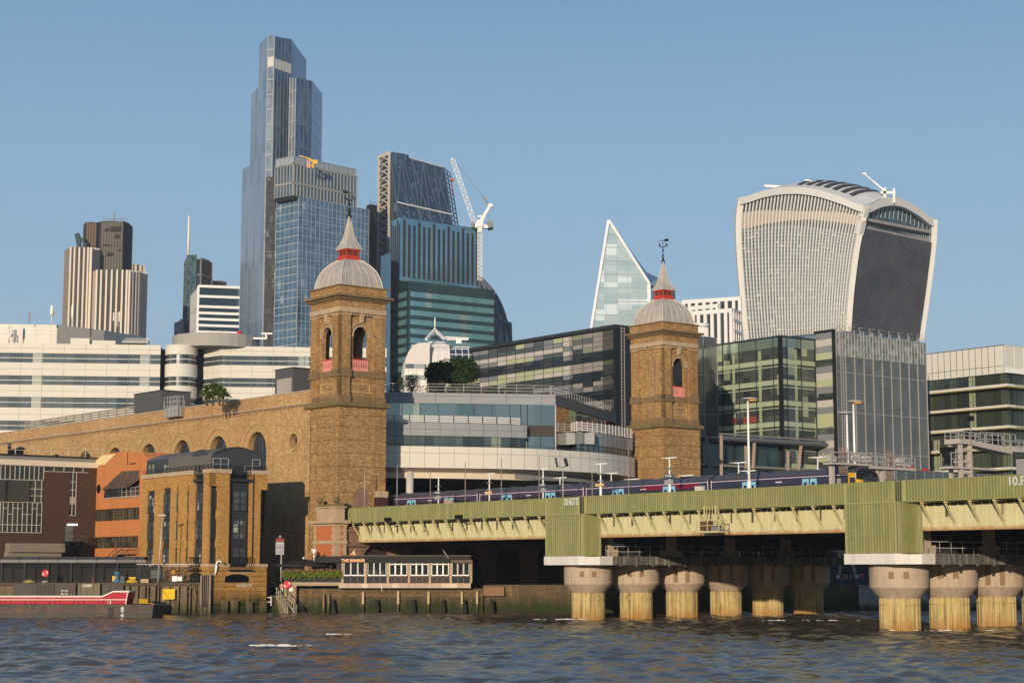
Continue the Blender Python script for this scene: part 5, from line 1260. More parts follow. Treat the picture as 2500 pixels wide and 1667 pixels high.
for x in (80, 395, 700, 990, 1275, 1558, 1837):
 m = MB(); t_ = tx(x + 10); m.fbox(fP, t_ - .15, t_ + .15, -.3, .06, zf, zw1); part('timber_column', m, surf('oak_column', (.42, .31, .21), (.3, .22, .15), rough=.8, streak=.4) if x == 80 else bpy.data.materials['oak_column'], pub)
SGN = plain('sign_maroon', (.16, .012, .012), .5); GOLD = plain('gold_letters', (.75, .52, .28), .5); REDL = plain('red_letters', (.6, .06, .05), .5)
m = MB(); m.fbox(fP, tx(95), tx(372), .04, .12, tz(742), tz(690)); nb_ = part('name_board', m, SGN, pub)
m = MB(); m.text(fP, 'THE BANKER', (tx(95) + tx(372)) / 2, (tz(742) + tz(690)) / 2, 0.50, .13, bold=.01); part('lettering', m, GOLD, nb_)
m = MB(); m.fbox(fP, tx(178), tx(298), -.1, .0, tz(660), tz(632)); tb = part('brewery_sign', m, SGN, pub)
m = MB(); m.text(fP, "FULLER'S", (tx(178) + tx(298)) / 2, (tz(662) + tz(632)) / 2, 0.30, .02, bold=.006); part('lettering', m, REDL, tb)
m = MB(); c = (tx(232), tz(605)); m.beam(fP.P(c[0] - .3, 0, c[1] - .3), fP.P(c[0] + .25, 0, c[1] + .35), .14, .08); m.beam(fP.P(c[0] - .05, 0, c[1] - .32), fP.P(c[0] + .38, 0, c[1] - .15), .12, .08); m.ball(fP.P(c[0] + .1, 0, c[1] - .05), .18, 8); part('griffin_emblem', m, GOLD, tb)
m = MB(); m.fbox(fP, tx(1600), tx(1850), .04, .12, tz(755), tz(700)); nb2 = part('name_board', m, BLK, pub)
m = MB(); m.text(fP, 'THE BANKER', (tx(1605) + tx(1845)) / 2, (tz(752) + tz(705)) / 2, 0.46, .13, bold=.006); part('lettering', m, surf('dull_letters', (.3, .2, .15)), nb2)
m = MB(); m.fbox(fP, tx(1670), tx(1780), -.1, 0, tz(695), tz(645)); part('brewery_sign', m, SGN, pub)
m = MB(); m.beam(fP.P(tx(1425), .2, tz(515)), fP.P(tx(1540), .2, tz(685)), .12); part('flue', m, GREYP, pub)
m = MB(); t_ = tx(632); m.cyl(fP.P(t_, .35, tz(1130)), fP.P(t_, .35, tz(1035)), .05); part('drainpipe', m, WHITE, pub)
# drinkers seen through the windows
# terrace
te = thing('terrace', 'stone terrace slab and parapet left of the pub, above the river steps', 'terrace', (sx(680), YP, sz(1062)))
m = MB(); m.fbox(fP, sx(470), sx(1085), -6, .1, sz(1058), sz(1010)); m.fbox(fP, sx(300), sx(470), -6, 0, sz(1075), sz(1008)); part('slab', m, surf('terrace_stone', (.36, .28, .18), (.25, .19, .12), rough=.9, grain=.2), te)
m = MB(); m.fbox(fP, sx(300), sx(460), -1.5, -.05, sz(1290), sz(1075)); m.fbox(fP, sx(300), sx(395), -6, -1.5, -2, sz(1075)); part('stone_pier', m, surf('rubble_stone', (.3, .22, .12), (.16, .12, .07), rough=.9, sc1=1, sc2=3, grain=.4), te)
fl = thing('flower_planter', 'long black planter box overflowing with green leaves and pink flowers on the terrace edge', 'planter', (sx(680), YP, sz(1000)))
m = MB(); m.fbox(fP, sx(285), sx(1085), -.55, 0, sz(1002), sz(925)); part('trough', m, BLK, fl)
rnd = random.Random(5); m = MB()
def leaf(m, c, s, mi, rnd, droop=0.3):
 a = rnd.uniform(0, 2 * pi); u = Vector((cos(a), sin(a) * .8, rnd.uniform(-.9, .3))).normalized() * s; v = Vector((rnd.uniform(-1, 1), rnd.uniform(-1, 1), rnd.uniform(-.5, .5)))
 v = (v - v.project(u)).normalized() * s * .45
 m.face([c - u, c + v, c + u, c - v], mi)
a0, a1 = sx(280), sx(1095)
for i in range(5200):
 x = rnd.uniform(a0, a1); cl_ = .5 + .5 * sin(x * 2.3) * sin(x * 5.1 + 1); z = rnd.triangular(sz(985) + .35 * (1 - cl_), sz(838), sz(900)); n = rnd.uniform(-.5, .55)
 leaf(m, fP.P(x, n, z), rnd.uniform(.07, .15), 0 if rnd.random() < .6 else 1, rnd)
for i in range(1100):
 x = rnd.uniform(a0, a1); z = sz(rnd.triangular(925, 822, 852)); leaf(m, fP.P(x, rnd.uniform(-.5, .5), z), rnd.uniform(.05, .1), 2 if rnd.random() < .7 else 3, rnd)
part('foliage', m, [surf('leaf_light', (.26, .30, .04), (.16, .2, .025)), surf('leaf_dark', (.10, .15, .02)), surf('flower_pink', (.62, .26, .2), (.45, .13, .12)), surf('flower_dark', (.2, .03, .04))], fl)
# river stairs with white handrails
st = thing('river_stairs', 'timber river stairs with pale handrails going down to the water', 'stairs', fP.P(sx(240), 1.5, 0))
xA, xB = sx(185), sx(300); m = MB(); zt6 = sz(1195); n_ = 14
for k in range(n_):
 q = k / n_; dx = (sx(330) - sx(300) + .35) * q * 1.6
 m.fbox(fP, xA + dx, xB + dx, -.8 + q * 3.6, -.5 + q * 3.6, zt6 - (zt6 + .1) * q - .08, zt6 - (zt6 + .1) * q)
part('tread', m, surf('stair_timber', (.24, .19, .12), (.15, .12, .08), rough=.85), st)
for s_, x in ((0, xA), (1, xB)):
 m = MB()
 for hh in (0, .55, 1.05):
  m.beam(fP.P(x, -.8, zt6 + hh), fP.P(x + 1.9, 2.9, 0 + hh), .07, .07) if hh else m.beam(fP.P(x, -.8, zt6 - .1), fP.P(x + 1.9, 2.9, -.2), .12, .3)
 for k in range(6): q = k / 5; m.beam(fP.P(x + 1.9 * q, -.8 + 3.7 * q, zt6 * (1 - q) - .2), fP.P(x + 1.9 * q, -.8 + 3.7 * q, zt6 * (1 - q) + 1.05), .07)
 part('handrail', m, surf('handrail_paint', (.38, .34, .25), (.25, .22, .15)) if s_ == 0 else bpy.data.materials['handrail_paint'], st)
m = MB()
for z in (sz(1218), sz(1280)): m.fbox(fP, sx(35), sx(128), -.2, -.12, z - .05, z + .05)
m.fbox(fP, sx(118), sx(130), -.22, -.1, sz(1330), sz(1212)); part('landing_rail', m, PALEGREY, st)
m = MB(); m.fbox(fP, sx(-40), sx(310), -12, -.9, -2, zt6); m.fbox(fP, sx(55), sx(300), -14, -5, -2, 3.4); part('landing', m, ALGAE, st)
# pub sign on a pole, parasols, lifebuoy
ps = thing('pub_sign', 'hanging style pub sign on a tall pole in the shadow left of the terrace', 'pub sign', fP.P(sx(242), -1, sz(1000)))
m = MB(); m.cyl(fP.P(sx(242), -1, sz(1000)), fP.P(sx(242), -1, sz(630)), .1); part('pole', m, PALEGREY, ps)
f = fP.sh(0, -1); a, b = f.t(S(185, 600)), f.t(S(298, 600)); z0, z1, z2, z3 = f.z(S(1, 633)), f.z(S(1, 462)), f.z(S(1, 415)), f.z(S(1, 378))
m = MB(); m.fbox(f, a, b, -.06, .06, z0, z1); bd = part('sign_board', m, surf('sign_white', (.36, .36, .36), (.3, .3, .3)), ps)  # white board greyed: the shadow on it is put into the colour
m = MB(); ring(m, f, (a + b) / 2, z0 + (z1 - z0) * .6, .28, .36, .06, .08, 0, 2 * pi); m.ball(f.P((a + b) / 2, .04, z0 + (z1 - z0) * .6), .14, 8); m.fbox(f, (a + b) / 2 - .35, (a + b) / 2 - .3, .06, .08, z0 + (z1 - z0) * .38, z0 + (z1 - z0) * .75); m.fbox(f, (a + b) / 2 + .3, (a + b) / 2 + .35, .06, .08, z0 + (z1 - z0) * .38, z0 + (z1 - z0) * .75)
m.text(f, 'BANKER', (a + b) / 2, z0 + (z1 - z0) * .2, .30, .09, bold=.004); part('emblem', m, GREYP, bd)
m = MB(); m.fbox(f, a + .05, b - .05, -.06, .06, z1 + .03, z2); hd = part('header_board', m, SGN, ps)
m = MB(); m.text(f, "FULLER'S", (a + b) / 2, (z1 + z2) / 2, .28, .08); part('lettering', m, REDL, hd)
m = MB(); m.ball(f.P((a + b) / 2, 0, z2 + .2), .18, 8); m.beam(f.P((a + b) / 2, 0, z2 + .1), f.P((a + b) / 2 + .2, 0, z3), .1); part('griffin_emblem', m, surf('tarnished_gold', (.4, .25, .18)), ps)
def closed_parasol(x, y0, y1, w, label):
 c = fP.P(sx(x), -1.8, sz(y1)); h_ = sz(y0) - sz(y1); o = thing('parasol', label, 'parasol', tuple(c))
 m = MB(); m.cyl(c, c + Vector((0, 0, h_ * .3)), .05); part('pole', m, GREYP, o)
 m = MB(); sg = 16; pr = [(.35, .15), (.5, .12), (.42, .3), (.3, .55), (.16, .8), (.08, .95), (.01, 1.0)]
 rr = [[c + Vector((w * r * (1 + .18 * (-1) ** i) * cos(2 * pi * i / sg), w * r * (1 + .18 * (-1) ** i) * sin(2 * pi * i / sg), h_ * z)) for i in range(sg)] for r, z in pr]
 for r0, r1 in zip(rr, rr[1:]):
  for i in range(sg): j = (i + 1) % sg; m.face([r0[i], r0[j], r1[j], r1[i]])
 part('canopy', m, BLK, o)
closed_parasol(740, 590, 850, 1.45, 'large closed black parasol standing behind the flower planter'); closed_parasol(898, 668, 850, .75, 'small closed black parasol, right of the large one')
o = thing('parasol', 'wide open dark parasol over the terrace tables in the shade', 'parasol', fP.P(sx(522), -3, sz(850)))
c = fP.P(sx(522), -3, sz(850)); h_ = sz(690) - sz(850); m = MB(); m.cyl(c, c + Vector((0, 0, h_)), .07); part('pole', m, surf('pale_pole', (.4, .38, .36)), o)
m = MB(); R_ = 4.2; tp = c + Vector((0, 0, h_)); sg = 8
for i in range(sg):
 a0_, a1_ = 2 * pi * i / sg, 2 * pi * (i + 1) / sg
 e0, e1 = tp + Vector((R_ * cos(a0_), R_ * .8 * sin(a0_), -.75)), tp + Vector((R_ * cos(a1_), R_ * .8 * sin(a1_), -.75))
 m.face([tp, e0, e1]); m.face([e0, e1, e1 - Vector((0, 0, .2)), e0 - Vector((0, 0, .2))])
part('canopy', m, BLK, o); m = MB(); m.ball(tp + Vector((0, 0, .1)), .14, 8); part('finial', m, WHITE, o)
c = fP.hit(*S(345, 1045), n=.1); lifebuoy(fP, c[0], c[1], .1, .5, 'round red lifebuoy housing at the corner of the terrace by the river stairs')
m = MB(); c = fP.hit(*S(394, 1108)); m.fbox(fP, c[0] - .2, c[0] + .2, -.03, .03, c[1] - .24, c[1] + .24); solo('notice_sign', m, WHITE, 'small white notice below the lifebuoy on the terrace pier', 'sign')
c = fP.P(sx(665), -3, sz(850)); m = MB(); m.cyl(c, fP.P(sx(665), -3, sz(585)), .06); m.fbox(fP, sx(640), sx(690), -3.2, -2.8, sz(590), sz(560)); m.ball(fP.P(sx(668), -2.8, sz(605)), .2, 8); m.ball(fP.P(sx(648), -2.8, sz(570)), .18, 8)
solo('security_camera', m, WHITE, 'white camera cluster on a thin pole behind the terrace', 'camera', loc=tuple(c))
# ---------------------------------------------------------------- people
SKIN = plain('skin', (.45, .25, .17), .6); HAIR = plain('hair_brown', (.04, .025, .015), .7)
def person(loc, facing, h=1.72, pose='stand', top=None, legs=None, label='', group=None, arms=(.15, .15), hair=HAIR):
 root = thing('person', label, 'person', loc, group); k = h / 1.72
 def skel(nodes, name, mat, parent=root, sub=1):
  me = bpy.data.meshes.new(name); me.from_pydata([tuple(Vector(v[0]) * k) for v in nodes], [(v[2], i) for i, v in enumerate(nodes) if v[2] is not None], [])
  o = bpy.data.objects.new(name, me); col.objects.link(o); md = o.modifiers.new('s', 'SKIN'); sd = o.modifiers.new('d', 'SUBSURF'); sd.levels = sub; sd.render_levels = sub
  for i, v in enumerate(nodes): r = v[1] * k; me.skin_vertices[0].data[i].radius = (r if isinstance(r, float) else r, r)
  me.skin_vertices[0].data[0].use_root = True; me.materials.append(mat); o.parent = parent; return o
 sp = .12 if pose == 'stand' else .3
 if pose == 'sit':
  body = [((0, 0, .5), .13, None), ((0, .02, .75), .13, 0), ((0, .03, .98), .15, 1), ((0, .02, 1.1), .06, 2), ((0, .0, 1.2), .075, 3), ((0, 0, 1.32), .085, 4),
    ((-.19, .02, 1.0), .055, 2), ((-.24, -.05, .75), .045, 6), ((-.2, -.25, .68), .035, 7), ((-.18, -.33, .7), .03, 8), ((.19, .02, 1.0), .055, 2), ((.24, -.05, .75), .045, 10), ((.2, -.25, .68), .035, 11), ((.18, -.33, .7), .03, 12),
    ((-.1, -.02, .48), .09, 0), ((-.13, -.42, .5), .065, 14), ((-.13, -.45, .1), .045, 15), ((-.13, -.58, .05), .04, 16), ((.1, -.02, .48), .09, 0), ((.13, -.42, .5), .065, 18), ((.13, -.45, .1), .045, 19), ((.13, -.58, .05), .04, 20)]
 else:
  body = [((0, 0, .92), .13, None), ((0, 0, 1.12), .115, 0), ((0, .01, 1.34), .14, 1), ((0, 0, 1.46), .055, 2), ((0, -.01, 1.56), .075, 3), ((0, -.01, 1.66), .08, 4),
    ((-.19, 0, 1.38), .055, 2), ((-.24, .03, 1.12), .043, 6), ((-.2, -arms[0], .93), .033, 7), ((-.19, -arms[0] - .05, .84), .03, 8), ((.19, 0, 1.38), .055, 2), ((.24, .03, 1.12), .043, 10), ((.2, -arms[1], .93), .033, 11), ((.19, -arms[1] - .05, .84), .03, 12),
    ((-.1, 0, .86), .09, 0), ((-.1 - sp * .3, -.06, .48), .06, 14), ((-.1 - sp * .6, 0, .08), .042, 15), ((-.1 - sp * .6, -.14, .04), .036, 16), ((.1, 0, .86), .09, 0), ((.1 + sp * .3, -.02, .48), .06, 18), ((.1 + sp * .6, .05, .08), .042, 19), ((.1 + sp * .6, -.09, .04), .036, 20)]
 skel(body, 'body', SKIN)
 idx = lambda l: l
 grow = lambda n, d: [((v[0]), v[1] + d, v[2]) for v in n]
 tb = [body[i] for i in (0, 1, 2)] ; up_ = [(body[0][0], body[0][1] + .02, None), (body[1][0], body[1][1] + .02, 0), (body[2][0], body[2][1] + .015, 1), (body[6][0], body[6][1] + .015, 2), (body[7][0], body[7][1] + .015, 3), (body[10][0], body[10][1] + .015, 2), (body[11][0], body[11][1] + .015, 5)]
 skel(up_, 'shirt', top)
 lw = [(body[0][0], body[0][1] + .012, None), (body[14][0], body[14][1] + .012, 0), (body[15][0], body[15][1] + .012, 1), (body[16][0], body[16][1] + .012, 2), (body[18][0], body[18][1] + .012, 0), (body[19][0], body[19][1] + .012, 4), (body[20][0], body[20][1] + .012, 5)]
 skel(lw, 'trousers', legs)
 hd = Vector(body[5][0]) * k; m = MB(); m.lathe(hd + Vector((0, .015, -.02)), [(.0, .13), (.06, .12), (.098, .05), (.1, -.01), (.09, -.05)], 12); me = m.build('hair', hair, loc=(0, 0, 0)); me.parent = root
 m = MB(); fy = hd.y - .085 * k
 m.ball((hd.x, fy - .01, hd.z - .03 * k), .014, 6)
 for s_ in (-1, 1): m.ball((hd.x + s_ * .03, fy + .005, hd.z), .01, 6, 1); m.ball((hd.x + s_ * .085, hd.y, hd.z - .02), .02, 6)
 m.box(hd.x - .02, hd.x + .02, fy - .002, fy + .02, hd.z - .068, hd.z - .06, 1)
 me = m.build('face', [SKIN, DARK], loc=(0, 0, 0)); me.parent = root
 for s_, hi in ((-1, 9), (1, 13)):
  hp = Vector(body[hi][0]) * k; m = MB(); m.ball(hp, .034 * k, 6)
  for q, ln in enumerate((.06, .075, .08, .068)): m.tube([hp + Vector(((q - 1.5) * .016, -.01, -.015)), hp + Vector(((q - 1.5) * .018, -.025, -.015 - ln * .6)), hp + Vector(((q - 1.5) * .016, -.045, -.015 - ln))], .0085, 5)
  m.tube([hp + Vector((-s_ * .028, -.01, 0)), hp + Vector((-s_ * .05, -.035, -.035))], .01, 5)
  o = m.build('hand', SKIN, loc=(0, 0, 0)); o.parent = root
 root.rotation_euler = (0, 0, facing); return root
CL_ = {k: plain('cloth_' + k, c, .85) for k, c in dict(black=(.015, .015, .018), grey=(.16, .16, .17), white=(.62, .6, .56), blue=(.04, .08, .2), denim=(.05, .08, .14), beige=(.42, .33, .22), red=(.4, .03, .03), pinky=(.5, .25, .22), light=(.5, .5, .5)).items()}
zl = zt6
person(fP.P(sx(248), -1.4, zl), .2, 1.66, 'stand', CL_['pinky'], CL_['light'], 'woman in a dusty pink top and pale trousers at the head of the river stairs')
person(fP.P(sx(178), -4.5, 3.4), -.5, 1.78, 'stand', CL_['black'], CL_['black'], 'tall person all in black in the dark passage left of the stairs')
person(fP.P(sx(140), -5.5, 3.4), .4, 1.7, 'stand', CL_['grey'], CL_['denim'], 'person in a grey top standing deepest in the dark passage')
zt7 = sz(1010)
for i, (x, tp_, lb) in enumerate(((898, 'white', 'seated drinker in a white shirt behind the planter'), (822, 'pinky', 'seated drinker in pink behind the planter'), (862, 'black', 'seated drinker in black between the pink and white shirts'), (950, 'beige', 'seated drinker in beige at the right end of the planter'), (1045, 'grey', 'seated drinker in grey nearest the pub wall'))):
 person(fP.P(sx(x), -1.6 - .3 * (i % 2), zt7 + .12), pi * (i % 2) + .3 * i, 1.7, 'sit', CL_[tp_], CL_['denim'], lb, 'drinkers on the terrace')
for i, (x, tp_, lb) in enumerate(((462, 'blue', 'drinker in blue inside the second pub window bay'), (528, 'white', 'drinker in a white shirt inside the second pub window bay'), (625, 'light', 'drinker in pale grey at the right of the second pub window bay'), (310, 'light', 'drinker in pale grey inside the first pub window bay'))):
 person(fP.P(tx(x), -.55, zf + .1), .3 * i, 1.68, 'stand', CL_[tp_], CL_['denim'], lb, 'drinkers inside the pub')
# ================================================================ mid-distance buildings
GREYB = surf('grey_metal_panel', (.27, .275, .28), (.22, .225, .23), rough=.45, sc1=.15, sc2=1, var=.5)
def tower_facets(root, pts, styles, zb=3.0):
 """pts: world points of the roof line left to right; one style per facet"""
 for i, (a, b) in enumerate(zip(pts, pts[1:])):
  s = styles[i % len(styles)]
  if s is None: continue
  f = Fr(xy(a), xy(b) - xy(a)); W = (xy(b) - xy(a)).length
  zt = lambda t: a[2] + (b[2] - a[2]) * t / W
  z0 = s.get('zb', zb)
  nm = s.get('name', 'facade')
  m = MB(); m.face([f.P(0, 0, z0), f.P(W, 0, z0), f.P(W, 0, b[2]), f.P(0, 0, a[2])], uv=[(0, z0), (W, z0), (W, b[2]), (0, a[2])])
  g = part(nm, m, s['glass'], root)
  m = MB(); dt, dz = s.get('dt', 3), s.get('dz', 4); fw, fd = s.get('fin', (.25, .2)); bh, bd = s.get('bar', (.4, .15))
  if fw > 0:
   n = max(1, round(W / dt))
   for k in range(n + 1):
    t = min(max(W * k / n, fw / 2), W - fw / 2); m.fbox(f, t - fw / 2, t + fw / 2, 0, fd, z0, zt(t) - .05)
  if m.f: part('mullion', m, s['frame'], g)
  m = MB()
  if bh > 0:
   z = max(a[2], b[2]) - bh / 2 - .02
   while z > z0:
    t0, t1 = 0, W
    if z > min(a[2], b[2]) and abs(a[2] - b[2]) > .01:
     tc = (z - a[2]) / (b[2] - a[2]) * W
     if b[2] < a[2]: t1 = max(0, min(W, tc))
     else: t0 = max(0, min(W, tc))
    if t1 - t0 > .3: m.fbox(f, t0, t1, 0, bd, z - bh / 2, z + bh / 2)
    z -= dz
  if m.f: part('floor_band', m, s.get('bframe', s['frame']), g)
def body(root, pts, depth, mat, zb=3.0, name='core', back=None):
 """the solid behind the facets"""
 n0 = (xy(pts[0]) + xy(pts[-1])) / 2; d = n0.normalized()
 q = [xy(p) + d * .25 for p in pts]; zs = [p[2] - .1 for p in pts]
 bk = back if back else [xy(pts[-1]) + d * depth, xy(pts[0]) + d * depth]
 zs += [pts[-1][2] - .1, pts[0][2] - .1]
 m = MB(); m.prism([(p.x, p.y) for p in q + bk], zb, zs); return part(name, m, mat, root)
ROOFM = surf('roof_surface', (.2, .2, .2), (.14, .14, .14), rough=.8)
# ---- long white office behind the station
OFFW = surf('cream_panel', (.60, .57, .50), (.52, .49, .43), rough=.6, sc1=.08, sc2=.6, var=.5, streak=.15, scol=(.5, .46, .4))
Pz = at(*A(0, 1215), 330.0); Pe = lev(*A(1230, 1232), Pz.z); fO2 = Fr(xy(Pz), xy(Pe) - xy(Pz))
GLW = glass('office_strip_glass', (.045, .065, .075), (.16, .19, .19), (2.02, 30), .45, .08, bright=(.42, .43, .38), bfrac=.10, tilt=.03, split=.8)
wo_ = thing('white_office', 'long cream panelled office with continuous dark window strips, behind the station wall', 'office block', (Pz.x + 10, Pz.y, 3))
oz = lambda y: fO2.z(A(600, y)); ot = lambda x: fO2.t(A(x, 1250))
rows = [(oz(1296), oz(1368)), (oz(1467), oz(1537)), (oz(1630), oz(1712)), (oz(1812), oz(1885))]
tops = oz(1222)
def strip_facade(f, t0, t1, root):
 zt = tops; m = MB(); mj = MB()
 for a, b in rows + [(3, 2)]:
  m.fbox(f, t0, t1, -.6, 0, max(a, 3), zt)
  if a > 3: mj.fbox(f, t0, t1, 0, .015, (a + zt) / 2 - .03, (a + zt) / 2 + .03)
  zt = b
 t = t0 + 2.0
 while t < t1 - .3: mj.fbox(f, t - .03, t + .03, 0, .016, 3, tops - .02); t += 4.04
 part('spandrel_panel', m, OFFW, root); part('panel_joint', mj, surf('joint', (.3, .27, .23)) if 'joint' not in bpy.data.materials else bpy.data.materials['joint'], root)
 for a, b in rows:
  m = MB(); m.fbox(f, t0, t1, -.5, -.25, b, a); g = part('window_strip', m, GLW, root)
  m = MB(); t = t0
  while t < t1: m.fbox(f, t - .04, t + .04, -.25, -.2, b, a, 1); t += 2.02
  m.fbox(f, t0, t1, -.22, -.14, (a + b) / 2 - .06, (a + b) / 2 + .03)
  part('frame', m, [WHITE, DKGREY], g)
strip_facade(fO2, ot(-420), ot(1230), wo_)
strip_facade(fO2, ot(1690), ot(2960), wo_)
# angled return and round bay
pA = fO2.P(ot(1690), 0, 0); fRt = Fr(xy(pA), Vector((-.75, .66)))
strip_facade(fRt, 0, abs(fRt.t(A(1560, 1250))), wo_)
cb = fO2.P(ot(1385), -1.5, 0); m = MB(); mg = MB(); zt = tops; rb = 3.1
for a, b in rows + [(3, 2)]:
 m.lathe((cb.x, cb.y, 0), [(rb, max(a, 3)), (rb, zt)], 18, a0=pi * .95, a1=pi * 2.1, sm=False)
 if a > 3: mg.lathe((cb.x, cb.y, 0), [(rb - .2, b), (rb - .2, a)], 18, a0=pi * .95, a1=pi * 2.1, sm=False); mg.lathe((cb.x, cb.y, 0), [(rb - .08, (a + b) / 2 - .08), (rb - .08, (a + b) / 2 + .04)], 18, a0=pi * .95, a1=pi * 2.1, mi=1, sm=False)
 zt = b
m.face([(cb.x + rb * cos(pi * .95 + pi * 1.15 * i / 18), cb.y + rb * sin(pi * .95 + pi * 1.15 * i / 18), tops) for i in range(19)])
part('round_bay', m, tiles('bay_panels', (.76, .71, .62), (.7, .66, .57), (1.0, 1.0), .03) if False else OFFW, wo_); part('bay_glass', mg, [glass('bay_glass', (.02, .025, .03), (.2, .22, .21), (1.0, 30), .3, .1, split=.9), WHITE], wo_)
m = MB(); m.fbox(fO2, ot(-420), ot(2960), -14, -4.2, 3, tops - .25); m.fbox(fO2, ot(-420), ot(1228), -4.3, -.61, tops - .35, tops - .2); m.fbox(fO2, ot(1692), ot(2960), -4.3, -.61, tops - .35, tops - .2)
part('core', m, surf('office_core', (.10, .10, .10)), wo_)
m = MB(); f = fO2.sh(0, -4)
m.fbox(f, ot(-420), f.t(A(437, 1100), 0), -12, 0, tops - .3, f.z(A(200, 1072)))
q = [f.P(f.t(A(437, 1100)), 0, 0), lev(*A(797, 1118), f.z(A(437, 1075))), lev(*A(1090, 1165), f.z(A(437, 1075)))]
part('roof_block', m, tiles('roof_panels', (.58, .55, .48), (.53, .50, .44), (2.6, 2.1), .025), wo_)
m = MB(); zz = f.z(A(437, 1075)); pts = [(q[0].x, q[0].y), (q[1].x, q[1].y), (q[1].x - 8, q[1].y + 6), (q[0].x - 8, q[0].y + 6)]
m.prism(pts, tops - .3, zz); part('roof_block', m, surf('roof_block_shaded', (.40, .37, .33), rough=.7), wo_)  # shaded side of the pale block; the shade is painted as grey
m = MB(); pts = [(q[1].x, q[1].y), (q[2].x, q[2].y), (q[2].x - 8, q[2].y + 6), (q[1].x - 8, q[1].y + 6)]; m.prism(pts, tops - .3, zz); part('roof_block', m, surf('roof_block_blue', (.20, .23, .26), rough=.6), wo_)
m = MB(); f = fO2.sh(0, -1.5)
m.fbox(f, f.t(A(540, 1200)), f.t(A(685, 1200)), -2, 0, tops - .2, f.z(A(650, 1178))); m.fbox(f, f.t(A(685, 1200)), f.t(A(880, 1200)), -3, -1, tops - .2, f.z(A(780, 1190))); part('roof_kiosk', m, OFFW, wo_)
m = MB(); c = fO2.P(ot(1640), -6, tops - .2); m.lathe(c, [(8.5, 0), (8.5, fO2.z(A(1640, 1168), -6) - tops), (.1, fO2.z(A(1640, 1164), -6) - tops)], 28, sm=False); part('roof_drum', m, surf('drum_grey', (.34, .32, .29), (.27, .25, .23)), wo_)
# masts and roof gadgets of the white office
def mast(crop, x, y0, y1, f, w, label, head=0, mat=None, nm='antenna_mast'):
 t, z0 = f.hit(*crop(x, y0)); z1 = f.z(crop(x, y1)); m = MB(); m.cyl(f.P(t, 0, z0), f.P(t, 0, z1), w, w * .6, 6)
 if head == 1: m.cyl(f.P(t, 0, z0 + (z1 - z0) * .45), f.P(t, 0, z1), w * 3.2, w * 2.8, 10)
 if head == 2:
  for k in range(7): q = .3 + k * .1; m.fbox(f, t - .5 + .1 * (k % 3), t + .5 - .12 * (k % 2), -.1, .1, z0 + (z1 - z0) * q, z0 + (z1 - z0) * q + .12)
  m.fbox(f, t - .7, t - .45, -.1, .1, z0 + (z1 - z0) * .55, z1 - .2); m.fbox(f, t + .35, t + .6, -.1, .1, z0 + (z1 - z0) * .5, z1)
 if head == 3: m.fbox(f, t - .16, t + .16, -.1, .1, z0 + (z1 - z0) * .4, z1)
 solo(nm, m, mat or GREYP, label, 'antenna', loc=tuple(f.P(t, 0, z0)))
f = fO2.sh(0, -2)
mast(A, 395, 1070, 928, f, .12, 'thick white cylindrical antenna on the office roof, left of the ribbed brown towers', 1, WHITE)
mast(A, 222, 1068, 975, f, .07, 'thin dark mast with a short crosspiece on the office roof', 3)
mast(A, 68, 1215, 1082, f, .1, 'leftmost cluster antenna against the cream roof block', 2, PALEGREY)
mast(A, 136, 1215, 1078, f, .09, 'second slim antenna against the cream roof block', 3, PALEGREY)
mast(A, 550, 1075, 925, f, .08, 'tall pale panel antenna in front of the left ribbed tower', 3, WHITE)
mast(A, 890, 1130, 975, f, .12, 'densely hung antenna cluster in front of the right ribbed tower', 2, PALEGREY)
for i, (x, wd_) in enumerate(((1372, 'leftmost'), (1392, 'second from left'), (1415, 'third from left'), (1440, 'rightmost'))):
 t, z0 = f.hit(*A(x, 1205)); m = MB(); m.cyl(f.P(t, 0, z0), f.P(t, 0, f.z(A(x, 1145))), .17, .17, 8)
 solo('vent_pipe', m, WHITE, wd_ + ' of the four white flue pipes in a row on the office roof', 'flue pipe', loc=tuple(f.P(t, 0, z0)), group='white flue pipes on the office roof')
cc = thing('cleaning_crane', 'white roof cleaning crane with a red ball light at its left end', 'roof crane', f.P(f.t(A(1880, 1230)), 0, tops))
g = lambda x, y: f.P(f.t(A(x, y)), 0, f.z(A(x, y)))
m = MB(); m.beam(g(1830, 1170), g(1900, 1170), 1.0, .9); m.beam(g(1900, 1178), g(2040, 1180), .35); m.beam(g(2000, 1142), g(2085, 1142), .3); m.beam(g(2040, 1182), g(2035, 1145), .3); m.beam(g(1880, 1232), g(1882, 1185), .6); m.beam(g(1855, 1232), g(1910, 1232), .5); part('boom', m, WHITE, cc)
m = MB(); m.ball(g(1831, 1143), .55, 10); part('ball_light', m, plain('ball_red', (.6, .02, .04)), cc)
m = MB(); m.beam(g(1830, 1160), g(1830, 1145), .2); part('stem', m, GREYP, cc)
m = MB(); t0, t1 = f.t(A(950, 1200)), f.t(A(1130, 1200))
for k in range(14): c = f.P(t0 + (t1 - t0) * k / 13, 0, tops + .5); m.lathe(c, [(.45, 0), (.5, .3), (.3, .6)], 8); m.beam(c, c + Vector((.4, 0, 1.1)), .08)
solo('roof_pipework', m, PALEGREY, 'tangle of pale pipes and ducts on the edge of the cream office roof', 'pipework')
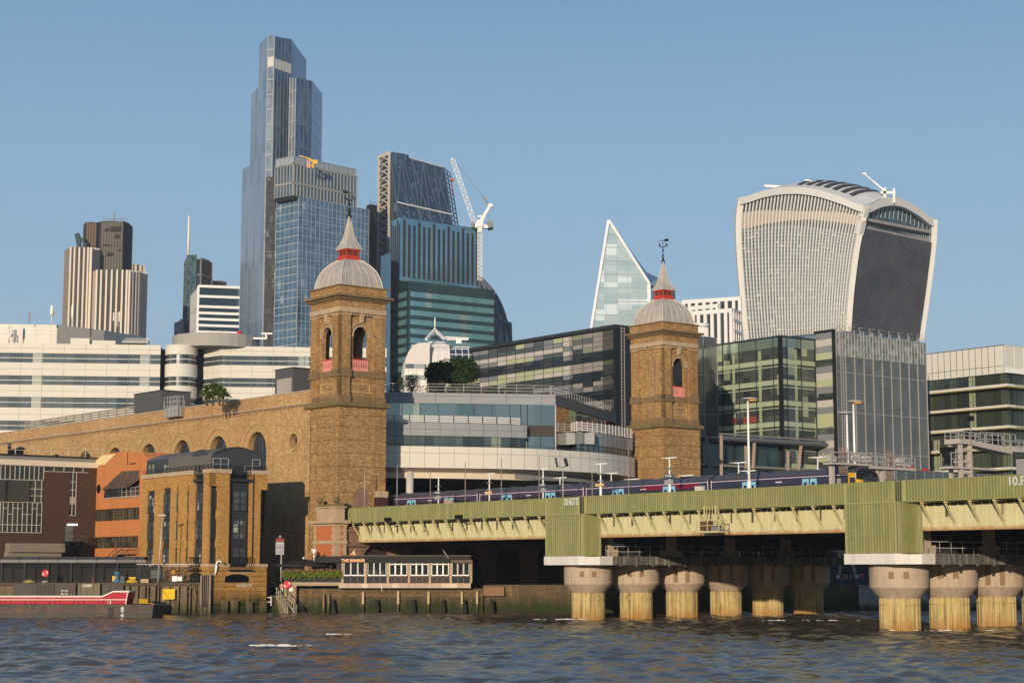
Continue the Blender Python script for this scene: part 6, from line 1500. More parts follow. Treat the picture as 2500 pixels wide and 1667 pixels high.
# ---- dome-roofed white atrium at the office's right end
fat = Fr(xy(at(*E(360, 500), 322)), (1, .12)); gE = lambda x, y, n=0: fat.P(fat.t(E(x, y), n), n, fat.z(E(x, y), n))
at_ = thing('arched_office', 'white office end with curved arched front and blue glazed barrel roofs beside the panelled block', 'office block', gE(360, 640))
def barrelE(x0, x1, y0, yt, n0, n1, mat, nm, seg=14, par=at_, sx_=0):
 t0, t1 = fat.t(E(x0, yt), n0), fat.t(E(x1, yt), n0); z0, z1 = fat.z(E(x0, y0), n0), fat.z(E(x0, yt), n0)
 m = MB(); P = [(n0 + (n1 - n0) * (1 - cos(pi * i / seg)) / 2, z0 + (z1 - z0) * sin(pi * i / seg)) for i in range(seg + 1)]
 for (a, z), (b, y) in zip(P, P[1:]): m.face([fat.P(t0, a, z), fat.P(t1, a, z), fat.P(t1 + sx_, b, y), fat.P(t0 + sx_, b, y)])
 m.face([fat.P(t0, a, z) for a, z in P]); m.face([fat.P(t1, a, z) for a, z in P]); o = part(nm, m, mat, par)
 mm = MB()
 for k in range(int(abs(t1 - t0) / 1.2) + 1):
  t = t0 + k * 1.2
  for (a, z), (b, y) in zip(P, P[1:]): mm.beam(fat.P(t, a, z + .03), fat.P(t, b, y + .03), .12)
 for (a, z) in P[::2]: mm.beam(fat.P(t0, a, z + .03), fat.P(t1, a, z + .03), .1)
 part('glazing_bar', mm, WHITE, o)
BLG = glass('barrel_glass', (.02, .035, .06), (.06, .09, .13), (1.2, 1.2), .3, .1)
WHM = surf('white_metal', (.60, .56, .52), (.5, .47, .44), rough=.5)
barrelE(340, 470, 470, 262, 0, -11, BLG, 'glass_vault'); barrelE(468, 625, 420, 240, -1, -12, WHM, 'white_vault'); barrelE(622, 790, 420, 278, -1, -12, BLG, 'glass_vault')
m = MB(); tc = fat.t(E(372, 300)); rO = abs(fat.t(E(445, 300)) - fat.t(E(280, 300))) / 2; zt = fat.z(E(350, 275));
m.fbox(fat, fat.t(E(275, 400)), fat.t(E(445, 400)), -12, .3, 3, fat.z(E(350, 470))); part('lower_wall', m, tiles('arch_panels', (.74, .70, .62), (.68, .64, .57), (1.6, 1.5), .03), at_)
m = MB(); t0, t1 = fat.t(E(275, 470)), fat.t(E(400, 470)); z0, z1 = fat.z(E(300, 470)), fat.z(E(340, 272)); m.prism([], 0, 0) if False else None
P = [(t0 + (t1 - t0) * (1 - cos(pi / 2 * i / 10)), z0 + (z1 - z0) * sin(pi / 2 * i / 10)) for i in range(11)] + [(t1 + 1.6, z1), (t1 + 1.6, z0)]
m.hexa([fat.P(a, -10, b) for a, b in P], [fat.P(a, .35, b) for a, b in P]); part('curved_gable', m, WHM, at_)
for y0, y1 in ((520, 558), (435, 470)):
 m = MB(); m.fbox(fat, fat.t(E(280, 500)), fat.t(E(440, 500)), .3, .36, fat.z(E(360, y1)), fat.z(E(360, y0))); part('window_strip', m, GLW, at_)
m = MB(); ap_ = gE(507, 172, -6)
for x, y, n in ((440, 245, 0), (575, 240, 0), (470, 240, -12), (545, 240, -12)): m.beam(ap_, gE(x, y, n), .42)
m.cyl(ap_, ap_ + Vector((0, 0, 2.3)), .12); m.beam(gE(480, 205, -6), gE(535, 205, -6), .2); part('roof_tripod', m, WHITE, at_)
cc = thing('gantry_crane', 'white lattice roof gantry jib above the blue glazed vault', 'roof crane', gE(690, 275, -5))
m = MB()
for k in range(9): a, b = gE(585 + 20 * k, 228 + k, -5), gE(605 + 20 * k, 248, -5); m.beam(a, b, .16); m.beam(a, gE(605 + 20 * k, 229 + k, -5), .2); m.beam(gE(585 + 20 * k, 248, -5), b, .2)
m.beam(gE(690, 280, -5), gE(690, 250, -5), 1.0); part('boom', m, WHITE, cc)
# ---- curved building between the towers
eb = [(130, 1058), (400, 1062), (700, 1067), (1000, 1073), (1300, 1083), (1500, 1095), (1700, 1108), (1850, 1122), (1985, 1142)]
Zb = at(*E(130, 1058), 235.5).z; path = [xy(lev(*E(x, y), Zb)) for x, y in eb]
path = [path[0] + (path[0] - path[1]).normalized() * 9] + path
def smooth(p, n=2):
 for _ in range(n):
  q = [p[0]]
  for a, b in zip(p, p[1:]): q += [a * .75 + b * .25, a * .25 + b * .75]
  p = q + [p[-1]]
 return p
path = smooth(path, 2)
# smooth the depth profile a little, then let the end curl away behind the far tower
path += [path[-1] + Vector((1.2, 3.0)), path[-1] + Vector((1.6, 7.0))]
def offp(p, d):
 out = []
 for i, a in enumerate(p):
  t = (p[min(i + 1, len(p) - 1)] - p[max(i - 1, 0)]).normalized(); n = Vector((t.y, -t.x)); dd = d(i / (len(p) - 1)) if callable(d) else d
  out.append(a + n * dd)
 return out
def ribbon(m, p, z0, z1, dep=.4, mi=0):
 q = offp(p, -dep)
 for i in range(len(p) - 1):
  m.face([(*p[i], z0), (*p[i + 1], z0), (*p[i + 1], z1), (*p[i], z1)], mi)
  m.face([(*p[i], z1), (*p[i + 1], z1), (*q[i + 1], z1), (*q[i], z1)], mi); m.face([(*p[i], z0), (*p[i + 1], z0), (*q[i + 1], z0), (*q[i], z0)], mi)
  m.face([(*q[i], z0), (*q[i + 1], z0), (*q[i + 1], z1), (*q[i], z1)], mi)
def walk(p, step, start=0.0):
 out = []; acc = start
 for a, b in zip(p, p[1:]):
  L_ = (b - a).length; d = (b - a) / L_
  while acc < L_: out.append((a + d * acc, d)); acc += step
  acc -= L_
 return out
def posts(m, p, step, z0, z1, w, d, start=0, mi=0, out=0.0):
 for c, t in walk(p, step, start): f = Fr(c, t, Vector((t.y, -t.x))); m.fbox(f, -w / 2, w / 2, out, out + d, z0, z1, mi)
def cut(p, x0, x1):
 fx = lambda c: CX + F / cos(PITCH) * 0 + c.x / c.y * F * 1.0084
 r = []
 for a, b in zip(p, p[1:]):
  for k in range(8):
   c = a.lerp(b, k / 8)
   if x0 <= fx(c) <= x1: r.append(c)
 return r
ex = lambda x: 900 + x / 3.1357
cv = thing('curved_office', 'grey and cream curved office with stepped glass floors spanning between the two brick towers', 'office block', (path[6].x, path[6].y + 8, 12))
zE = lambda y, Y=235.5: at(*E(250, y), Y).z
Zb0 = zE(1223)
CRM = surf('cream_cladding', (.60, .56, .48), (.54, .50, .43), rough=.5, sc1=.1, sc2=.8, var=.4)
m = MB(); ribbon(m, path, Zb0, Zb, .5); part('curved_band', m, CRM, cv)
m = MB(); posts(m, path, 2.05, Zb0, Zb, .035, .02);
for (a, b) in zip(path, path[1:]): f = Fr(a, b - a, Vector(((b - a).y, -(b - a).x))); m.fbox(f, 0, (b - a).length, 0, .02, zE(1110), zE(1110) + .04)
part('panel_joint', m, surf('joint_dark', (.17, .15, .12)), cv)
inner = offp(path, lambda q: -1.6 - 4.5 * max(0, q - .35)); zi1 = zE(1262, 238); zi0 = zE(1307, 238)
m = MB()
for i in range(len(path) - 1): m.face([(*path[i], Zb0), (*path[i + 1], Zb0), (*inner[i + 1], zi1), (*inner[i], zi1)])
for i in range(len(path) - 1): m.face([(*inner[i], zi1), (*inner[i + 1], zi1), (*inner[i + 1], zi0), (*inner[i], zi0)])
part('soffit', m, surf('soffit_panel', (.60, .50, .38), (.52, .43, .32), rough=.6), cv)
m = MB(); posts(m, path, .02 + 2.05, Zb, Zb + .02, .03, .02); rail = offp(path, -.1)
for a, b in zip(rail, rail[1:]): m.beam((*a, Zb + .35), (*b, Zb + .35), .05)
posts(m, rail, 1.2, Zb, Zb + .35, .04, .04); part('edge_rail', m, DKGREY, cv)
GLC = glass('blue_office_glass', (.10, .16, .18), (.24, .32, .34), (2.7, 40), .75, .05, bright=(.45, .5, .42), bfrac=.07, tilt=.025, split=.7)
GLC2 = glass('dim_office_glass', (.03, .04, .045), (.12, .15, .15), (2.05, 40), .45, .06, bright=(.3, .33, .25), bfrac=.1, tilt=.03, split=.8)
# floor two, following the curve
p2 = cut(offp(path, -1.0), ex(60), ex(1213)); p2 = [path[0] + Vector((0, 1.2))] + p2
zf2a, zf2b, zf2c = Zb, zE(972), zE(872)
m = MB(); ribbon(m, offp(p2, -.25), zf2a - .2, zf2b, .1); g = part('window_strip', m, GLC2, cv)
m = MB(); posts(m, offp(p2, -.25), 2.05, zf2a, zf2b, .05, .06); part('frame', m, DKGREY, g)
m = MB(); ribbon(m, p2, zf2b, zf2c, 3.5); part('grey_band', m, GREYB, cv)
m = MB(); posts(m, p2, 2.05, zf2b, zf2c, .03, .02)
for a, b in zip(p2, p2[1:]): f = Fr(a, b - a, Vector(((b - a).y, -(b - a).x))); m.fbox(f, 0, (b - a).length, 0, .02, (zf2b + zf2c) / 2, (zf2b + zf2c) / 2 + .03)
part('panel_joint', m, DKGREY, cv)
p3_ = cut(p2, ex(60), ex(1163)); m = MB()
for k in range(4): ribbon(m, offp(p3_, .05), zf2c + .1 + k * (zE(818) - zf2c) / 4, zf2c + .1 + (k + .62) * (zE(818) - zf2c) / 4, .08)
posts(m, p3_, 2.05, zf2c, zE(816), .08, .12, out=.05, mi=1); part('balustrade', m, [surf('silver_rail', (.62, .58, .55)), DKGREY], cv)
# top floor and right bay
Pa = at(*E(130, 648), 241.0); Pb = lev(*E(1430, 668), Pa.z); Pc = lev(*E(1893, 812), Pa.z); fT = Fr(xy(Pa), xy(Pb) - xy(Pa)); wT = (xy(Pb) - xy(Pa)).length
tT = lambda x: fT.t(E(x, 700)); zT = lambda y: fT.z(E(1200, y))
ztop3, zg3, zbot = Pa.z, zT(745), Zb
m = MB(); m.fbox(fT, -9, wT, -4, 0, zg3, ztop3); part('top_band', m, GREYB, cv)
m = MB(); t = -8.0
while t < wT: m.fbox(fT, t - .02, t + .02, 0, .02, zg3, ztop3); t += 5.0
m.fbox(fT, -9, wT, 0, .02, (zg3 + ztop3) / 2 + .3, (zg3 + ztop3) / 2 + .33); part('panel_joint', m, DKGREY, cv)
m = MB(); m.fbox(fT, -9, tT(1165), -3, -.25, zf2c, zg3); m.fbox(fT, tT(1165), wT, -3, -.05, zT(902), zg3); m.fbox(fT, tT(1215), wT, -3, -.05, zbot, zT(988)); g = part('window_wall', m, GLC, cv)
m = MB(); t = tT(1215)
while t > -9: m.fbox(fT, t - .04, t + .04, -.25 if t < tT(1165) else -.05, -.18 if t < tT(1165) else .02, zf2c, zg3); t -= 2.52
for x in (1165, 1213, 1318, 1424): m.fbox(fT, tT(x) - .04, tT(x) + .04, -.05, .02, zT(902), zg3)
for x in (1215, 1316, 1420): m.fbox(fT, tT(x) - .05, tT(x) + .05, -.05, .03, zbot, zT(988))
part('frame', m, DKGREY, g)
m = MB(); m.fbox(fT, tT(1213), tT(1425), -3, .02, zT(988), zT(902)); part('brown_panel', m, surf('umber_panel', (.055, .045, .04), rough=.5), cv)
m = MB(); m.fbox(fT, tT(1424), tT(1434), -3, .08, zbot, zg3); part('corner_post', m, PALEGREY, cv)
fS = Fr(xy(Pb), xy(Pc) - xy(Pb)); wS = (xy(Pc) - xy(Pb)).length
m = MB(); m.fbox(fS, .1, wS, -4, 0, zg3, ztop3); part('side_band', m, surf('blue_grey_band', (.14, .165, .19), rough=.4, metal=.3), cv)
m = MB(); m.fbox(fS, .1, wS, -4, -.2, zbot, zg3); part('side_glass', m, glass('mirror_glass', (.35, .33, .30), (.5, .48, .44), (2.5, 40), .95, .03, tilt=.01), cv)
# round bay at right
p4 = cut(offp(path, -.9), ex(1600), ex(1990)); st4 = fT.P(tT(1520), 0, 0); c1 = lev(*E(1605, 905), at(*E(1605, 905), 243).z)
pc_ = cut(offp(path, -.9), ex(1604), ex(1990))
p4 = [xy(at(*E(1524, 1000), pc_[0].y + 5))] + pc_ + [path[-3] + Vector((1, 4))]
zr1, zr0 = at(*E(1606, 912), 240).z, at(*E(1606, 1012), 240).z
m = MB(); ribbon(m, p4, zr0, zr1, 2.5); part('bay_band', m, GREYB, cv)
m = MB(); ribbon(m, offp(p4, -.2), Zb - .1, zr0, .1); g = part('bay_window', m, glass('bay_blue_glass', (.06, .085, .10), (.2, .26, .28), (1.3, 40), .6, .05, tilt=.03), cv)
m = MB(); posts(m, offp(p4, -.2), 1.3, Zb, zr0, .05, .06); part('frame', m, DKGREY, g)
m = MB()
for k in range(4): ribbon(m, offp(p4, .04), zr1 + .15 + k * .33, zr1 + .15 + k * .33 + .2, .07)
posts(m, p4, 1.2, zr1, zr1 + 1.5, .07, .1, out=.03); part('balustrade', m, bpy.data.materials['silver_rail'], cv)
m = MB(); posts(m, p4, 1.6, zr0, zr1, .03, .02)
part('panel_joint', m, DKGREY, cv)
m = MB(); lo = [offp(path, -6)[0], offp(path, -6)[-1]]
core = offp(path, -2.2); bk = [(core[-1].x, core[-1].y + 25), (core[0].x - 2, core[0].y + 40)]
m.prism([(p.x, p.y) for p in core] + bk, zi0 + .1, Zb - .02); part('floor_slab', m, ROOFM, cv)
m = MB(); q = [fT.P(-9, -3, 0), fT.P(wT - .5, -3, 0), fS.P(wS, -3, 0), fT.P(-9, -30, 0)]; m.prism([(p.x, p.y) for p in q], zf2c, ztop3 - .25); part('roof_slab', m, ROOFM, cv)
m = MB()
for f, w_ in ((fT, wT), (fS, wS)):
 for z in (ztop3 + .45, ztop3 + .9, ztop3 + 1.3): m.fbox(f, -9 if f is fT else 0, w_, -.8, -.74, z, z + .05)
 t = -9 if f is fT else 0
 while t < w_: m.fbox(f, t, t + .06, -.8, -.74, ztop3 - .2, ztop3 + 1.3); t += 1.3 if f is fS else 2.5
part('roof_rail', m, PALEGREY, cv)
rp = thing('roof_planting', 'line of low green, pink and yellow shrubs along the roof rail of the curved office', 'planting', fT.P(10, -1.5, ztop3))
m = MB(); rnd = random.Random(9); t = -8
while t < wT - 6:
 hgt = .7 + .5 * abs(sin(t * .9)) ; mi = rnd.choice((0, 0, 1, 2, 3));
 for i in range(70): leaf(m, fT.P(t + rnd.uniform(-.8, .8), -1.6 + rnd.uniform(-.6, .6), ztop3 - .1 + rnd.uniform(0, hgt)), rnd.uniform(.08, .18), mi if rnd.random() < .6 else 0, rnd)
 t += .9
part('foliage', m, [surf('shrub_green', (.07, .09, .03)), surf('shrub_pink', (.34, .17, .13)), surf('shrub_yellow', (.28, .24, .06)), surf('shrub_dark', (.02, .035, .012))], rp)
m = MB(); m.fbox(fT, -9, wT - 5, -2.4, -.9, ztop3 - .25, ztop3 + .1); part('planter_bed', m, DKGREY, rp)
for c in (E(440, 1), ):
 pass
# big dark bush and other greenery
def crown(c, rx_, ry_, rz_, n, s, mats, name, label, cat, rnd, trunk=None, lobes=9):
 root = thing(name, label, cat, tuple(c)); m = MB(); L_ = []
 for k in range(lobes):
  a = rnd.uniform(0, 2 * pi); e = rnd.uniform(-.2, 1); q = rnd.uniform(.35, .75)
  L_.append((Vector((cos(a) * rx_ * q * sqrt(1 - max(0, e) ** 2 * .8), sin(a) * ry_ * q, rz_ * (.95 + .75 * e) * .62)), rnd.uniform(.32, .5)))
 for i in range(n):
  o, r = rnd.choice(L_); d = Vector((rnd.gauss(0, 1), rnd.gauss(0, 1), rnd.gauss(0, 1))).normalized() * (rnd.random() ** .4)
  p = o + Vector((d.x * rx_ * r, d.y * ry_ * r, d.z * rz_ * r * 1.25))
  if p.z < 0: p.z = -p.z * .3
  leaf(m, Vector(c) + p, rnd.uniform(.6, 1.1) * s, rnd.randrange(len(mats)), rnd)
 part('crown', m, mats, root)
 m = MB()
 for k in range(5):
  o = L_[k][0]; m.cyl(Vector(c), Vector(c) + o * .9, .12 if k else .2, .04, 5)
 part('trunk', m, surf('bark', (.08, .055, .035)) if 'bark' not in bpy.data.materials else bpy.data.materials['bark'], root)
LFD = surf('bush_leaf_dark', (.022, .045, .014)); LFM = surf('bush_leaf', (.045, .08, .022)); LFL = surf('bush_leaf_light', (.08, .12, .03))
rnd = random.Random(4); cbz = at(*E(640, 610), 262); rW = abs(at(*E(445, 600), 262).x - at(*E(830, 600), 262).x) / 2
crown(cbz, rW * 1.05, rW * .8, at(*E(640, 448), 262).z - cbz.z, 14000, .26, [LFD, LFM, LFM], 'rooftop_tree', 'broad dark green rounded tree on the roof of the curved office', 'tree', rnd, lobes=14)
for x, lb in ((218, 'small dark shrub at the left end of the roof rail'), (330, 'wider greyish shrub left of the big rooftop tree')):
 c = at(*E(x, 645), 246); crown(c, 1.6 if x > 300 else 1.1, 1, 1.7, 900, .16, [LFD, surf('grey_shrub', (.12, .12, .09))] if x > 300 else [LFD, LFM], 'shrub', lb, 'shrub', rnd)
# spiky palms on the station roof
pr_ = thing('palm', 'spiky green palm cluster standing above the station wall parapet', 'palm', at(527, 985, 240))
m = MB(); rnd = random.Random(8)
for k, (x, y) in enumerate(((505, 958), (520, 948), (536, 955), (528, 962), (545, 966), (512, 968))):
 c = at(x, y, 240)
 for i in range(60):
  a, e = rnd.uniform(0, 2 * pi), rnd.uniform(-.5, 1.3); d = Vector((cos(a) * cos(e), sin(a) * cos(e), sin(e))); s = Vector((-sin(a), cos(a), 0)) * .09
  m.face([c - s, c + s, c + d * .75 + s * .8, c + d * 1.35 - Vector((0, 0, .25)), c + d * .75 - s * .8], rnd.randrange(2))
part('frond', m, [surf('palm_leaf', (.10, .14, .03)), surf('palm_leaf_dark', (.04, .07, .02))], pr_)
m = MB()
for (x, y) in ((505, 958), (520, 948), (536, 955), (545, 966)): m.cyl(at(x, 990, 240), at(x, y, 240), .16, .12)
part('stem', m, surf('palm_stem', (.12, .08, .05)), pr_)
# ---- train hall beneath the curved office
th = thing('train_shed', 'dark station train shed mouth with one pale round column under the curved office', 'station', (path[8].x, path[8].y + 10, 11))
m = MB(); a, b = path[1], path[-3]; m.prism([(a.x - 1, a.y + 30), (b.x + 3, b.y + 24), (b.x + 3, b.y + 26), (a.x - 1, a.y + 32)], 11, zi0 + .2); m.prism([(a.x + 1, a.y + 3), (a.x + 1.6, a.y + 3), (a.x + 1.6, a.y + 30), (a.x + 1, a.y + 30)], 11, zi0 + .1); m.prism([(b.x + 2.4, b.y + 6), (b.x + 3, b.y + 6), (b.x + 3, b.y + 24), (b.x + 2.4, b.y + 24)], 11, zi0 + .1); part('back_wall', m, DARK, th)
m = MB(); c0_, c1_ = at(*E(285, 1500), 238), at(*E(343, 1500), 238); m.cyl((.5 * (c0_.x + c1_.x), 238, 11), (.5 * (c0_.x + c1_.x), 238, zi0 + 1), abs(c1_.x - c0_.x) / 2, seg=20); part('column', m, surf('column_paint', (.5, .48, .45)), th)
m = MB(); m.prism([(a.x, a.y + 2), (b.x + 3, b.y + 1), (b.x + 3, b.y + 25), (a.x, a.y + 31)], 10.8, 12.05); part('platform', m, surf('hall_platform', (.12, .12, .12)), th)
# ---- chequered panel block and the glass blocks to the right
C1 = at(*E(1885, 148), 294.0); fPB = Fr(xy(C1), -UV_, -VV); zC1 = C1.z
pb = thing('panelled_block', 'dark glass block chequered with pale grey and lime panels, behind the curved office', 'office block', (C1.x - 20, C1.y + 25, 3))
wPB = abs(fPB.t(E(448, 378))); cw = abs(fPB.t(E(1805, 200)) - fPB.t(E(1885, 200))); rh = (fPB.z(E(1850, 176)) - fPB.z(E(1850, 592))) / 11.0
m = MB(); m.fbox(fPB, -.2, wPB + 6, -18, -.1, 3, zC1 - .1); part('core', m, surf('curtain_wall_black', (.02, .022, .025), rough=.4), pb)
m = MB(); m.fbox(fPB, -.3, wPB + 6, -18, .35, zC1 - .25, zC1 + .35); part('roof_edge', m, DKGREY, pb)
rnd = random.Random(21); mm = MB(); mf = MB(); t = .35; rmax = 24
prev = {}
while t < wPB + 5:
 for r in range(24):
  z1 = zC1 - .45 - r * rh; z0 = z1 - rh
  fl_ = (r - 2) % 4
  if rnd.random() < .45 and r in prev: k = prev[r]
  else: k = (rnd.choices((0, 5, 1), (6, 1, 1))[0] if fl_ in (2, 3) and r > 2 else rnd.choices((1, 2, 3, 4, 5), (3.2, 3.6, 3.0, 1.4, .8))[0])
  if r > 2 and fl_ == 3 and r - 1 in prev and rnd.random() < .7: k = 0
  prev[r] = k
  mm.face([fPB.P(t, 0, z0), fPB.P(t + cw, 0, z0), fPB.P(t + cw, 0, z1), fPB.P(t, 0, z1)], k)
 mf.fbox(fPB, t - .04, t + .04, 0, .05, zC1 - .45 - 24 * rh, zC1 - .3); t += cw
for r in range(25): z = zC1 - .45 - r * rh; mf.fbox(fPB, .3, t, 0, .04, z - .03, z + .03)
for k, (nm, mt) in enumerate((('window', glass('block_window', (.015, .02, .025), (.07, .09, .09), (cw, 1.0), .35, .07, bright=(.4, .42, .28), bfrac=.08, tilt=.04)), ('grey_panel', plain('mid_grey_glass', (.19, .20, .21), .25)), ('pale_panel', plain('pale_grey_glass', (.46, .42, .38), .35)), ('lime_panel', plain('lime_glass', (.38, .40, .25), .3)), ('slate_panel', plain('slate_glass', (.07, .09, .10), .2)), ('dark_panel', plain('dark_grey_glass', (.05, .055, .06), .2)))):
 mts_ = (mts_ if k else []) + [mt]
ck_ = part('chequered_cladding', mm, mts_, pb); part('mullion', mf, BLACKP, ck_)
# river-facing glazed ends
MESH = glass('mesh_glass', (.10, .10, .095), (.15, .15, .14), (1.9, 3.4), .35, .22, tilt=.015, split=.8)
fE1 = Fr(xy(C1), VV, UV_); tE1 = fE1.t((1751, 900))
def lattice(root, f, t0, t1, z0, z1, dt, dz, glassm, fr_w=.1, open_top=0, frame=PALEGREY):
 m = MB(); m.fbox(f, t0, t1, -.4, 0, z0, z1); g = part('curtain_wall', m, glassm, root)
 m = MB(); n = max(1, round((t1 - t0) / dt))
 for k in range(n + 1): t = t0 + (t1 - t0) * k / n; m.fbox(f, t - fr_w / 2, t + fr_w / 2, .0, .12, z0, z1 + (.8 if open_top else 0))
 z = z1
 while z > z0: m.fbox(f, t0, t1, .0, .10, z - .05, z + .05); z -= dz
 part('mullion', m, frame, g)
 if open_top:
  m = MB(); m.fbox(f, t0, t1, .0, .05, z1 - open_top, z1 - .1); part('top_glazing', m, glass('top_glazing', (.06, .08, .08), (.30, .34, .32), (.7, .9), .4, .1, tilt=.05, split=.9) if 'top_glazing' not in bpy.data.materials else bpy.data.materials['top_glazing'], root)
  m = MB()
  for k in range(n * 3): t = t0 + (t1 - t0) * k / (n * 3); m.fbox(f, t, t + .06, .05, .2, z1 - open_top, z1)
  for k in range(5): m.fbox(f, t0, t1, .05, .16, z1 - open_top * k / 4, z1 - open_top * k / 4 + .07)
  part('lattice', m, PALEGREY, root)
m = MB(); m.fbox(fE1, 0, tE1, -12, -.4, 3, zC1 - .2); part('core', m, bpy.data.materials['curtain_wall_black'], pb)
lattice(pb, fE1, .6, tE1, 3, zC1, 3.6, 6.9, MESH)
m = MB(); m.fbox(fE1, -.1, .55, -.2, .3, 3, zC1 + .1); part('corner_strip', m, BLACKP, pb)
m = MB(); z = 20
m.fbox(fE1, 1.0, 1.08, .4, .5, 14, zC1); m.fbox(fE1, 1.7, 1.78, .4, .5, 14, zC1)
while z < zC1: m.fbox(fE1, 1.08, 1.7, .4, .46, z, z + .06); z += .5
part('ladder', m, PALEGREY, pb)
# lime-floored glass office
P2 = fE1.P(tE1, 0, 0); fU = Fr(xy(P2), UV_, -VV); tU = fU.t(Hc(405, 900)); zU = fU.z(Hc(405, 866))
P3 = fU.P(tU, 0, 0); fV = Fr(xy(P3), VV, UV_); tV = fV.t(Hc(570, 900)); P4 = fV.P(tV, 0, 0); fX = Fr(xy(P4), UV_, -VV); tX = fX.t(Hc(660, 900)); zX = fX.z(Hc(660, 840))
P5 = fX.P(tX, 0, 0); fY = Fr(xy(P5), VV, UV_); tY = fY.t(Hc(1102, 1100))
go = thing('glass_office', 'dark glass office with bright lime floor edges right of the far brick tower', 'office block', (P3.x, P3.y + 8, 3))
LIME = surf('lime_floor_edge', (.33, .37, .25), (.27, .31, .2), rough=.4, sc1=.2)
LIMEG = glass('lime_glass_top', (.14, .20, .17), (.22, .28, .22), (4, 50), .5, .1)
GOD = glass('office_dark_glass', (.02, .028, .03), (.085, .10, .09), (1.6, 3.5), .4, .06, bright=(.30, .34, .22), bfrac=.08, tilt=.03, split=.8)
flh = (fU.z(Hc(400, 972)) - fU.z(Hc(400, 1272))) / 3.0; zs1_ = fU.z(Hc(400, 985))
for f, w_, dt in ((fU, tU, 4.1), (fV, tV, 3.6)):
 m = MB(); m.fbox(f, 0, w_, -.4, 0, 3, zU); g = part('curtain_wall', m, GOD, go)
 m = MB(); m.fbox(f, 0, w_, 0, .04, zU - 1.7, zU); part('top_glass', m, LIMEG, go)
 m = MB(); k = 0
 while zs1_ - flh * k > 3:
  z = zs1_ - flh * k; m.fbox(f, 0, w_, .0, .05, z - .3, z + .55); m.fbox(f, .3, w_ - .5, .0, .04, z - .85, z - .68); k += 1
 part('floor_edge', m, LIME, go)
 m = MB(); t = dt * .35
 while t < w_: m.fbox(f, t - .06, t + .06, .05, .16, 3, zU); t += dt
 m.fbox(f, 0, w_, 0, .2, zU - .02, zU + .25); t = 0
 k = 0
 while zs1_ - flh * k > 3: z = zs1_ - flh * k; m.fbox(f, 0, w_, .05, .1, z + .55, z + .6); k += 1
 part('mullion', m, DKGREY, g)
 t = dt
 while t < w_ - .5:
  m = MB(); m.fbox(f, t - .32, t + .32, .0, .03, 3, zU - 2)
  t += dt * 1.55; part('column', m, surf('lime_column', (.28, .33, .2)) if 'lime_column' not in bpy.data.materials else bpy.data.materials['lime_column'], go)
m = MB(); m.fbox(fU, tU - .5, tU + .1, -.3, .25, 3, zU + .1); part('corner_post', m, BLACKP, go)
m = MB(); q = [fU.P(0, -.4, 0), fU.P(tU, -.4, 0), fV.P(tV, -.4, 0), fV.P(tV, -20, 0), fU.P(0, -20, 0)]; m.prism([(p.x, p.y) for p in q], 3, zU - .1); part('core', m, bpy.data.materials['curtain_wall_black'], go)
for t in (1.9, 5.2, 6.9):
 m = MB(); z = zs1_ - flh * 2; m.fbox(fU, t + 1.1, t + 2.6, .0, .05, z + .7 - flh * 1 + 3.5 * 0, z + 1.8 - flh); part('red_sofa', m, surf('sofa_red', (.25, .05, .03)) if 'sofa_red' not in bpy.data.materials else bpy.data.materials['sofa_red'], go)
mt_ = thing('mesh_office', 'grey mesh-screened glass office block with a lattice top, left of the pale banded building', 'office block', (P5.x, P5.y + 8, 3))
zz_ = zX; m = MB(); k = 0; rnd = random.Random(2)
hP = 1.18
while zz_ > 4:
 c = (0, 1, 0, 2, 3, 0, 1, 2, 0, 3, 1, 0, 2, 2, 3)[k % 15]; m.fbox(fX, .1, tX - .25, -.3, .05, zz_ - hP, zz_, c); zz_ -= hP; k += 1
part('banded_cladding', m, [bpy.data.materials[q] for q in ('mid_grey_glass', 'pale_grey_glass', 'lime_glass')] + [GOD], mt_)
m = MB(); m.fbox(fX, tX - .3, tX + .1, -.4, .3, 3, zX + .35); m.fbox(fX, -.1, tX, -.4, .25, zX, zX + .4); part('corner_strip', m, BLACKP, mt_)
lattice(mt_, fY, .3, tY, 3, fY.z(Hc(900, 880)) + .2, 2.35, 6.85, MESH, open_top=fY.z(Hc(900, 880)) - fY.z(Hc(900, 988)))
m = MB(); m.fbox(fY, 1.0, 1.1, .4, .5, 10, zX); m.fbox(fY, 1.6, 1.7, .4, .5, 10, zX); z = 12
while z < zX: m.fbox(fY, 1.1, 1.6, .4, .47, z, z + .07); z += .5
part('ladder', m, PALEGREY, mt_)
m = MB(); q = [fX.P(0, -.4, 0), fX.P(tX, -.4, 0), fY.P(tY, -.5, 0), fY.P(tY, -20, 0), fX.P(0, -20, 0)]; m.prism([(p.x, p.y) for p in q], 3, zX - .1); part('core', m, bpy.data.materials['curtain_wall_black'], mt_)
m = MB()
for k in range(9):
 t = 1 + k * (tY - 1) / 9; zt = fY.z(Hc(900, 878)); m.fbox(fY, t, t + .07, .2, .3, zt, zt + 1.5); m.fbox(fY, t, t + 1.6, .2, .27, zt + 1.4, zt + 1.47); m.fbox(fY, t, t + 1.7, -1.8, -1.73, zt + 1.0, zt + 1.07); m.fbox(fY, t + .9, t + 1.0, -.2, -.1, zt, zt + 1.1)
part('roof_frame', m, PALEGREY, mt_)
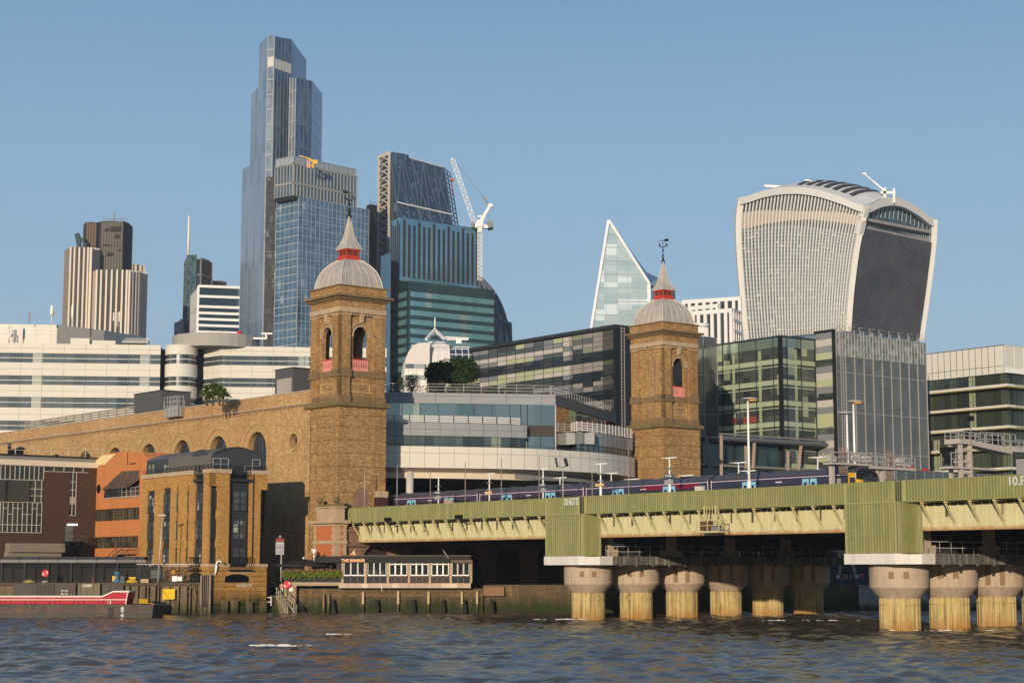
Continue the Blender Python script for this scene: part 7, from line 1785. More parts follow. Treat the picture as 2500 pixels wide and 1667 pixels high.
# ---- pale banded office at far right
Cr = at(*Rc(1160, 106), 322.0); fB = Fr(xy(Cr), -UV_, -VV); fB_r = Fr(xy(Cr), VV, UV_); wB = abs(fB.t(Rc(285, 200))) + 1; zB = lambda y: fB.z(Rc(1150, y))
bo = thing('banded_office', 'pale office with projecting white floor slabs and a windowless cream top storey, at far right', 'office block', (Cr.x, Cr.y + 10, 3))
PANW = tiles('white_panels', (.74, .71, .62), (.70, .67, .58), (50, 50), .0)
m = MB(); m.fbox(fB, 0, wB, -15, 0, zB(415), zB(106)); part('top_storey', m, OFFW, bo)
m = MB(); k = .2
t = fB.t(Rc(1055, 300))
st_ = abs(fB.t(Rc(982, 300)) - fB.t(Rc(1055, 300)))
while t < wB: m.fbox(fB, t - .05, t + .05, 0, .02, zB(415), zB(108)); t += st_
m.fbox(fB, 0, wB, 0, .022, zB(335), zB(330)); m.fbox(fB, -.1, wB, -15, .08, zB(104), zB(98)); part('panel_joint', m, DKGREY, bo)
m = MB(); m.fbox(fB_r, .3, 40, -14, -.2, zB(360), zB(112)); g = part('side_glass', m, glass('side_dark_glass', (.02, .025, .03), (.05, .06, .065), (3, 10), .4, .08), bo)
m = MB()
for k in range(14): m.fbox(fB_r, k * 2.9, k * 2.9 + .12, -.2, .05, zB(360), zB(106))
m.fbox(fB_r, 0, 40, -.2, .1, zB(110), zB(100)); m.fbox(fB_r, 0, 40, -.3, .3, zB(415), zB(360)); part('frame', m, WHITE, g)
slabs = [(577, 548), (808, 783), (1042, 1014), (1275, 1250), (1508, 1482), (1740, 1715)]
YOL = surf('olive_lit_soffit', (.34, .29, .08), (.28, .24, .06), rough=.5)  # reflected light under the slabs is put into this olive yellow
GBB = glass('band_glass', (.03, .04, .03), (.10, .12, .08), (1.45, 30), .35, .08, bright=(.42, .46, .28), bfrac=.22, tilt=.03, split=.9)
zprev = zB(415)
for (y0, y1) in slabs:
 za, zb2 = zB(y0), zB(y1)
 m = MB(); m.fbox(fB, -1.2, wB, -15, 1.2, za + .02, zb2); m.fbox(fB_r, 1.2, 40, -2, 1.2, za + .02, zb2 - .002); s_ = part('floor_slab', m, OFFW, bo)
 m = MB(); m.fbox(fB, -1.0, wB, -1, 1.1, za - .12, za); m.fbox(fB_r, 1.0, 40, -1, 1.1, za - .12, za - .002); part('soffit', m, YOL, s_)
 m = MB(); m.fbox(fB, .5, wB, -3, -.5, zb2, zprev); m.fbox(fB_r, .5, 40, -3, -.5, zb2, zprev - .002); g = part('window_strip', m, GBB, bo)
 m = MB(); t = .5
 while t < wB: m.fbox(fB, t - .04, t + .04, -.5, -.4, zb2, zprev); t += 1.45
 t = 1
 while t < 40: m.fbox(fB_r, t - .04, t + .04, -.5, -.4, zb2, zprev); t += 1.45
 m.fbox(fB, .5, wB, .95, 1.0, zb2 + 1.0, zb2 + 1.05); part('mullion', m, DKGREY, g)
 zprev = za - .12
# ---- raised walkway building with slanting columns behind the tracks
fK = Fr(xy(at(*L(345, 600), 285)), VV, UV_); kz = lambda x, y: fK.z(L(x, y)); kt = lambda x: fK.t(L(x, 800))
kb = thing('glazed_pavilion', 'low dark glazed building with weathered timber props and a long rounded canopy behind the tracks', 'pavilion', fK.P(10, -5, 3))
e1 = kt(2100); m = MB(); m.fbox(fK, -14, e1 + 2, -14, -2.2, 3, kz(345, 620)); part('glass_wall', m, glass('pavilion_glass', (.015, .03, .035), (.05, .085, .09), (2.2, 2.6), .45, .07, tilt=.04), kb)
m = MB(); za, zb_2 = kz(345, 575), kz(345, 600); m.fbox(fK, 0, e1, -.4, .2, kz(345, 590), kz(345, 570)); m.fbox(fK, 0, e1, -.4, .1, kz(345, 650), kz(345, 630)); m.fbox(fK, -14, e1 - 6, -.6, 0, kz(345, 1046), kz(345, 1018)); m.fbox(fK, -14, 0, -.5, 0, kz(345, 650), kz(345, 625)); part('beam', m, surf('weathered_beam', (.22, .20, .18), (.15, .135, .12)), kb)
m = MB(); pr_s = [(-6, 0), (0, 0), (.6, .25), (.8, .6), (.6, .95), (0, 1.15), (-6, 1.15)]; zc0 = kz(345, 690); hh = 1.0
ends = e1 + 6
for (n0, y0), (n1, y1) in zip(pr_s, pr_s[1:]): m.face([fK.P(0, n0, zc0 + y0 * hh / 1.15), fK.P(ends, n0, zc0 + y0 * hh / 1.15), fK.P(ends, n1, zc0 + y1 * hh / 1.15), fK.P(0, n1, zc0 + y1 * hh / 1.15)])
for i in range(8):
 a0, a1 = -pi / 2 + pi * i / 8, -pi / 2 + pi * (i + 1) / 8
 m.face([fK.P(ends, -3, zc0 + hh / 2), fK.P(ends + 3 * cos(a0), -3 + 3.6 * sin(a0), zc0 + hh * .35), fK.P(ends + 3 * cos(a1), -3 + 3.6 * sin(a1), zc0 + hh * .35)]); m.face([fK.P(ends, -3, zc0 + hh), fK.P(ends + 3 * cos(a0), -3 + 3.6 * sin(a0), zc0 + hh * .4), fK.P(ends + 3 * cos(a1), -3 + 3.6 * sin(a1), zc0 + hh * .4)])
m.face([fK.P(ends, n, zc0 + y * hh / 1.15) for n, y in pr_s]); m.face([fK.P(0, n, zc0 + y * hh / 1.15) for n, y in pr_s]); part('canopy', m, surf('canopy_steel', (.12, .13, .14), (.08, .09, .10), rough=.5), kb)
for x0, y0, x1, y1, w_ in ((350, 600, 350, 1180, .5), (825, 680, 805, 1040, .55), (700, 755, 705, 1040, .5), (1305, 830, 1307, 1065, .55), (1495, 730, 1455, 1070, .5), (2095, 770, 2085, 950, .6), (1885, 905, 1880, 1085, .55), (140, 640, 200, 1180, .35)):
 m = MB(); p, q = fK.hit(*L(x0, y0)), fK.hit(*L(x1, y1)); m.beam(fK.P(p[0], .1, p[1]), fK.P(q[0], .1, q[1] - .5), w_, .5); part('timber_prop', m, surf('weathered_prop', (.30, .23, .18), (.2, .15, .12), streak=.5) if 'weathered_prop' not in bpy.data.materials and x0 != 140 else (GREYP if x0 == 140 else bpy.data.materials['weathered_prop']), kb)
# ================================================================ distant towers
def chain(pts, Y0):
 """roof corners at one height: first (px, py) fixes the height at depth Y0 unless a point names its own depth"""
 out = []; Z = at(pts[0][0], pts[0][1], Y0).z
 for i, p in enumerate(pts):
  out.append(at(p[0], p[1], p[2]) if len(p) > 2 else (at(p[0], p[1], Y0) if i == 0 else lev(p[0], p[1], Z)))
 return out
def B_(x, y, *r): return (*B(x, y), *r)
WFR = surf('tower_frame', (.42, .44, .45), (.35, .37, .38), rough=.4, sc1=.03, sc2=.2)
SKYG = glass('pale_sky_glass', (.15, .21, .29), (.27, .34, .42), (7, 15), .3, .25, tilt=.012, split=.75)
DEEP = glass('deep_blue_glass', (.035, .07, .12), (.14, .21, .28), (1.6, 4.2), .6, .06, bright=(.35, .4, .42), bfrac=.02, tilt=.02, split=.7)
# ---- tallest stepped glass tower
T1 = thing('glass_skyscraper', 'tallest stepped blue glass skyscraper with a slanting cut top, left of centre', 'skyscraper', at(*B(300, 1500), 915))
sSky = dict(glass=SKYG, frame=surf('pale_joint', (.30, .36, .42)), dt=7, dz=7.5, fin=(.16, .05), bar=(.2, .05), name='pale_facade')
sDeep = dict(glass=DEEP, frame=surf('steel_fin', (.10, .145, .205), rough=.4), dt=2.6, dz=12.5, fin=(.26, .3), bar=(.5, .2), name='dark_facade')
sEdge = dict(glass=glass('edge_glass', (.16, .21, .25), (.36, .40, .42), (2.6, 4.1), .4, .2, tilt=.02), frame=WFR, dt=3, dz=8.2, fin=(.3, .3), bar=(.5, .25), name='corner_facade')
a1 = [at(*B(180, 715), 940), at(*B(222, 690), 928)]; a2 = [at(*B(222, 350), 928), at(*B(260, 318), 917)]
a3 = [at(*B(260, 118), 917), at(*B(303, 70), 905), at(*B(335, 76), 903), at(*B(415, 92), 914), at(*B(485, 190), 950)]
a4 = [at(*B(407, 276), 909), at(*B(437, 277), 903), at(*B(515, 291), 910), at(*B(562, 352), 942)]
tower_facets(T1, a1, [sSky]); body(T1, a1, 45, ROOFM, name='core'); tower_facets(T1, a2, [sSky]); body(T1, a2, 50, ROOFM, name='core')
sTop = dict(sSky); tower_facets(T1, a3, [sSky, sEdge, sDeep, sSky])
b3 = [p.copy() for p in a3]
for p in b3: p.z -= 13
body(T1, b3, 45, ROOFM, name='core')
tower_facets(T1, a4, [sEdge, sDeep, sSky]); body(T1, a4, 45, ROOFM, name='core')
m = MB()
for i in (1, 2): f = Fr(xy(a3[i]), xy(a3[i + 1]) - xy(a3[i])); ww = (xy(a3[i + 1]) - xy(a3[i])).length; m.fbox(f, .2, ww - .2, .02, .27, a3[1].z - 17 - i, a3[1].z - 11.5 - i)
part('lit_band', m, plain('pale_cladding_band', (.58, .55, .5), .4), T1)
m = MB(); d = xy(a3[2]).normalized(); back = [xy(p) + d * 42 for p in a3]; m.face([a3[-1], Vector((*back[-1], a3[-1].z + 0)), Vector((*back[-1], 3)), Vector((a3[-1].x, a3[-1].y, 3))]);
part('side_wall', m, DEEP, T1)
m = MB(); P_a, P_b = a3[3], a3[4]; f = Fr(xy(P_a), xy(P_b) - xy(P_a)); W_ = (xy(P_b) - xy(P_a)).length
m.face([f.P(1.5, .12, P_a.z - 3), f.P(W_, .12, P_b.z), f.P(W_, .12, P_b.z - 26), f.P(2.5, .12, P_a.z - 27)]); part('dark_screen', m, glass('screen_glass', (.03, .06, .10), (.06, .1, .15), (3, 6), .5, .1), T1)
m = MB(); f = Fr(xy(at(*B(290, 1000), 903)), xy(at(*B(335, 1000), 903)) - xy(at(*B(290, 1000), 903)))
zt = at(*B(300, 752), 903).z; t1 = f.t(B(335, 1000)); t0 = f.t(B(293, 1000)); m.fbox(f, t0, t1 + 2, -.5, .4, 3, zt); g = part('dark_recess', m, glass('recess_glass', (.015, .018, .022), (.13, .13, .12), (1.6, 3.8), .3, .1, tilt=.05, split=.95), T1)
m = MB()
for k in range(9): m.fbox(f, t0 + (t1 - t0) * k / 8 - .14, t0 + (t1 - t0) * k / 8 + .14, .4, .9, 3, zt)
z = zt
while z > 10: m.fbox(f, t0, t1, .4, .7, z - .2, z + .2); z -= 4.1
part('mullion', m, surf('recess_steel', (.055, .055, .06)), g)
# ---- two-part gridded tower with the yellow crane
T2 = thing('gridded_tower', 'gridded pale framed glass tower with a boxy cantilevered top, in front of the tallest tower', 'skyscraper', at(*B(440, 1500), 855))
u2 = chain([B_(425, 680), B_(337, 697), B_(727, 745)], 850); u2 = [u2[1], u2[0], u2[2]]
l2 = chain([B_(450, 842), B_(343, 865), B_(786, 905)], 853); l2 = [l2[1], l2[0], l2[2]]
zj = at(*B(425, 838), 850).z
GRD = glass('grid_blue_glass', (.07, .14, .20), (.19, .29, .37), (2.2, 3.9), .6, .06, bright=(.4, .44, .45), bfrac=.03, tilt=.02, split=.75)
BEI = surf('beige_fin', (.32, .32, .30), rough=.4)
sU = dict(glass=glass('top_box_glass', (.05, .09, .13), (.15, .21, .26), (1.7, 4), .6, .1), frame=BEI, dt=2.2, dz=9.8, fin=(.5, .45), bar=(1.1, .45), zb=zj)
tower_facets(T2, u2, [sU]); body(T2, u2, 35, ROOFM, zb=zj)
tower_facets(T2, l2, [dict(glass=GRD, frame=surf('grid_frame', (.36, .40, .42), rough=.4), dt=3.4, dz=3.9, fin=(.16, .15), bar=(.4, .2)), dict(glass=GRD, frame=bpy.data.materials['grid_frame'], dt=2.7, dz=3.9, fin=(.15, .14), bar=(.24, .15))])
body(T2, l2, 35, ROOFM)
m = MB(); f = Fr(xy(u2[1]), xy(u2[2]) - xy(u2[1])); fl_ = Fr(xy(u2[0]), xy(u2[1]) - xy(u2[0])); wu = (xy(u2[2]) - xy(u2[1])).length; wl_ = (xy(u2[1]) - xy(u2[0])).length
for ff, w_ in ((f, wu), (fl_, wl_)):
 m.fbox(ff, 0, w_, -.4, -.3, u2[0].z, u2[0].z + 3.4); t = 0
 while t < w_: m.fbox(ff, t, t + .15, -.3, 0, u2[0].z, u2[0].z + 3.5); t += 3.2
 m.fbox(ff, 0, w_, -.3, 0, u2[0].z + 3.3, u2[0].z + 3.5)
part('roof_screen', m, surf('screen_frost', (.30, .34, .37), rough=.4), T2)
m = MB(); q = [Vector((*xy(p), 0)) for p in u2]; m.prism([(p.x, p.y) for p in [q[0] + Vector((.6, .9, 0)), q[1] + Vector((0, 1.2, 0)), q[2] + Vector((-.6, .8, 0)), q[2] + Vector((2, 30, 0)), q[0] + Vector((2, 30, 0))]], zj - 1.2, zj); part('joint', m, surf('shadow_joint', (.03, .03, .03)), T2)
fc = Fr(xy(at(*Y1(600, 1260), 848)), (1, .12)); gy = lambda x, y: fc.P(fc.t(Y1(x, y)), 0, fc.z(Y1(x, y)))
yc = thing('yellow_crane', 'bright yellow roof crane on the gridded tower', 'roof crane', gy(615, 1335))
m = MB(); m.beam(gy(535, 1222), gy(600, 1245), .5); m.beam(gy(600, 1245), gy(660, 1282), .9); m.beam(gy(650, 1280), gy(685, 1280), 2.2, 2.0); part('boom', m, YELLOW, yc)
m = MB()
for x in (592, 612, 648): m.beam(gy(x, 1262), gy(x - 4, 1335), .45)
m.beam(gy(590, 1300), gy(655, 1325), .4); m.beam(gy(655, 1300), gy(590, 1330), .35); part('mast', m, YELLOW, yc)
m = MB(); m.beam(gy(513, 1220), gy(536, 1223), .4); part('jib_tip', m, WHITE, yc)
# ---- dark slab tower between
T3 = thing('dark_tower', 'narrow near-black tower slotted behind the ladder-braced wedge tower', 'tower', at(*B(800, 1400), 960))
p = chain([B_(776, 886), B_(790, 880), B_(835, 888)], 960); tower_facets(T3, p, [dict(glass=glass('night_glass', (.012, .016, .022), (.03, .04, .05), (2, 4), .35, .1), frame=DKGREY, dt=3.2, dz=30, fin=(.3, .3), bar=(.3, .1))]); body(T3, p, 30, DKGREY)
m = MB(); f = Fr(xy(p[1]), xy(p[2]) - xy(p[1]))
for k in range(9): m.fbox(f, k * 1.2, k * 1.2 + .15, -.2, 0, p[0].z, p[0].z + 2.2 - (k % 3) * .5)
part('roof_rail', m, DKGREY, T3)
# ---- wedge tower with ladder core
X_ = lambda x, y, Y: at(*X1(x, y), Y)
T4 = thing('wedge_tower', 'dark blue wedge-shaped glass tower with a pale steel ladder truss down its left edge', 'skyscraper', X_(400, 1400, 920))
zt, zb_ = X_(225, 150, 925).z, 40
TL, TR, BL, BR = X_(228, 152, 932), X_(800, 308, 946), X_(312, 835, 905), X_(890, 905, 920)
def lerp(a, b, t): return a + (b - a) * t
dn = lambda p, q: lerp(p, q, 2.2)
BL2, BR2 = lerp(TL, BL, 1.5), lerp(TR, BR, 1.5)
m = MB(); back = Vector((-3, 34, 0)); m.face([BL2, BR2, TR, TL], uv=[(0, 0), (60, 0), (55, 150), (5, 150)]); g4 = part('slanted_facade', m, glass('wedge_glass', (.02, .06, .11), (.07, .14, .22), (1.5, 4.0), .4, .1, bright=(.28, .36, .42), bfrac=.05, tilt=.03, split=.6), T4)
m = MB(); q = [Vector((p_.x, p_.y, p_.z - .5)) for p_ in (TL, TR)]; bt = [Vector((p_.x, p_.y, p_.z)) + Vector((.1, .6, 0)) for p_ in (BL2, BR2)]
m.hexa([bt[0], bt[1], Vector((BR2.x, TR.y, BR2.z)) + back, Vector((BL2.x, TL.y, BL2.z)) + back], [q[0] + Vector((.1, .6, 0)), q[1] + Vector((0, .6, 0)), q[1] + back, q[0] + back]); part('core', m, surf('wedge_core', (.03, .04, .05)), T4)
m = MB(); n4 = (TR - TL).cross(BL2 - TL).normalized(); n4 = n4 if n4.y < 0 else -n4; off = n4 * .5
def wp(u, v): return lerp(lerp(TL, TR, u), lerp(BL, BR, u), v) + off
fr4 = surf('mega_frame', (.06, .10, .145), rough=.5)
for u0 in (0, .2, .4, .6, .8, 1.0):
 m.beam(wp(u0, 0), wp(u0, 1.4), .7, .5)
for u0, v0, u1, v1 in ((0, 0, .2, .8), (.2, 0, .02, .8), (.2, 0, .4, 1), (.38, 0, .6, 1), (.6, 0, .4, 1), (.62, 0, .8, 1), (.98, 0, .8, .6), (.8, 0, 1, 1), (0, .8, .2, 1.3), (.5, .8, .3, 1.3), (.5, .8, .7, 1.3), (.9, .8, .7, 1.3)): m.beam(wp(u0, v0), wp(u1, v1), .75, .4)
part('mega_brace', m, fr4, g4)
m = MB()
for k in range(38): v = k / 27; m.beam(wp(0, v), wp(1, v), .22, .25)
part('floor_band', m, surf('wedge_band', (.03, .06, .10)), g4)
m = MB(); m.beam(wp(0, .775), wp(1, .84), 1.0, .8); m.beam(wp(0, 0), wp(1, 0), .7, .6); part('bright_transom', m, surf('silver_transom', (.45, .46, .46)), g4)
m = MB(); sd = [TR, BR2, BR2, TR]
for k in range(16): m.beam(lerp(TR, BR, k / 12), lerp(TR, BR, k / 12) + Vector((3, 12, 0)), .35)
for k in range(3): o_ = Vector((3, 12, 0)) * (k / 2); m.beam(TR + o_, BR2 + o_, .5)
part('side_lattice', m, fr4, T4)
f = Fr(xy(X_(102, 500, 938)), xy(X_(222, 500, 928)) - xy(X_(102, 500, 938))); wL_ = f.t(X1(222, 500)); zt = f.z(X1(160, 155))
m = MB(); m.fbox(f, 0, wL_, -12, -.5, 3, zt - .5); part('ladder_core', m, surf('core_dark', (.03, .028, .027)), T4)
m = MB(); PALS = surf('pale_steel', (.55, .50, .44), (.45, .41, .36), rough=.5)
sgm = (f.z(X1(160, 233)) - f.z(X1(160, 918))) / 9; z = zt
for x in (0, wL_ - 1.1): m.fbox(f, x, x + 1.0, -.5, .5, 3, zt)
m.fbox(f, 0, wL_, -.5, .6, zt - 1.8, zt)
lad = part('ladder_frame', m, PALS, T4)
m = MB(); z = zt - 1.5
while z > 40:
 m.fbox(f, 1.0, wL_ - 1.1, -.3, .35, z - .45, z + .1); mid = wL_ / 2
 m.beam(f.P(mid, 0, z - .6), f.P(1.2, 0, z - sgm + .4), .55, .5); m.beam(f.P(mid, 0, z - .6), f.P(wL_ - 1.2, 0, z - sgm + .4), .55, .5); z -= sgm
part('ladder_brace', m, PALS, lad)
m = MB(); m.fbox(f, wL_, wL_ + 1.4, -10, -1.0, 3, zt - .5); part('side_recess', m, DEEP, T4)
# ---- striped blue tower and its teal base
T5 = thing('striped_tower', 'blue glass office tower with bold vertical dark stripes above a banded teal base', 'skyscraper', at(*B(980, 1500), 780))
s5 = chain([(*X1(335, 828),), (*X1(228, 876),), (*X1(1162, 952),)], 775); s5 = [s5[1], s5[0], s5[2]]
STR = glass('stripe_glass', (.07, .19, .28), (.17, .33, .43), (6, 4.1), .45, .06, tilt=.012, split=.3)
zlow = at(*B(975, 1245), 775).z
for i in (0, 1):
 f = Fr(xy(s5[i]), xy(s5[i + 1]) - xy(s5[i])); W_ = (xy(s5[i + 1]) - xy(s5[i])).length
 m = MB(); m.face([f.P(0, 0, zlow), f.P(W_, 0, zlow), f.P(W_, 0, s5[0].z), f.P(0, 0, s5[0].z)]); g = part('facade', m, STR, T5)
 n = 16 if i else 5; m = MB(); st_ = W_ / n
 for k in range(n): t = st_ * (k + .62); m.fbox(f, t, t + st_ * .42, 0, .25, zlow + 2, s5[0].z - (3 if (k % 3) else 1))
 part('dark_stripe', m, surf('stripe_bronze', (.035, .032, .035), (.025, .024, .03), rough=.4), g)
 m = MB(); z = s5[0].z
 while z > zlow: m.fbox(f, 0, W_, .0, .1, z - .15, z + .05); z -= 8.2
 part('floor_line', m, surf('floor_line_blue', (.05, .09, .11)), g)
body(T5, s5, 40, ROOFM, zb=zlow)
b5 = chain([B_(975, 1246), B_(1386, 1290)], 768); b5l = lev(*B(868, 1275), b5[0].z); b5 = [b5l] + b5
TEA = glass('teal_glass', (.02, .05, .055), (.04, .085, .095), (3, 50), .55, .08, tilt=.01, split=.3)
tower_facets(T5, b5, [dict(glass=TEA, frame=surf('teal_mullion', (.03, .06, .065)), dt=3.1, dz=50, fin=(.1, .08), bar=(0, 0), name='teal_base')]); body(T5, b5, 45, ROOFM)
f = Fr(xy(b5[1]), xy(b5[2]) - xy(b5[1])); W_ = (xy(b5[2]) - xy(b5[1])).length; z = b5[1].z - 5.2
PALT = glass('teal_strip_glass', (.10, .26, .31), (.19, .38, .42), (3.1, 60), .45, .06, bright=(.3, .4, .38), bfrac=.05, tilt=.02, split=.8)
for i, (f, W_) in enumerate(((f, W_), (Fr(xy(b5[0]), xy(b5[1]) - xy(b5[0])), (xy(b5[1]) - xy(b5[0])).length))):
 z = b5[1].z - 5.0; k = 0
 while z > 20:
  m = MB(); m.fbox(f, 1.0 if i == 0 else 0, W_ - (.3 if i == 0 else 1.5), .0, .12, z - 2.0, z + .35); part('window_strip', m, PALT, T5); z -= 4.15; k += 1
q5 = chain([(*X1(130, 1240),), (*X1(238, 1206),)], 772); tower_facets(T5, q5, [dict(glass=glass('left_wing_glass', (.10, .20, .27), (.17, .28, .35), (4, 4), .75, .06), frame=surf('wing_line', (.08, .15, .19)), dt=4, dz=4.1, fin=(.15, .06), bar=(.15, .06))]); body(T5, q5, 30, ROOFM)
# ---- white tower crane
fx = Fr(xy(X_(1180, 950, 800)), (1, .05)); gx = lambda x, y: fx.P(fx.t(X1(x, y)), 0, fx.z(X1(x, y)))
cr5 = thing('tower_crane', 'white luffing tower crane with raised lattice jib beside the striped tower', 'tower crane', fx.P(fx.t(X1(1182, 1500)), 0, 60))
def lattice_beam(m, p, q, w, n, th=.22, depth=None):
 p, q = Vector(p), Vector(q); d = (q - p).normalized(); a = d.cross(Vector((0, 1, 0))).normalized() * w / 2; b = d.cross(a).normalized() * (depth or w) / 2
 for s1, s2 in ((1, 1), (1, -1), (-1, 1), (-1, -1)): m.beam(p + a * s1 + b * s2, q + a * s1 + b * s2, th * 1.3)
 for k in range(n):
  u, v = lerp(p, q, k / n), lerp(p, q, (k + 1) / n); s = 1 if k % 2 else -1
  for bb in (b, -b): m.beam(u + a * s + bb, v - a * s + bb, th)
  m.beam(u + a + b, u - a + b, th); m.beam(u + a * s + b, v + a * s - b, th)
m = MB(); lattice_beam(m, gx(1182, 1500), gx(1182, 960), 2.1, 26, .11); part('mast', m, WHITE, cr5)
m = MB(); lattice_beam(m, gx(1130, 905), gx(893, 222), 1.9, 20, .12); m.beam(gx(893, 222), gx(880, 212), 1.2); part('jib', m, WHITE, cr5)
m = MB(); m.beam(gx(1100, 925), gx(1320, 935), 2.6, 1.6); m.beam(gx(1150, 905), gx(1215, 905), 4.6, 3.2); m.beam(gx(1160, 960), gx(1205, 960), 3.4, 3); part('machinery_deck', m, WHITE, cr5)
m = MB(); m.beam(gx(1265, 925), gx(1318, 915), 7.5, 3); m.beam(gx(1095, 920), gx(1115, 920), 7, 3); part('counterweight', m, GREYP, cr5)
m = MB(); m.beam(gx(1178, 890), gx(1295, 700), 1.3); m.beam(gx(1205, 890), gx(1295, 700), .6); m.beam(gx(1290, 690), gx(1300, 725), 2.0); m.beam(gx(1155, 820), gx(1210, 820), .7); part('a_frame', m, WHITE, cr5)
m = MB(); m.beam(gx(1290, 700), gx(940, 262), .22); m.beam(gx(1290, 705), gx(1210, 610), .7); m.beam(gx(887, 215), gx(887, 420), .18); m.beam(gx(1280, 730), gx(1282, 890), .2); part('cable', m, GREYP, cr5)
m = MB(); m.beam(gx(887, 420), gx(887, 445), 1.6); m.beam(gx(887, 445), gx(887, 590), .35); part('hook', m, surf('hook_red', (.4, .1, .08)), cr5)
# ---- bullet-shaped tower edge
cg = at(*B(1245, 1500), 915); m = MB(); sc_ = lambda px: px / 1.96 / 4288 * 915
prof = [(sc_(222), 3), (sc_(225), at(*B(1245, 1545), 915).z), (sc_(212), at(*B(1245, 1480), 915).z), (sc_(190), at(*B(1245, 1400), 915).z), (sc_(160), at(*B(1245, 1330), 915).z), (sc_(118), at(*B(1245, 1270), 915).z), (sc_(72), at(*B(1245, 1228), 915).z), (sc_(30), at(*B(1245, 1205), 915).z), (.2, at(*B(1245, 1198), 915).z)]
T6 = thing('bullet_tower', 'dark rounded bullet-shaped glass tower mostly hidden behind the teal base', 'tower', (cg.x, cg.y, 3))
def cr_spl(P, n=4):
 o = []
 for i in range(len(P) - 1):
  a, b, c, d = P[max(i - 1, 0)], P[i], P[i + 1], P[min(i + 2, len(P) - 1)]
  for k in range(n):
   t = k / n; o.append(tuple(.5 * ((2 * b[j]) + (-a[j] + c[j]) * t + (2 * a[j] - 5 * b[j] + 4 * c[j] - d[j]) * t * t + (-a[j] + 3 * b[j] - 3 * c[j] + d[j]) * t ** 3) for j in (0, 1)))
 return o + [P[-1]]
pg = cr_spl(prof); m.lathe((cg.x, cg.y, 0), pg, 40); part('glass_shell', m, glass('bullet_glass', (.03, .05, .08), (.06, .09, .13), (1, 8), .5, .1), T6)
m = MB()
for s_ in (1, -1):
 for k in range(24):
  a0 = 2 * pi * k / 24; pts = [(r + .3, z, a0 + s_ * (z / 95)) for r, z in pg if z > 60]
  for (r0, z0, q0), (r1, z1, q1) in zip(pts, pts[1:]): m.beam((cg.x + r0 * cos(q0), cg.y + r0 * sin(q0), z0), (cg.x + r1 * cos(q1), cg.y + r1 * sin(q1), z1), .7)
part('diagrid', m, surf('diagrid_steel', (.13, .15, .17)), T6)
# ---- ribbed brown tower group
A_ = lambda x, y, *r: (*A(x, y), *r)
T7 = thing('ribbed_tower', 'brown and cream ribbed tower of stepped clustered shafts at far left', 'tower', at(*A(800, 1100), 905))
RIB = surf('cream_rib', (.66, .58, .48), (.56, .48, .40), rough=.6, sc1=.05, sc2=.4); BRG = glass('bronze_tower_glass', (.045, .038, .028), (.11, .095, .07), (1.2, 3.6), .25, .15, tilt=.02)
sR = dict(glass=BRG, frame=RIB, dt=3.1, dz=3.7, fin=(.95, 1.1), bar=(.5, .12), bframe=surf('bronze_band', (.10, .085, .065)), name='ribbed_facade')
sPl = dict(glass=surf('plain_taupe', (.20, .175, .15), (.17, .15, .125)), frame=surf('taupe_rib', (.26, .23, .2)), dt=1.6, dz=60, fin=(.3, .3), bar=(0, 0), name='plain_facade')
c7 = [at(*A(499, 505), 915), at(*A(545, 482), 897), at(*A(690, 482), 893), at(*A(752, 493), 905)]
tower_facets(T7, c7, [sPl, sR, sR]); body(T7, c7, 25, ROOFM)
c7 = [at(*A(703, 668), 897), at(*A(742, 655), 885), at(*A(985, 656), 882), at(*A(1060, 664), 890), at(*A(1116, 682), 905)]
tower_facets(T7, c7, [dict(sPl, glass=surf('cream_side', (.55, .45, .36)), fin=(0, 0)), sR, sR, sR]); body(T7, c7, 30, ROOFM)
c7 = [at(*A(1000, 608), 915), at(*A(1107, 626), 920)]; tower_facets(T7, c7, [dict(sR, dt=3.2)]); body(T7, c7, 15, ROOFM)
BRZ = surf('bronze_shaft', (.115, .105, .08), (.085, .078, .06), rough=.5, sc1=.05, sc2=.3); sB = dict(glass=BRZ, frame=surf('bronze_rib', (.075, .068, .052)), dt=1.5, dz=13, fin=(.25, .3), bar=(.5, .2), name='bronze_shaft')
sBr = dict(sB, glass=surf('brown_shaft', (.16, .10, .065), (.12, .08, .05))); sDk = dict(sB, glass=surf('dark_shaft', (.035, .035, .033)), frame=DKGREY)
c7 = [at(*A(643, 312), 922), at(*A(660, 292), 914), at(*A(742, 292), 912), at(*A(758, 294), 914), at(*A(775, 284), 906), at(*A(945, 284), 904), at(*A(985, 298), 910), at(*A(1013, 328), 925)]
tower_facets(T7, c7, [sDk, sBr, sDk, sDk, sB, sDk, sDk]); body(T7, c7, 25, ROOFM)
m = MB(); f = Fr(xy(c7[4]), xy(c7[5]) - xy(c7[4]))
for x0, y0, x1, y1 in ((805, 337, 832, 362), (848, 325, 930, 365), (880, 387, 916, 415), (820, 525, 868, 552), (908, 498, 925, 515), (795, 462, 842, 472)): t0, t1 = f.t(A(x0, y0)), f.t(A(x1, y0)); m = MB(); m.fbox(f, t0, t1, .25, .4, f.z(A(x0, y1)), f.z(A(x0, y0))); part('louvre', m, surf('shaft_louvre', (.03, .026, .022)) if x0 == 805 else bpy.data.materials['shaft_louvre'], T7)
m = MB(); wq = (xy(c7[5]) - xy(c7[4])).length; m.fbox(f, 0, wq, -3, -2.8, c7[4].z + 1.6, c7[4].z + 1.9)
for k in range(9): m.fbox(f, k * wq / 9, k * wq / 9 + .25, -3, -2.8, c7[4].z - .5, c7[4].z + 1.8)
m.beam(f.P(6, -2, c7[4].z), f.P(6.5, -2, c7[4].z + 5), .5); part('roof_rail', m, GREYP, T7)
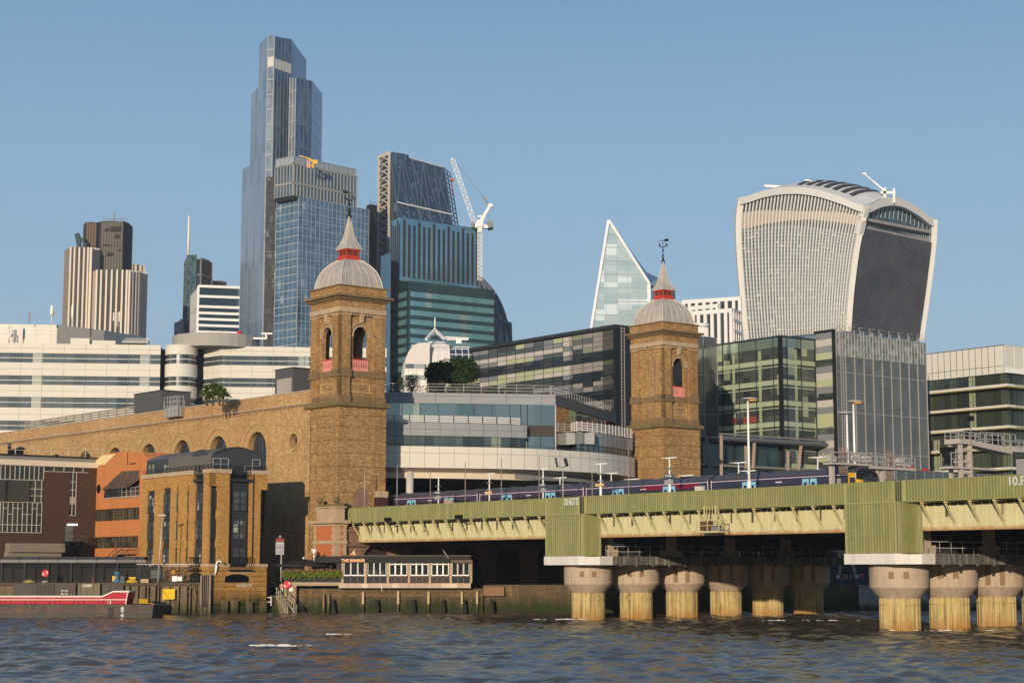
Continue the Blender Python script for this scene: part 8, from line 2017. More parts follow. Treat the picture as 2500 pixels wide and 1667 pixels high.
m = MB(); p_ = at(*A(608, 478), 905); m.beam(p_, p_ + Vector((-1.5, 0, 7)), 2.2); m.beam(p_ + Vector((-1.5, 0, 7)), p_ + Vector((3.5, 0, .5)), 1.3); solo('roof_cradle', m, surf('cradle_blue', (.05, .08, .09)), 'small dark cleaning cradle on the shoulder of the ribbed tower', 'roof crane', loc=tuple(p_))
# ---- masted glass tower
T8 = thing('masted_tower', 'slim blue-green lattice glass tower with a tall white mast', 'tower', at(*A(1460, 1100), 960))
LAT = glass('green_lattice_glass', (.03, .07, .08), (.16, .25, .25), (2.2, 2.6), .5, .1, tilt=.06, split=.9)
c8 = [at(*A(1414, 592), 962), at(*A(1437, 545), 955), at(*A(1508, 538), 950)]; tower_facets(T8, c8, [dict(glass=LAT, frame=surf('lattice_green', (.10, .16, .16)), dt=4, dz=4.3, fin=(.35, .4), bar=(.4, .4))]); body(T8, c8, 20, ROOFM)
sG8 = dict(glass=glass('grey_tower_glass', (.05, .055, .06), (.13, .14, .15), (1.6, 4.3), .35, .12), frame=surf('grey_tower_line', (.24, .26, .28)), dt=12, dz=9, fin=(.3, .3), bar=(.9, .4))
c8 = [at(*A(1510, 575), 952), at(*A(1540, 562), 950), at(*A(1625, 600), 962)]; tower_facets(T8, c8, [sG8]); body(T8, c8, 20, ROOFM)
c8 = [at(*A(1620, 735), 965), at(*A(1733, 746), 975)]; tower_facets(T8, c8, [sG8]); body(T8, c8, 20, ROOFM)
c8 = [at(*A(1338, 1060), 955), at(*A(1405, 1030), 950)]; tower_facets(T8, c8, [sG8]); body(T8, c8, 20, ROOFM)
m = MB(); m.cyl(at(*A(1440, 545), 953), at(*A(1447, 242), 953), .8, .45, 8); part('mast', m, WHITE, T8)
# ---- white-edged dark office
T9 = thing('white_edged_office', 'office block with pale flank and dark glass front crossed by thin white lines', 'office block', at(*A(1600, 1150), 620))
c9 = chain([A_(1520, 779), A_(1458, 850), A_(1834, 791)], 620); c9 = [c9[1], c9[0], c9[2]]
tower_facets(T9, c9, [dict(glass=surf('pale_flank', (.66, .60, .52)), frame=surf('flank_line', (.35, .3, .25)), dt=60, dz=7.2, fin=(0, 0), bar=(.3, .03)), dict(glass=glass('navy_glass', (.012, .025, .035), (.04, .065, .08), (3.5, 8), .45, .06, bright=(.12, .16, .17), bfrac=.1), frame=DKGREY, dt=9, dz=100, fin=(.15, .05), bar=(0, 0))]); body(T9, c9, 30, ROOFM)
f = Fr(xy(c9[1]), xy(c9[2]) - xy(c9[1])); W_ = (xy(c9[2]) - xy(c9[1])).length; m = MB(); zz = lambda y: f.z(A(1530, y))
for y in (781, 858, 936, 985, 1032, 1080, 1130): m.fbox(f, -.1, W_, 0, .7, zz(y) - .45, zz(y) + .45)
m.fbox(f, -.5, .3, -.3, .75, 3, zz(779)); part('white_fin', m, WHITE, T9)
# ---- pointed pale tower
T10 = thing('pointed_tower', 'pale triangular glass tower tapering to a sharp point', 'skyscraper', at(*G(240, 640), 935))
g_ = lambda x, y, Y: at(*G(x, y), Y)
f = Fr(xy(g_(88, 640, 930)), (1, .1)); h10 = lambda x, y: f.hit(*G(x, y))
ap10, bl, kn, br = h10(178, 80), h10(84, 665), h10(386, 405), h10(386, 665); zb10 = 3
sl = (bl[0] - ap10[0]) / (bl[1] - ap10[1]); BLg = (bl[0] + sl * (3 - bl[1]), 3)
G10 = glass('ice_glass', (.34, .45, .47), (.52, .62, .62), (7.5, 3.0), .3, .2, bright=(.72, .8, .78), bfrac=.2, tilt=.02, split=.7)
m = MB(); pl = [BLg, (br[0], 3), kn, ap10]; m.fpoly(f, pl, 0); g = part('ice_facade', m, G10, T10)
m = MB(); z = 8
while z < ap10[1] - 4:
 tL_ = ap10[0] + (BLg[0] - ap10[0]) * (ap10[1] - z) / (ap10[1] - 3); tR_ = kn[0] if z < kn[1] else ap10[0] + (kn[0] - ap10[0]) * (ap10[1] - z) / (ap10[1] - kn[1])
 m.fbox(f, tL_, tR_, 0, .12, z - .22, z + .22); z += 7.4
t = BLg[0] + 6
while t < kn[0]:
 z1 = kn[1] if t > kn[0] - .1 else (3 + (ap10[1] - 3) * (t - BLg[0]) / (ap10[0] - BLg[0]) if t < ap10[0] else ap10[1] - (t - ap10[0]) / (kn[0] - ap10[0]) * (ap10[1] - kn[1]))
 m.fbox(f, t - .12, t + .12, 0, .12, 3, z1); t += 6
part('glazing_line', m, surf('ice_line', (.34, .42, .44)), g)
m = MB()
for a, b, w_ in ((BLg, ap10, 2.2), (ap10, kn, 2.2), (kn, (kn[0], 3), 1.8)): m.beam(f.P(a[0], .2, a[1]), f.P(b[0], .2, b[1]), w_, 1.4)
part('white_edge', m, surf('edge_white', (.78, .80, .80), rough=.4), T10)
bk1, bk2 = at(*G(432, 372), 965), at(*G(520, 428), 985); m = MB(); A0, K0 = f.P(ap10[0], -.3, ap10[1] - 1), f.P(kn[0], -.3, kn[1])
mid = at(*G(375, 345), 950)
m.face([A0, mid, bk1, K0]); m.face([K0, bk1, Vector((bk1.x, bk1.y, 3)), Vector((K0.x, K0.y, 3))]); m.face([bk1, bk2, Vector((bk2.x, bk2.y, 3)), Vector((bk1.x, bk1.y, 3))])
part('dark_side', m, glass('scalpel_side_glass', (.03, .06, .11), (.07, .11, .17), (3, 6), .6, .06), T10)
m = MB(); AB = f.P(BLg[0], -.3, 3); e = Vector((10, 32, 0)); m.face([A0, K0, K0 + e, A0 + e * .3]); m.face([A0, AB, AB + e, A0 + e * .3]); m.face([A0 + e * .3, K0 + e, Vector((K0.x, K0.y, 3)) + e, AB + e]); part('core', m, DEEP, T10)
# ---- far white-finned offices
T11 = thing('finned_office', 'white office blocks with dense dark vertical slots, far behind the second brick tower', 'office block', at(*G(700, 680), 600))
WF = surf('white_fin', (.74, .72, .69), rough=.5); DK = surf('slot_dark', (.04, .045, .05))
for pts, Y, dt in (([(557, 489), (858, 469)], 640, 2.9), ([(596, 520), (745, 506)], 610, 2.6), ([(607, 545), (815, 529), (850, 545)], 590, 2.5)):
 q = chain([(*G(x, y),) for x, y in pts], Y); tower_facets(T11, q, [dict(glass=DK, frame=WF, dt=dt, dz=1000, fin=(1.15, .8), bar=(1.4, .9), name='finned_facade'), dict(glass=DK, frame=WF, dt=3, dz=3.6, fin=(.4, .4), bar=(.8, .4), name='finned_facade')]); body(T11, q, 30, DK)
m = MB(); c = at(*G(648, 690), 560); r_ = abs(at(*G(686, 690), 560).x - c.x); zt = at(*G(648, 612), 560).z; m.lathe((c.x, c.y, 0), [(r_, 3), (r_, zt)], 24); o = part('round_corner', m, DK, T11); m = MB()
for k in range(30): a = 2 * pi * k / 30; m.beam((c.x + r_ * cos(a), c.y + r_ * sin(a), 3), (c.x + r_ * cos(a), c.y + r_ * sin(a), zt), .5)
m.lathe((c.x, c.y, 0), [(r_ + .5, zt - 1), (r_ + .5, zt + .2), (.1, zt + .3)], 24); part('white_fin', m, WF, o)
# ---- flared tower with curved crown
T12 = thing('flared_tower', 'huge white ribbed tower flaring outward to a curved roof, dark mesh side, at right', 'skyscraper', at(*Hc(650, 880), 720))
def crv(P, n=6): return cr_spl([tuple(p) for p in P], n)
eL = [Hc(*p) for p in ((216, 205), (203, 300), (204, 420), (213, 560), (226, 720), (241, 880))]
eC = [Hc(*p) for p in ((806, 240), (784, 330), (762, 430), (743, 560), (728, 700), (719, 840))]
eR = [Hc(*p) for p in ((1134, 306), (1128, 430), (1108, 600), (1088, 745), (1068, 882))]
def atv(P, v):
 s = v * (len(P) - 1); i = min(int(s), len(P) - 2); t = s - i
 a, b, c, d = P[max(i - 1, 0)], P[i], P[i + 1], P[min(i + 2, len(P) - 1)]
 return tuple(.5 * ((2 * b[j]) + (-a[j] + c[j]) * t + (2 * a[j] - 5 * b[j] + 4 * c[j] - d[j]) * t * t + (-a[j] + 3 * b[j] - 3 * c[j] + d[j]) * t ** 3) for j in (0, 1))
roofL = [Hc(*p) for p in ((216, 205), (330, 168), (440, 153), (560, 165), (700, 200), (806, 240))]
roofR = [Hc(*p) for p in ((806, 240), (880, 207), (960, 206), (1050, 248), (1134, 306))]
def SL(u, v, out=0.0):
 """left face: u across from the left edge to the centre edge, v down"""
 l, c = atv(eL, v), atv(eC, v); x = l[0] + (c[0] - l[0]) * (u + .10 * u * (1 - u)); tp = atv(roofL, u); l0, c0 = atv(eL, 0), atv(eC, 0)
 yb = l[1] + (c[1] - l[1]) * u; y0 = l0[1] + (c0[1] - l0[1]) * u; y = yb + (tp[1] - y0) * (1 - v) ** 2.2
 Y = 742 + (690 - 742) * u - 7 * sin(pi * u) + 10 * v; p = at(x, y, Y); return p + Vector((-.62, -.78, 0)) * out
def SR(u, v, out=0.0):
 c, r = atv(eC, v), atv(eR, v); x = c[0] + (r[0] - c[0]) * u; tp = atv(roofR, u); c0, r0 = atv(eC, 0), atv(eR, 0)
 y = c[1] + (r[1] - c[1]) * u + (tp[1] - (c0[1] + (r0[1] - c0[1]) * u)) * (1 - v) ** 6
 Y = 690 + 42 * u + 10 * v; p = at(x, y, Y); return p + Vector((.5, -.86, 0)) * out
WHT = surf('flared_white', (.64, .62, .58), (.57, .55, .51), rough=.5, sc1=.02, sc2=.15, var=.4)
FG = glass('flared_glass', (.07, .13, .17), (.26, .36, .40), (3, 4), .5, .08, bright=(.5, .58, .58), bfrac=.07, tilt=.03, split=.85)
nu, nv = 37, 42
def patch(m, S_, u0, u1, v0, v1, nu_, nv_, out, su=100, sv=150):
 for i in range(nu_):
  for j in range(nv_):
   a, b = u0 + (u1 - u0) * i / nu_, u0 + (u1 - u0) * (i + 1) / nu_; c, d = v0 + (v1 - v0) * j / nv_, v0 + (v1 - v0) * (j + 1) / nv_
   m.face([S_(a, d, out), S_(b, d, out), S_(b, c, out), S_(a, c, out)], uv=[(a * su, -d * sv), (b * su, -d * sv), (b * su, -c * sv), (a * su, -c * sv)])
m = MB(); patch(m, SL, 0, 1, 0, 1, nu, 38, 0); g = part('ribbed_facade', m, FG, T12)
m = MB(); patch(m, SL, .0, 1, .02, .30, nu, 10, .15); part('upper_glazing', m, glass('flared_upper', (.03, .045, .06), (.08, .11, .14), (3, 30), .5, .06), T12)
m = MB()
for i in range(nu):
 u0, u1 = i / nu, (i + 1) / nu; um = (u0 + u1) / 2; va, vb = .155 + .06 * sin(um * 5) * um + .03 * um, .30 - .09 * um
 for j in range(4): c, d = va + (vb - va) * j / 4, va + (vb - va) * (j + 1) / 4; m.face([SL(u0, d, .35), SL(u1, d, .35), SL(u1, c, .35), SL(u0, c, .35)])
part('louvre_band', m, surf('tan_louvre', (.44, .37, .31), (.38, .32, .27), rough=.7), T12)
m = MB()
for i in range(nu + 1):
 u = i / nu; pts = [(SL(u, v / nv, 0), SL(u, v / nv, .9)) for v in range(nv + 1)]; s = Vector((.78, -.62, 0)) * .27
 for (a0, b0), (a1, b1) in zip(pts, pts[1:]):
  m.face([b1 - s, b1 + s, b0 + s, b0 - s]); m.face([a1 - s, b1 - s, b0 - s, a0 - s]); m.face([b1 + s, a1 + s, a0 + s, b0 + s])
part('white_rib', m, WHT, g)
m = MB()
for j in range(13, 40): v = j / 40; pts = [SL(i / 16, v, .4) for i in range(17)]; [m.beam(a, b, .45, .3) for a, b in zip(pts, pts[1:])]
part('floor_line', m, surf('floor_grey', (.24, .29, .31)), g)
m = MB(); patch(m, SR, .02, .985, .235, 1, 8, 30, -.3, 60, 150); side = part('mesh_side', m, surf('mesh_black', (.02, .021, .024), (.012, .013, .015), rough=.6), T12)
m = MB(); rr_ = random.Random(5)
for j in range(58): v = .24 + .76 * j / 58; m.beam(SR(.03, v, .7), SR(.975, v, .7), .5, .7)
part('louvre', m, surf('mesh_louvre', (.12, .12, .125), (.05, .052, .058), rough=.5, sc1=.08, sc2=.9, var=1.2), side)
m = MB(); patch(m, SR, .02, .985, .03, .24, 14, 6, -1.5, 60, 150); part('sky_garden_glass', m, glass('garden_glass', (.02, .05, .065), (.10, .17, .19), (2.4, 50), .5, .06, tilt=.04, split=.8), T12)
m = MB()
for v, w_ in ((.147, 2.6), (.225, 2.2)): m.beam(SR(.03, v, -.8), SR(.98, v, -.8), w_, 1.2)
part('grey_transom', m, surf('transom_grey', (.36, .32, .30)), T12)
m = MB()
for k in range(1, 17): m.beam(SR(k / 17, .06 if 3 < k < 13 else .09, -1.2), SR(k / 17, .14, -1.2), .35)
for k in range(1, 40): m.beam(SR(k / 40, .165, -1.2), SR(k / 40, .215, -1.2), .3)
part('glazing_bar', m, surf('glazing_pale', (.3, .36, .37)), T12)
def ribs(P, w_, nx_):
 m = MB(); [m.beam(a, b, w_, w_ * .8) for a, b in zip(P, P[1:])]; return part(nx_, m, WHT, T12)
ribs([SR(.0, v / 30, .4) + Vector((.3, 0, 0)) for v in range(31)], 2.8, 'white_edge'); ribs([SR(1, v / 30, .4) for v in range(31)], 3.0, 'white_edge'); ribs([SL(0, v / 30, .6) for v in range(31)], 2.8, 'white_edge')
m = MB()
for i in range(20): a, b = SR(i / 20, 0, .8), SR((i + 1) / 20, 0, .8); dwn = Vector((0, 0, -3.4)); m.hexa([a + dwn, b + dwn, b + dwn + Vector((-1, 2.5, 0)), a + dwn + Vector((-1, 2.5, 0))], [a, b, b + Vector((-1, 2.5, 0)), a + Vector((-1, 2.5, 0))])
part('crown_arch', m, WHT, T12)
m = MB()
for i in range(20): a, b = SL(i / 20, 0, 1.8), SL((i + 1) / 20, 0, 1.8); dwn = Vector((0, 0, -3.0)); m.hexa([a + dwn, b + dwn, b + dwn + Vector((1, 2, 0)), a + dwn + Vector((1, 2, 0))], [a, b, b + Vector((1, 2, 0)), a + Vector((1, 2, 0))])
part('roof_edge', m, WHT, T12)
# roof surface: sweeps the crown arch back along the left roof line
m = MB(); ms = MB(); nr = 14
rc = lambda i, k: SL(1 - i / nr, 0, .5) + (SR(k / 10, 0, 0) - SR(0, 0, 0)) * (1 - .18 * i / nr) + Vector((0, 0, 0))
for i in range(nr):
 for k in range(10): m.face([rc(i, k), rc(i + 1, k), rc(i + 1, k + 1), rc(i, k + 1)])
 if 1 < i < nr - 5:
  for k in range(1, 5): a, b, c, d = rc(i + .15, k), rc(i + .75, k), rc(i + .75, k + 1), rc(i + .15, k + 1); up = Vector((0, 0, .35)); ms.face([a + up, b + up, c + up, d + up])
part('roof', m, WHT, T12); part('roof_slot', ms, surf('roof_slot', (.05, .055, .06)), T12)
m = MB(); q = [SL(0, 1), SL(.5, 1), SL(1, 1), SR(1, 1)]; q = [xy(p) for p in q]; q.append(q[3] + Vector((-30, 40))); q.append(q[0] + Vector((10, 40))); m.prism([(p.x, p.y) for p in q], 3, SL(0, 1).z + 1); part('lower_block', m, FG, T12)
def rcrane(x0, y0, x1, y1, Y, label, s=1.0):
 b, t = at(x0, y0, Y), at(x1, y1, Y); r = thing('maintenance_crane', label, 'roof crane', tuple(b - Vector((0, 0, 4))), 'white maintenance cranes on the flared tower roof')
 m = MB(); m.beam(lerp(b, t, -.1), lerp(b, t, .55), 1.5 * s, 1.2 * s); m.beam(lerp(b, t, .5), t, .8 * s); m.beam(t - Vector((.8, 0, 0)), t + Vector((.8, 0, 0)), 1.3 * s); part('boom', m, WHITE, r)
 m = MB(); m.beam(b - Vector((0, 0, 5)), b + Vector((0, 0, 2.5 * s)), 2 * s); m.beam(b + Vector((-3, 0, -1)) * s, b + Vector((8, 0, -1.5)) * s, 2 * s); m.beam(b + Vector((7 * s, 0, -5)), b + Vector((7 * s, 0, 2 * s)), .8); part('machinery', m, WHITE, r)
rcrane(*Hc(615, 137), *Hc(527, 118), 720, s=.5, label='middle white roof crane with nearly level boom on the flared tower')
rcrane(*Hc(900, 170), *Hc(803, 87), 705, s=.55, label='rightmost white roof crane with steeply raised boom on the flared tower')
m = MB(); m.beam(at(*Hc(328, 146), 735), at(*Hc(450, 152), 735), 1.0); m.beam(at(*Hc(330, 143), 735), at(*Hc(330, 149), 735), 1.6); solo('maintenance_crane', m, WHITE, 'leftmost folded white boom lying along the flared tower roof', 'roof crane', loc=tuple(at(*Hc(400, 158), 735)), group='white maintenance cranes on the flared tower roof')
# ================================================================ train on the bridge
fN = FB.sh(0, -9.0)
tEnd = fN.t((2090, 1170)); CLEN = 20.2
tr = thing('train', 'dark blue commuter train with pale blue doors and yellow front, on the bridge', 'train', fN.P(tEnd - 40, -1.4, 11.4))
NAVY = plain('navy_train_paint', (.032, .032, .06), .3, spec=.3); PURP = plain('purple_train_paint', (.055, .035, .065), .3, spec=.3); TROOF = surf('train_roof', (.075, .072, .085), (.05, .05, .06), rough=.5)
TBLU = plain('pale_blue_door', (.22, .48, .62), .4); TGL = plain('train_glass', (.012, .014, .02), .08, spec=.6); TWH = plain('white_lining', (.62, .5, .55), .4); MAR = plain('maroon_panel', (.17, .012, .035), .3)
zf0, zc0_, zr0 = 11.75, 14.55, 15.3
for c in range(5):
 b = tEnd - c * (CLEN + .15); a = b - CLEN + .35
 m = MB(); prof = [(0, zf0), (.06, 12.9), (.02, 14.3), (-.12, 14.75)]; rp_ = [(-.12, 14.75), (-.45, 15.05), (-.9, 15.22), (-1.4, zr0), (-1.9, 15.22), (-2.35, 15.05), (-2.68, 14.75)]; bk = [(-2.68, 14.75), (-2.8, 12.9), (-2.8, zf0)]
 for P_, mi in ((prof, 0), (rp_, 1), (bk, 0)):
  for (n0, z0), (n1, z1) in zip(P_, P_[1:]): m.face([fN.P(a, n0, z0), fN.P(b, n0, z0), fN.P(b, n1, z1), fN.P(a, n1, z1)], mi)
 full = prof + rp_[1:] + bk[1:]
 m.face([fN.P(a, n, z) for n, z in full]); m.face([fN.P(b, n, z) for n, z in full])
 for k in range(6): x = a + 1.5 + k * 3.3; m.fbox(fN, x, x + 1.6, -1.9, -.9, 15.2, 15.36, 1)
 ca = part('carriage', m, [NAVY if c < 2 else PURP, TROOF], tr)
 m = MB(); m.fbox(fN, a, b, .0, .05, zc0_ - .04, zc0_ + .03); part('pink_lining', m, TWH, ca)
 m = MB(); m.fbox(fN, a - .35, a, -2.3, -.5, 12, 14.8); m.fbox(fN, a, b, -2.4, -.2, 11.35, zf0); part('coupling_bellows', m, BLACKP, ca)
 m = MB(); m.fbox(fN, a - .02, a + .06, 0, .07, 12, 14.7); m.fbox(fN, b - .06, b + .02, 0, .07, 12, 14.7); part('end_strip', m, TWH, ca)
 dc = [a + (b - a) * .28, a + (b - a) * .70]
 for d in dc:
  for s_ in (-1, 1):
   m = MB(); x0 = d + s_ * .52 - .42; m.fbox(fN, x0, x0 + .84, .04, .1, 12.0, 14.35); do = part('door', m, TBLU, ca)
   m = MB(); m.fbox(fN, x0 + .2, x0 + .62, .1, .115, 12.95, 14.0); part('door_window', m, TGL, ca)
 wins = [(a + 1.6, dc[0] - 1.6), (dc[0] + 1.5, (dc[0] + dc[1]) / 2 - .3), ((dc[0] + dc[1]) / 2 + .3, dc[1] - 1.5), (dc[1] + 1.5, b - (1.6 if c else 3.4))]
 for w0, w1 in wins:
  m = MB(); m.fbox(fN, w0, w1, .03, .085, 12.9, 13.95); part('window', m, TGL, ca)
  m = MB(); m.fbox(fN, (w0 + w1) / 2 - .04, (w0 + w1) / 2 + .04, .085, .1, 12.9, 13.95); m.fbox(fN, w0, w1, .085, .1, 13.6, 13.64); part('window_bar', m, NAVY, ca)
 if c == 1: m = MB(); m.fbox(fN, dc[1] - 1.3 + 1.6, b - 1.3, .02, .08, 14.0, 14.5); m.fbox(fN, dc[1] - 4.5, dc[1] - 1.0, .02, .08, 14.0, 14.5); part('maroon_panel', m, MAR, ca)
 m = MB(); m.fbox(fN, (dc[0] + dc[1]) / 2 - .45, (dc[0] + dc[1]) / 2 + .45, .05, .085, 14.1, 14.22); part('car_number', m, TWH, ca)
 if c == 0:
  m = MB(); yl = plain('train_yellow', (.62, .33, .02), .5)
  q = [(0.08, 12.0), (.08, 14.0), (-.2, 14.75), (-.9, 15.1), (-1.9, 15.1), (-2.6, 14.75), (-2.85, 14.0), (-2.85, 12.0)]
  m.hexa([fN.P(b - .05, n, z) for n, z in q], [fN.P(b + .55, n * .94 - .08, z - .12) for n, z in q]); part('cab_front', m, BLACKP, ca); m = MB(); m.hexa([fN.P(b, n, z) for n, z in ((.1, 12), (.1, 14.1), (-.7, 14.1), (-.7, 12))], [fN.P(b + .6, n, z) for n, z in ((.06, 12), (.06, 14), (-.7, 14), (-.7, 12))]); part('yellow_panel', m, yl, ca)
  m = MB(); m.fbox(fN, b - .9, b - .05, .06, .1, 14.25, 14.7); m.fbox(fN, b - .9, b - .75, .06, .1, 12.0, 14.3); part('cab_side_yellow', m, yl, ca)
  m = MB(); m.fbox(fN, b + .4, b + .6, -1.2, -.35, 13.2, 14.3); m.fbox(fN, b + .4, b + .6, -2.5, -1.65, 13.2, 14.3); m.fbox(fN, b + .4, b + .62, -1.66, -1.19, 12.1, 14.6); part('windscreen', m, TGL, ca)
  m = MB(); m.fbox(fN, b - 2.5, b - 1.9, .05, .09, 12.0, 14.2); part('cab_door', m, surf('cab_door_grey', (.30, .28, .24)), ca)
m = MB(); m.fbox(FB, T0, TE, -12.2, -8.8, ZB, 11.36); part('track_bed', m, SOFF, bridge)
# ================================================================ posts, lamps and signs on the platforms
def PB(n): return FB.sh(0, n)
ZPL = 12.15
lamp_group = 'lamp and sign posts along the bridge platform'
def post(crop, x, ytop, n, r, label, name='pole', cat='pole', arm=0, disc=0, sign=None, mat=None, lamps=0, group=lamp_group, white_base=0):
 f = PB(n); t = f.t(crop(x, ytop)); zt = f.z(crop(x, ytop)); zb_ = ZPL if n > -8 else (ZB + .2)
 o = thing(name, label, cat, f.P(t, 0, zb_), group); mat = mat or WHITE
 m = MB(); m.cyl(f.P(t, 0, zb_), f.P(t, 0, zt), r, r * .8, 8); part('pole', m, mat, o)
 if white_base: m = MB(); m.cyl(f.P(t, 0, zb_ + .1), f.P(t, 0, zb_ + 2.2), r * 1.7, r * 1.5, 10); part('sleeve', m, WHITE, o)
 if arm:
  m = MB(); m.fbox(f, t - arm, t + arm, -.06, .06, zt, zt + .06); m.fbox(f, t - arm * .5, t + arm * .9, -.08, .08, zt - .06, zt); part('lamp_arm', m, mat, o)
 for k in range(disc):
  m = MB(); z = zt - 1.1 - k * .75; m.lathe(f.P(t, 0, z), [(.02, .12), (.3, .05), (.42, -.03), (.1, -.08)], 12); part('loudspeaker', m, PALEGREY if k else GREYP, o)
 if sign:
  y0, y1, w_, kind = sign; z0, z1 = f.z(crop(x, y1)), f.z(crop(x, y0)); m = MB(); m.fbox(f, t - w_, t + w_, .12, .18, z0, z1)
  c = {'blue': (.035, .055, .09), 'orange': (.80, .52, .25)}[kind]; sp = part('station_sign', m, bpy.data.materials.get('sign_' + kind) or plain('sign_' + kind, c), o)
  m = MB()
  if kind == 'blue':
   for q in (.7, .42): m.fbox(f, t - w_ * .7, t + w_ * (.5 if q > .5 else .8), .18, .19, z0 + (z1 - z0) * q, z0 + (z1 - z0) * (q + .13))
  else: m.fbox(f, t - w_ * .4, t + w_ * .8, .18, .19, z0 + (z1 - z0) * .35, z0 + (z1 - z0) * .6)
  part('sign_text', m, WHITE if kind == 'blue' else surf('sign_amber', (.6, .25, .05)), sp)
  if kind == 'blue': m = MB(); m.fbox(f, t - w_ * .85, t + w_ * .85, .1, .15, z0 - .55, z0 - .12); part('lower_panel', m, PALEGREY, o)
 if lamps:
  for s_ in (-1, 1):
   c0 = f.P(t + s_ * .25, 0, zt); c1 = f.P(t + s_ * .85, .1, zt + .1); m = MB(); m.beam(f.P(t, 0, zt), c1, .06); e = f.P(t + s_ * 1.05 - (.5 if s_ < 0 else -.0), .1, zt + 1.1); m.beam(c1, f.P(t + .5, .1, zt + .95) if s_ > 0 else f.P(t - 1.15, .1, zt + 1.1), .3, .22); part('floodlight', m, DKGREY, o)
 return o
post(K, 108, 338, -3, .09, 'leftmost platform lamp post carrying a dark blue sign, by the train shed mouth', 'platform_lamp', 'lamp post', 1.0, 2, (515, 565, .75, 'blue'))
post(K, 757, 293, -3, .09, 'platform lamp post with an orange sign left of the twin floodlights', 'platform_lamp', 'lamp post', 1.0, 2, (522, 552, .62, 'orange'))
post(K, 1442, 234, -3, .09, 'second platform lamp post with a dark blue sign, just left of the twin floodlights', 'platform_lamp', 'lamp post', 1.0, 1, (416, 470, .72, 'blue'))
post(K, 2175, 168, -3, .09, 'platform lamp post with an orange sign right of the twin floodlights', 'platform_lamp', 'lamp post', 1.1, 2, (422, 452, .66, 'orange'), white_base=1)
post(Ic, 924, 48, -3, .09, 'platform lamp post with a dark blue sign in front of the farther brick tower', 'platform_lamp', 'lamp post', 1.1, 2, (158, 188, .72, 'blue'), white_base=1)
thin = surf('thin_post', (.26, .22, .19))
post(K, 5, 260, -2.5, .05, 'first thin bare brown pole from the left above the bridge parapet', mat=thin); post(K, 450, 150, -2.5, .06, 'second thin bare pole, left of the left orange sign', mat=thin)
post(K, 910, 88, -2.5, .06, 'tall thin bare pole between the left orange sign and the second blue sign', mat=thin); post(K, 1392, 50, -2.5, .06, 'tallest thin bare pole, close left of the second blue sign', mat=thin)
post(K, 2067, 262, -2.5, .06, 'short thin bare pole close left of the right orange sign', mat=thin); post(E, 1988, 1078, -2.5, .06, 'thin bare pole just left of the farther brick tower', mat=thin); post(W1, 1067, 890, -2.0, .05, 'thin pale pole in front of the blind arch of the near brick tower', mat=PALEGREY)
post(E, 219, 1205, -2.5, .05, 'thin pole beside the pale round column of the train shed', mat=PALEGREY)
post(K, 1695, 212, -2.5, .07, 'pole with a pair of tilted floodlights above the bridge', 'floodlight_pole', 'floodlight', lamps=1, mat=PALEGREY)
for crop, x, y, lb in ((K, 1658, 345, 'small white double-arm lamp far behind the train, left of the right orange sign'), (K, 2312, 288, 'small white double-arm lamp behind the train near the farther tower'), (Ic, 668, 193, 'small white double-arm lamp in front of the curved office end'), (Ic, 1036, 168, 'low white double-arm lamp in front of the right edge of the farther tower'),
                       (L, 605, 995, 'white double-arm lamp left of the tall amber lamp post'), (L, 735, 1112, 'white double-arm lamp partly behind the tall amber lamp post'), (L, 1740, 918, 'white double-arm lamp above the end carriage')):
 post(crop, x, y, -16, .08, lb, 'platform_lamp', 'lamp post', 1.25)
def tall(crop, x, y, n, head, label, warm=1):
 f = PB(n); t = f.t(crop(x, y)); zt = f.z(crop(x, y)); zb_ = ZPL if n > -8 else ZB + .2; o = thing('lamp_post', label, 'lamp post', f.P(t, 0, zb_), 'tall lamp posts on the bridge')
 m = MB(); m.cyl(f.P(t, 0, zb_), f.P(t, 0, zt), .14, .09, 10);
 if n > -8: m.cyl(f.P(t, 0, zb_), f.P(t, 0, zb_ + 1.9), .24, .2, 10)
 part('pole', m, WHITE, o)
 m = MB(); c = f.P(t + head * .35, 0, zt); m.lathe(c, [(.1, .12), (.5, .1), (.78, .0), (.6, -.1), (.1, -.12)], 16, sx=1.2); part('lamp_head', m, PALEGREY, o)
 if warm: m = MB(); m.lathe(c + Vector((.25, 0, -.12)), [(.55, 0), (.45, -.12), (.1, -.18)], 14); part('amber_lens', m, surf('amber_lens', (.75, .42, .08)) if 'amber_lens' not in bpy.data.materials else bpy.data.materials['amber_lens'], o)
tall(L, 738, 80, -3, .8, 'tall white lamp post with an amber lens in front of the lime-floored office')
tall(L, 2252, 118, -14, .6, 'tall white lamp post with an amber lens rising beside the mesh office')
tall(L, 2158, 278, -14, -.5, 'white lamp post with a plain grey head just left of the right amber lamp', 0)
bx_ = thing('platform_cabinet', 'small cream equipment cabinet on the platform below the maroon carriage panel', 'cabinet', PB(-2.6).P(PB(-2.6).t(Ic(1118, 260)), 0, ZPL)); f = PB(-2.6); t0, t1 = f.t(Ic(1095, 260)), f.t(Ic(1143, 260)); m = MB(); m.fbox(f, t0, t1, -.4, 0, ZPL, f.z(Ic(1118, 242))); part('casing', m, surf('cream_cabinet', (.6, .55, .45)), bx_); m = MB(); m.fbox(f, t0 - .03, t1 + .03, -.43, .03, f.z(Ic(1118, 242)), f.z(Ic(1118, 242)) + .07); part('lid', m, PALEGREY, bx_)
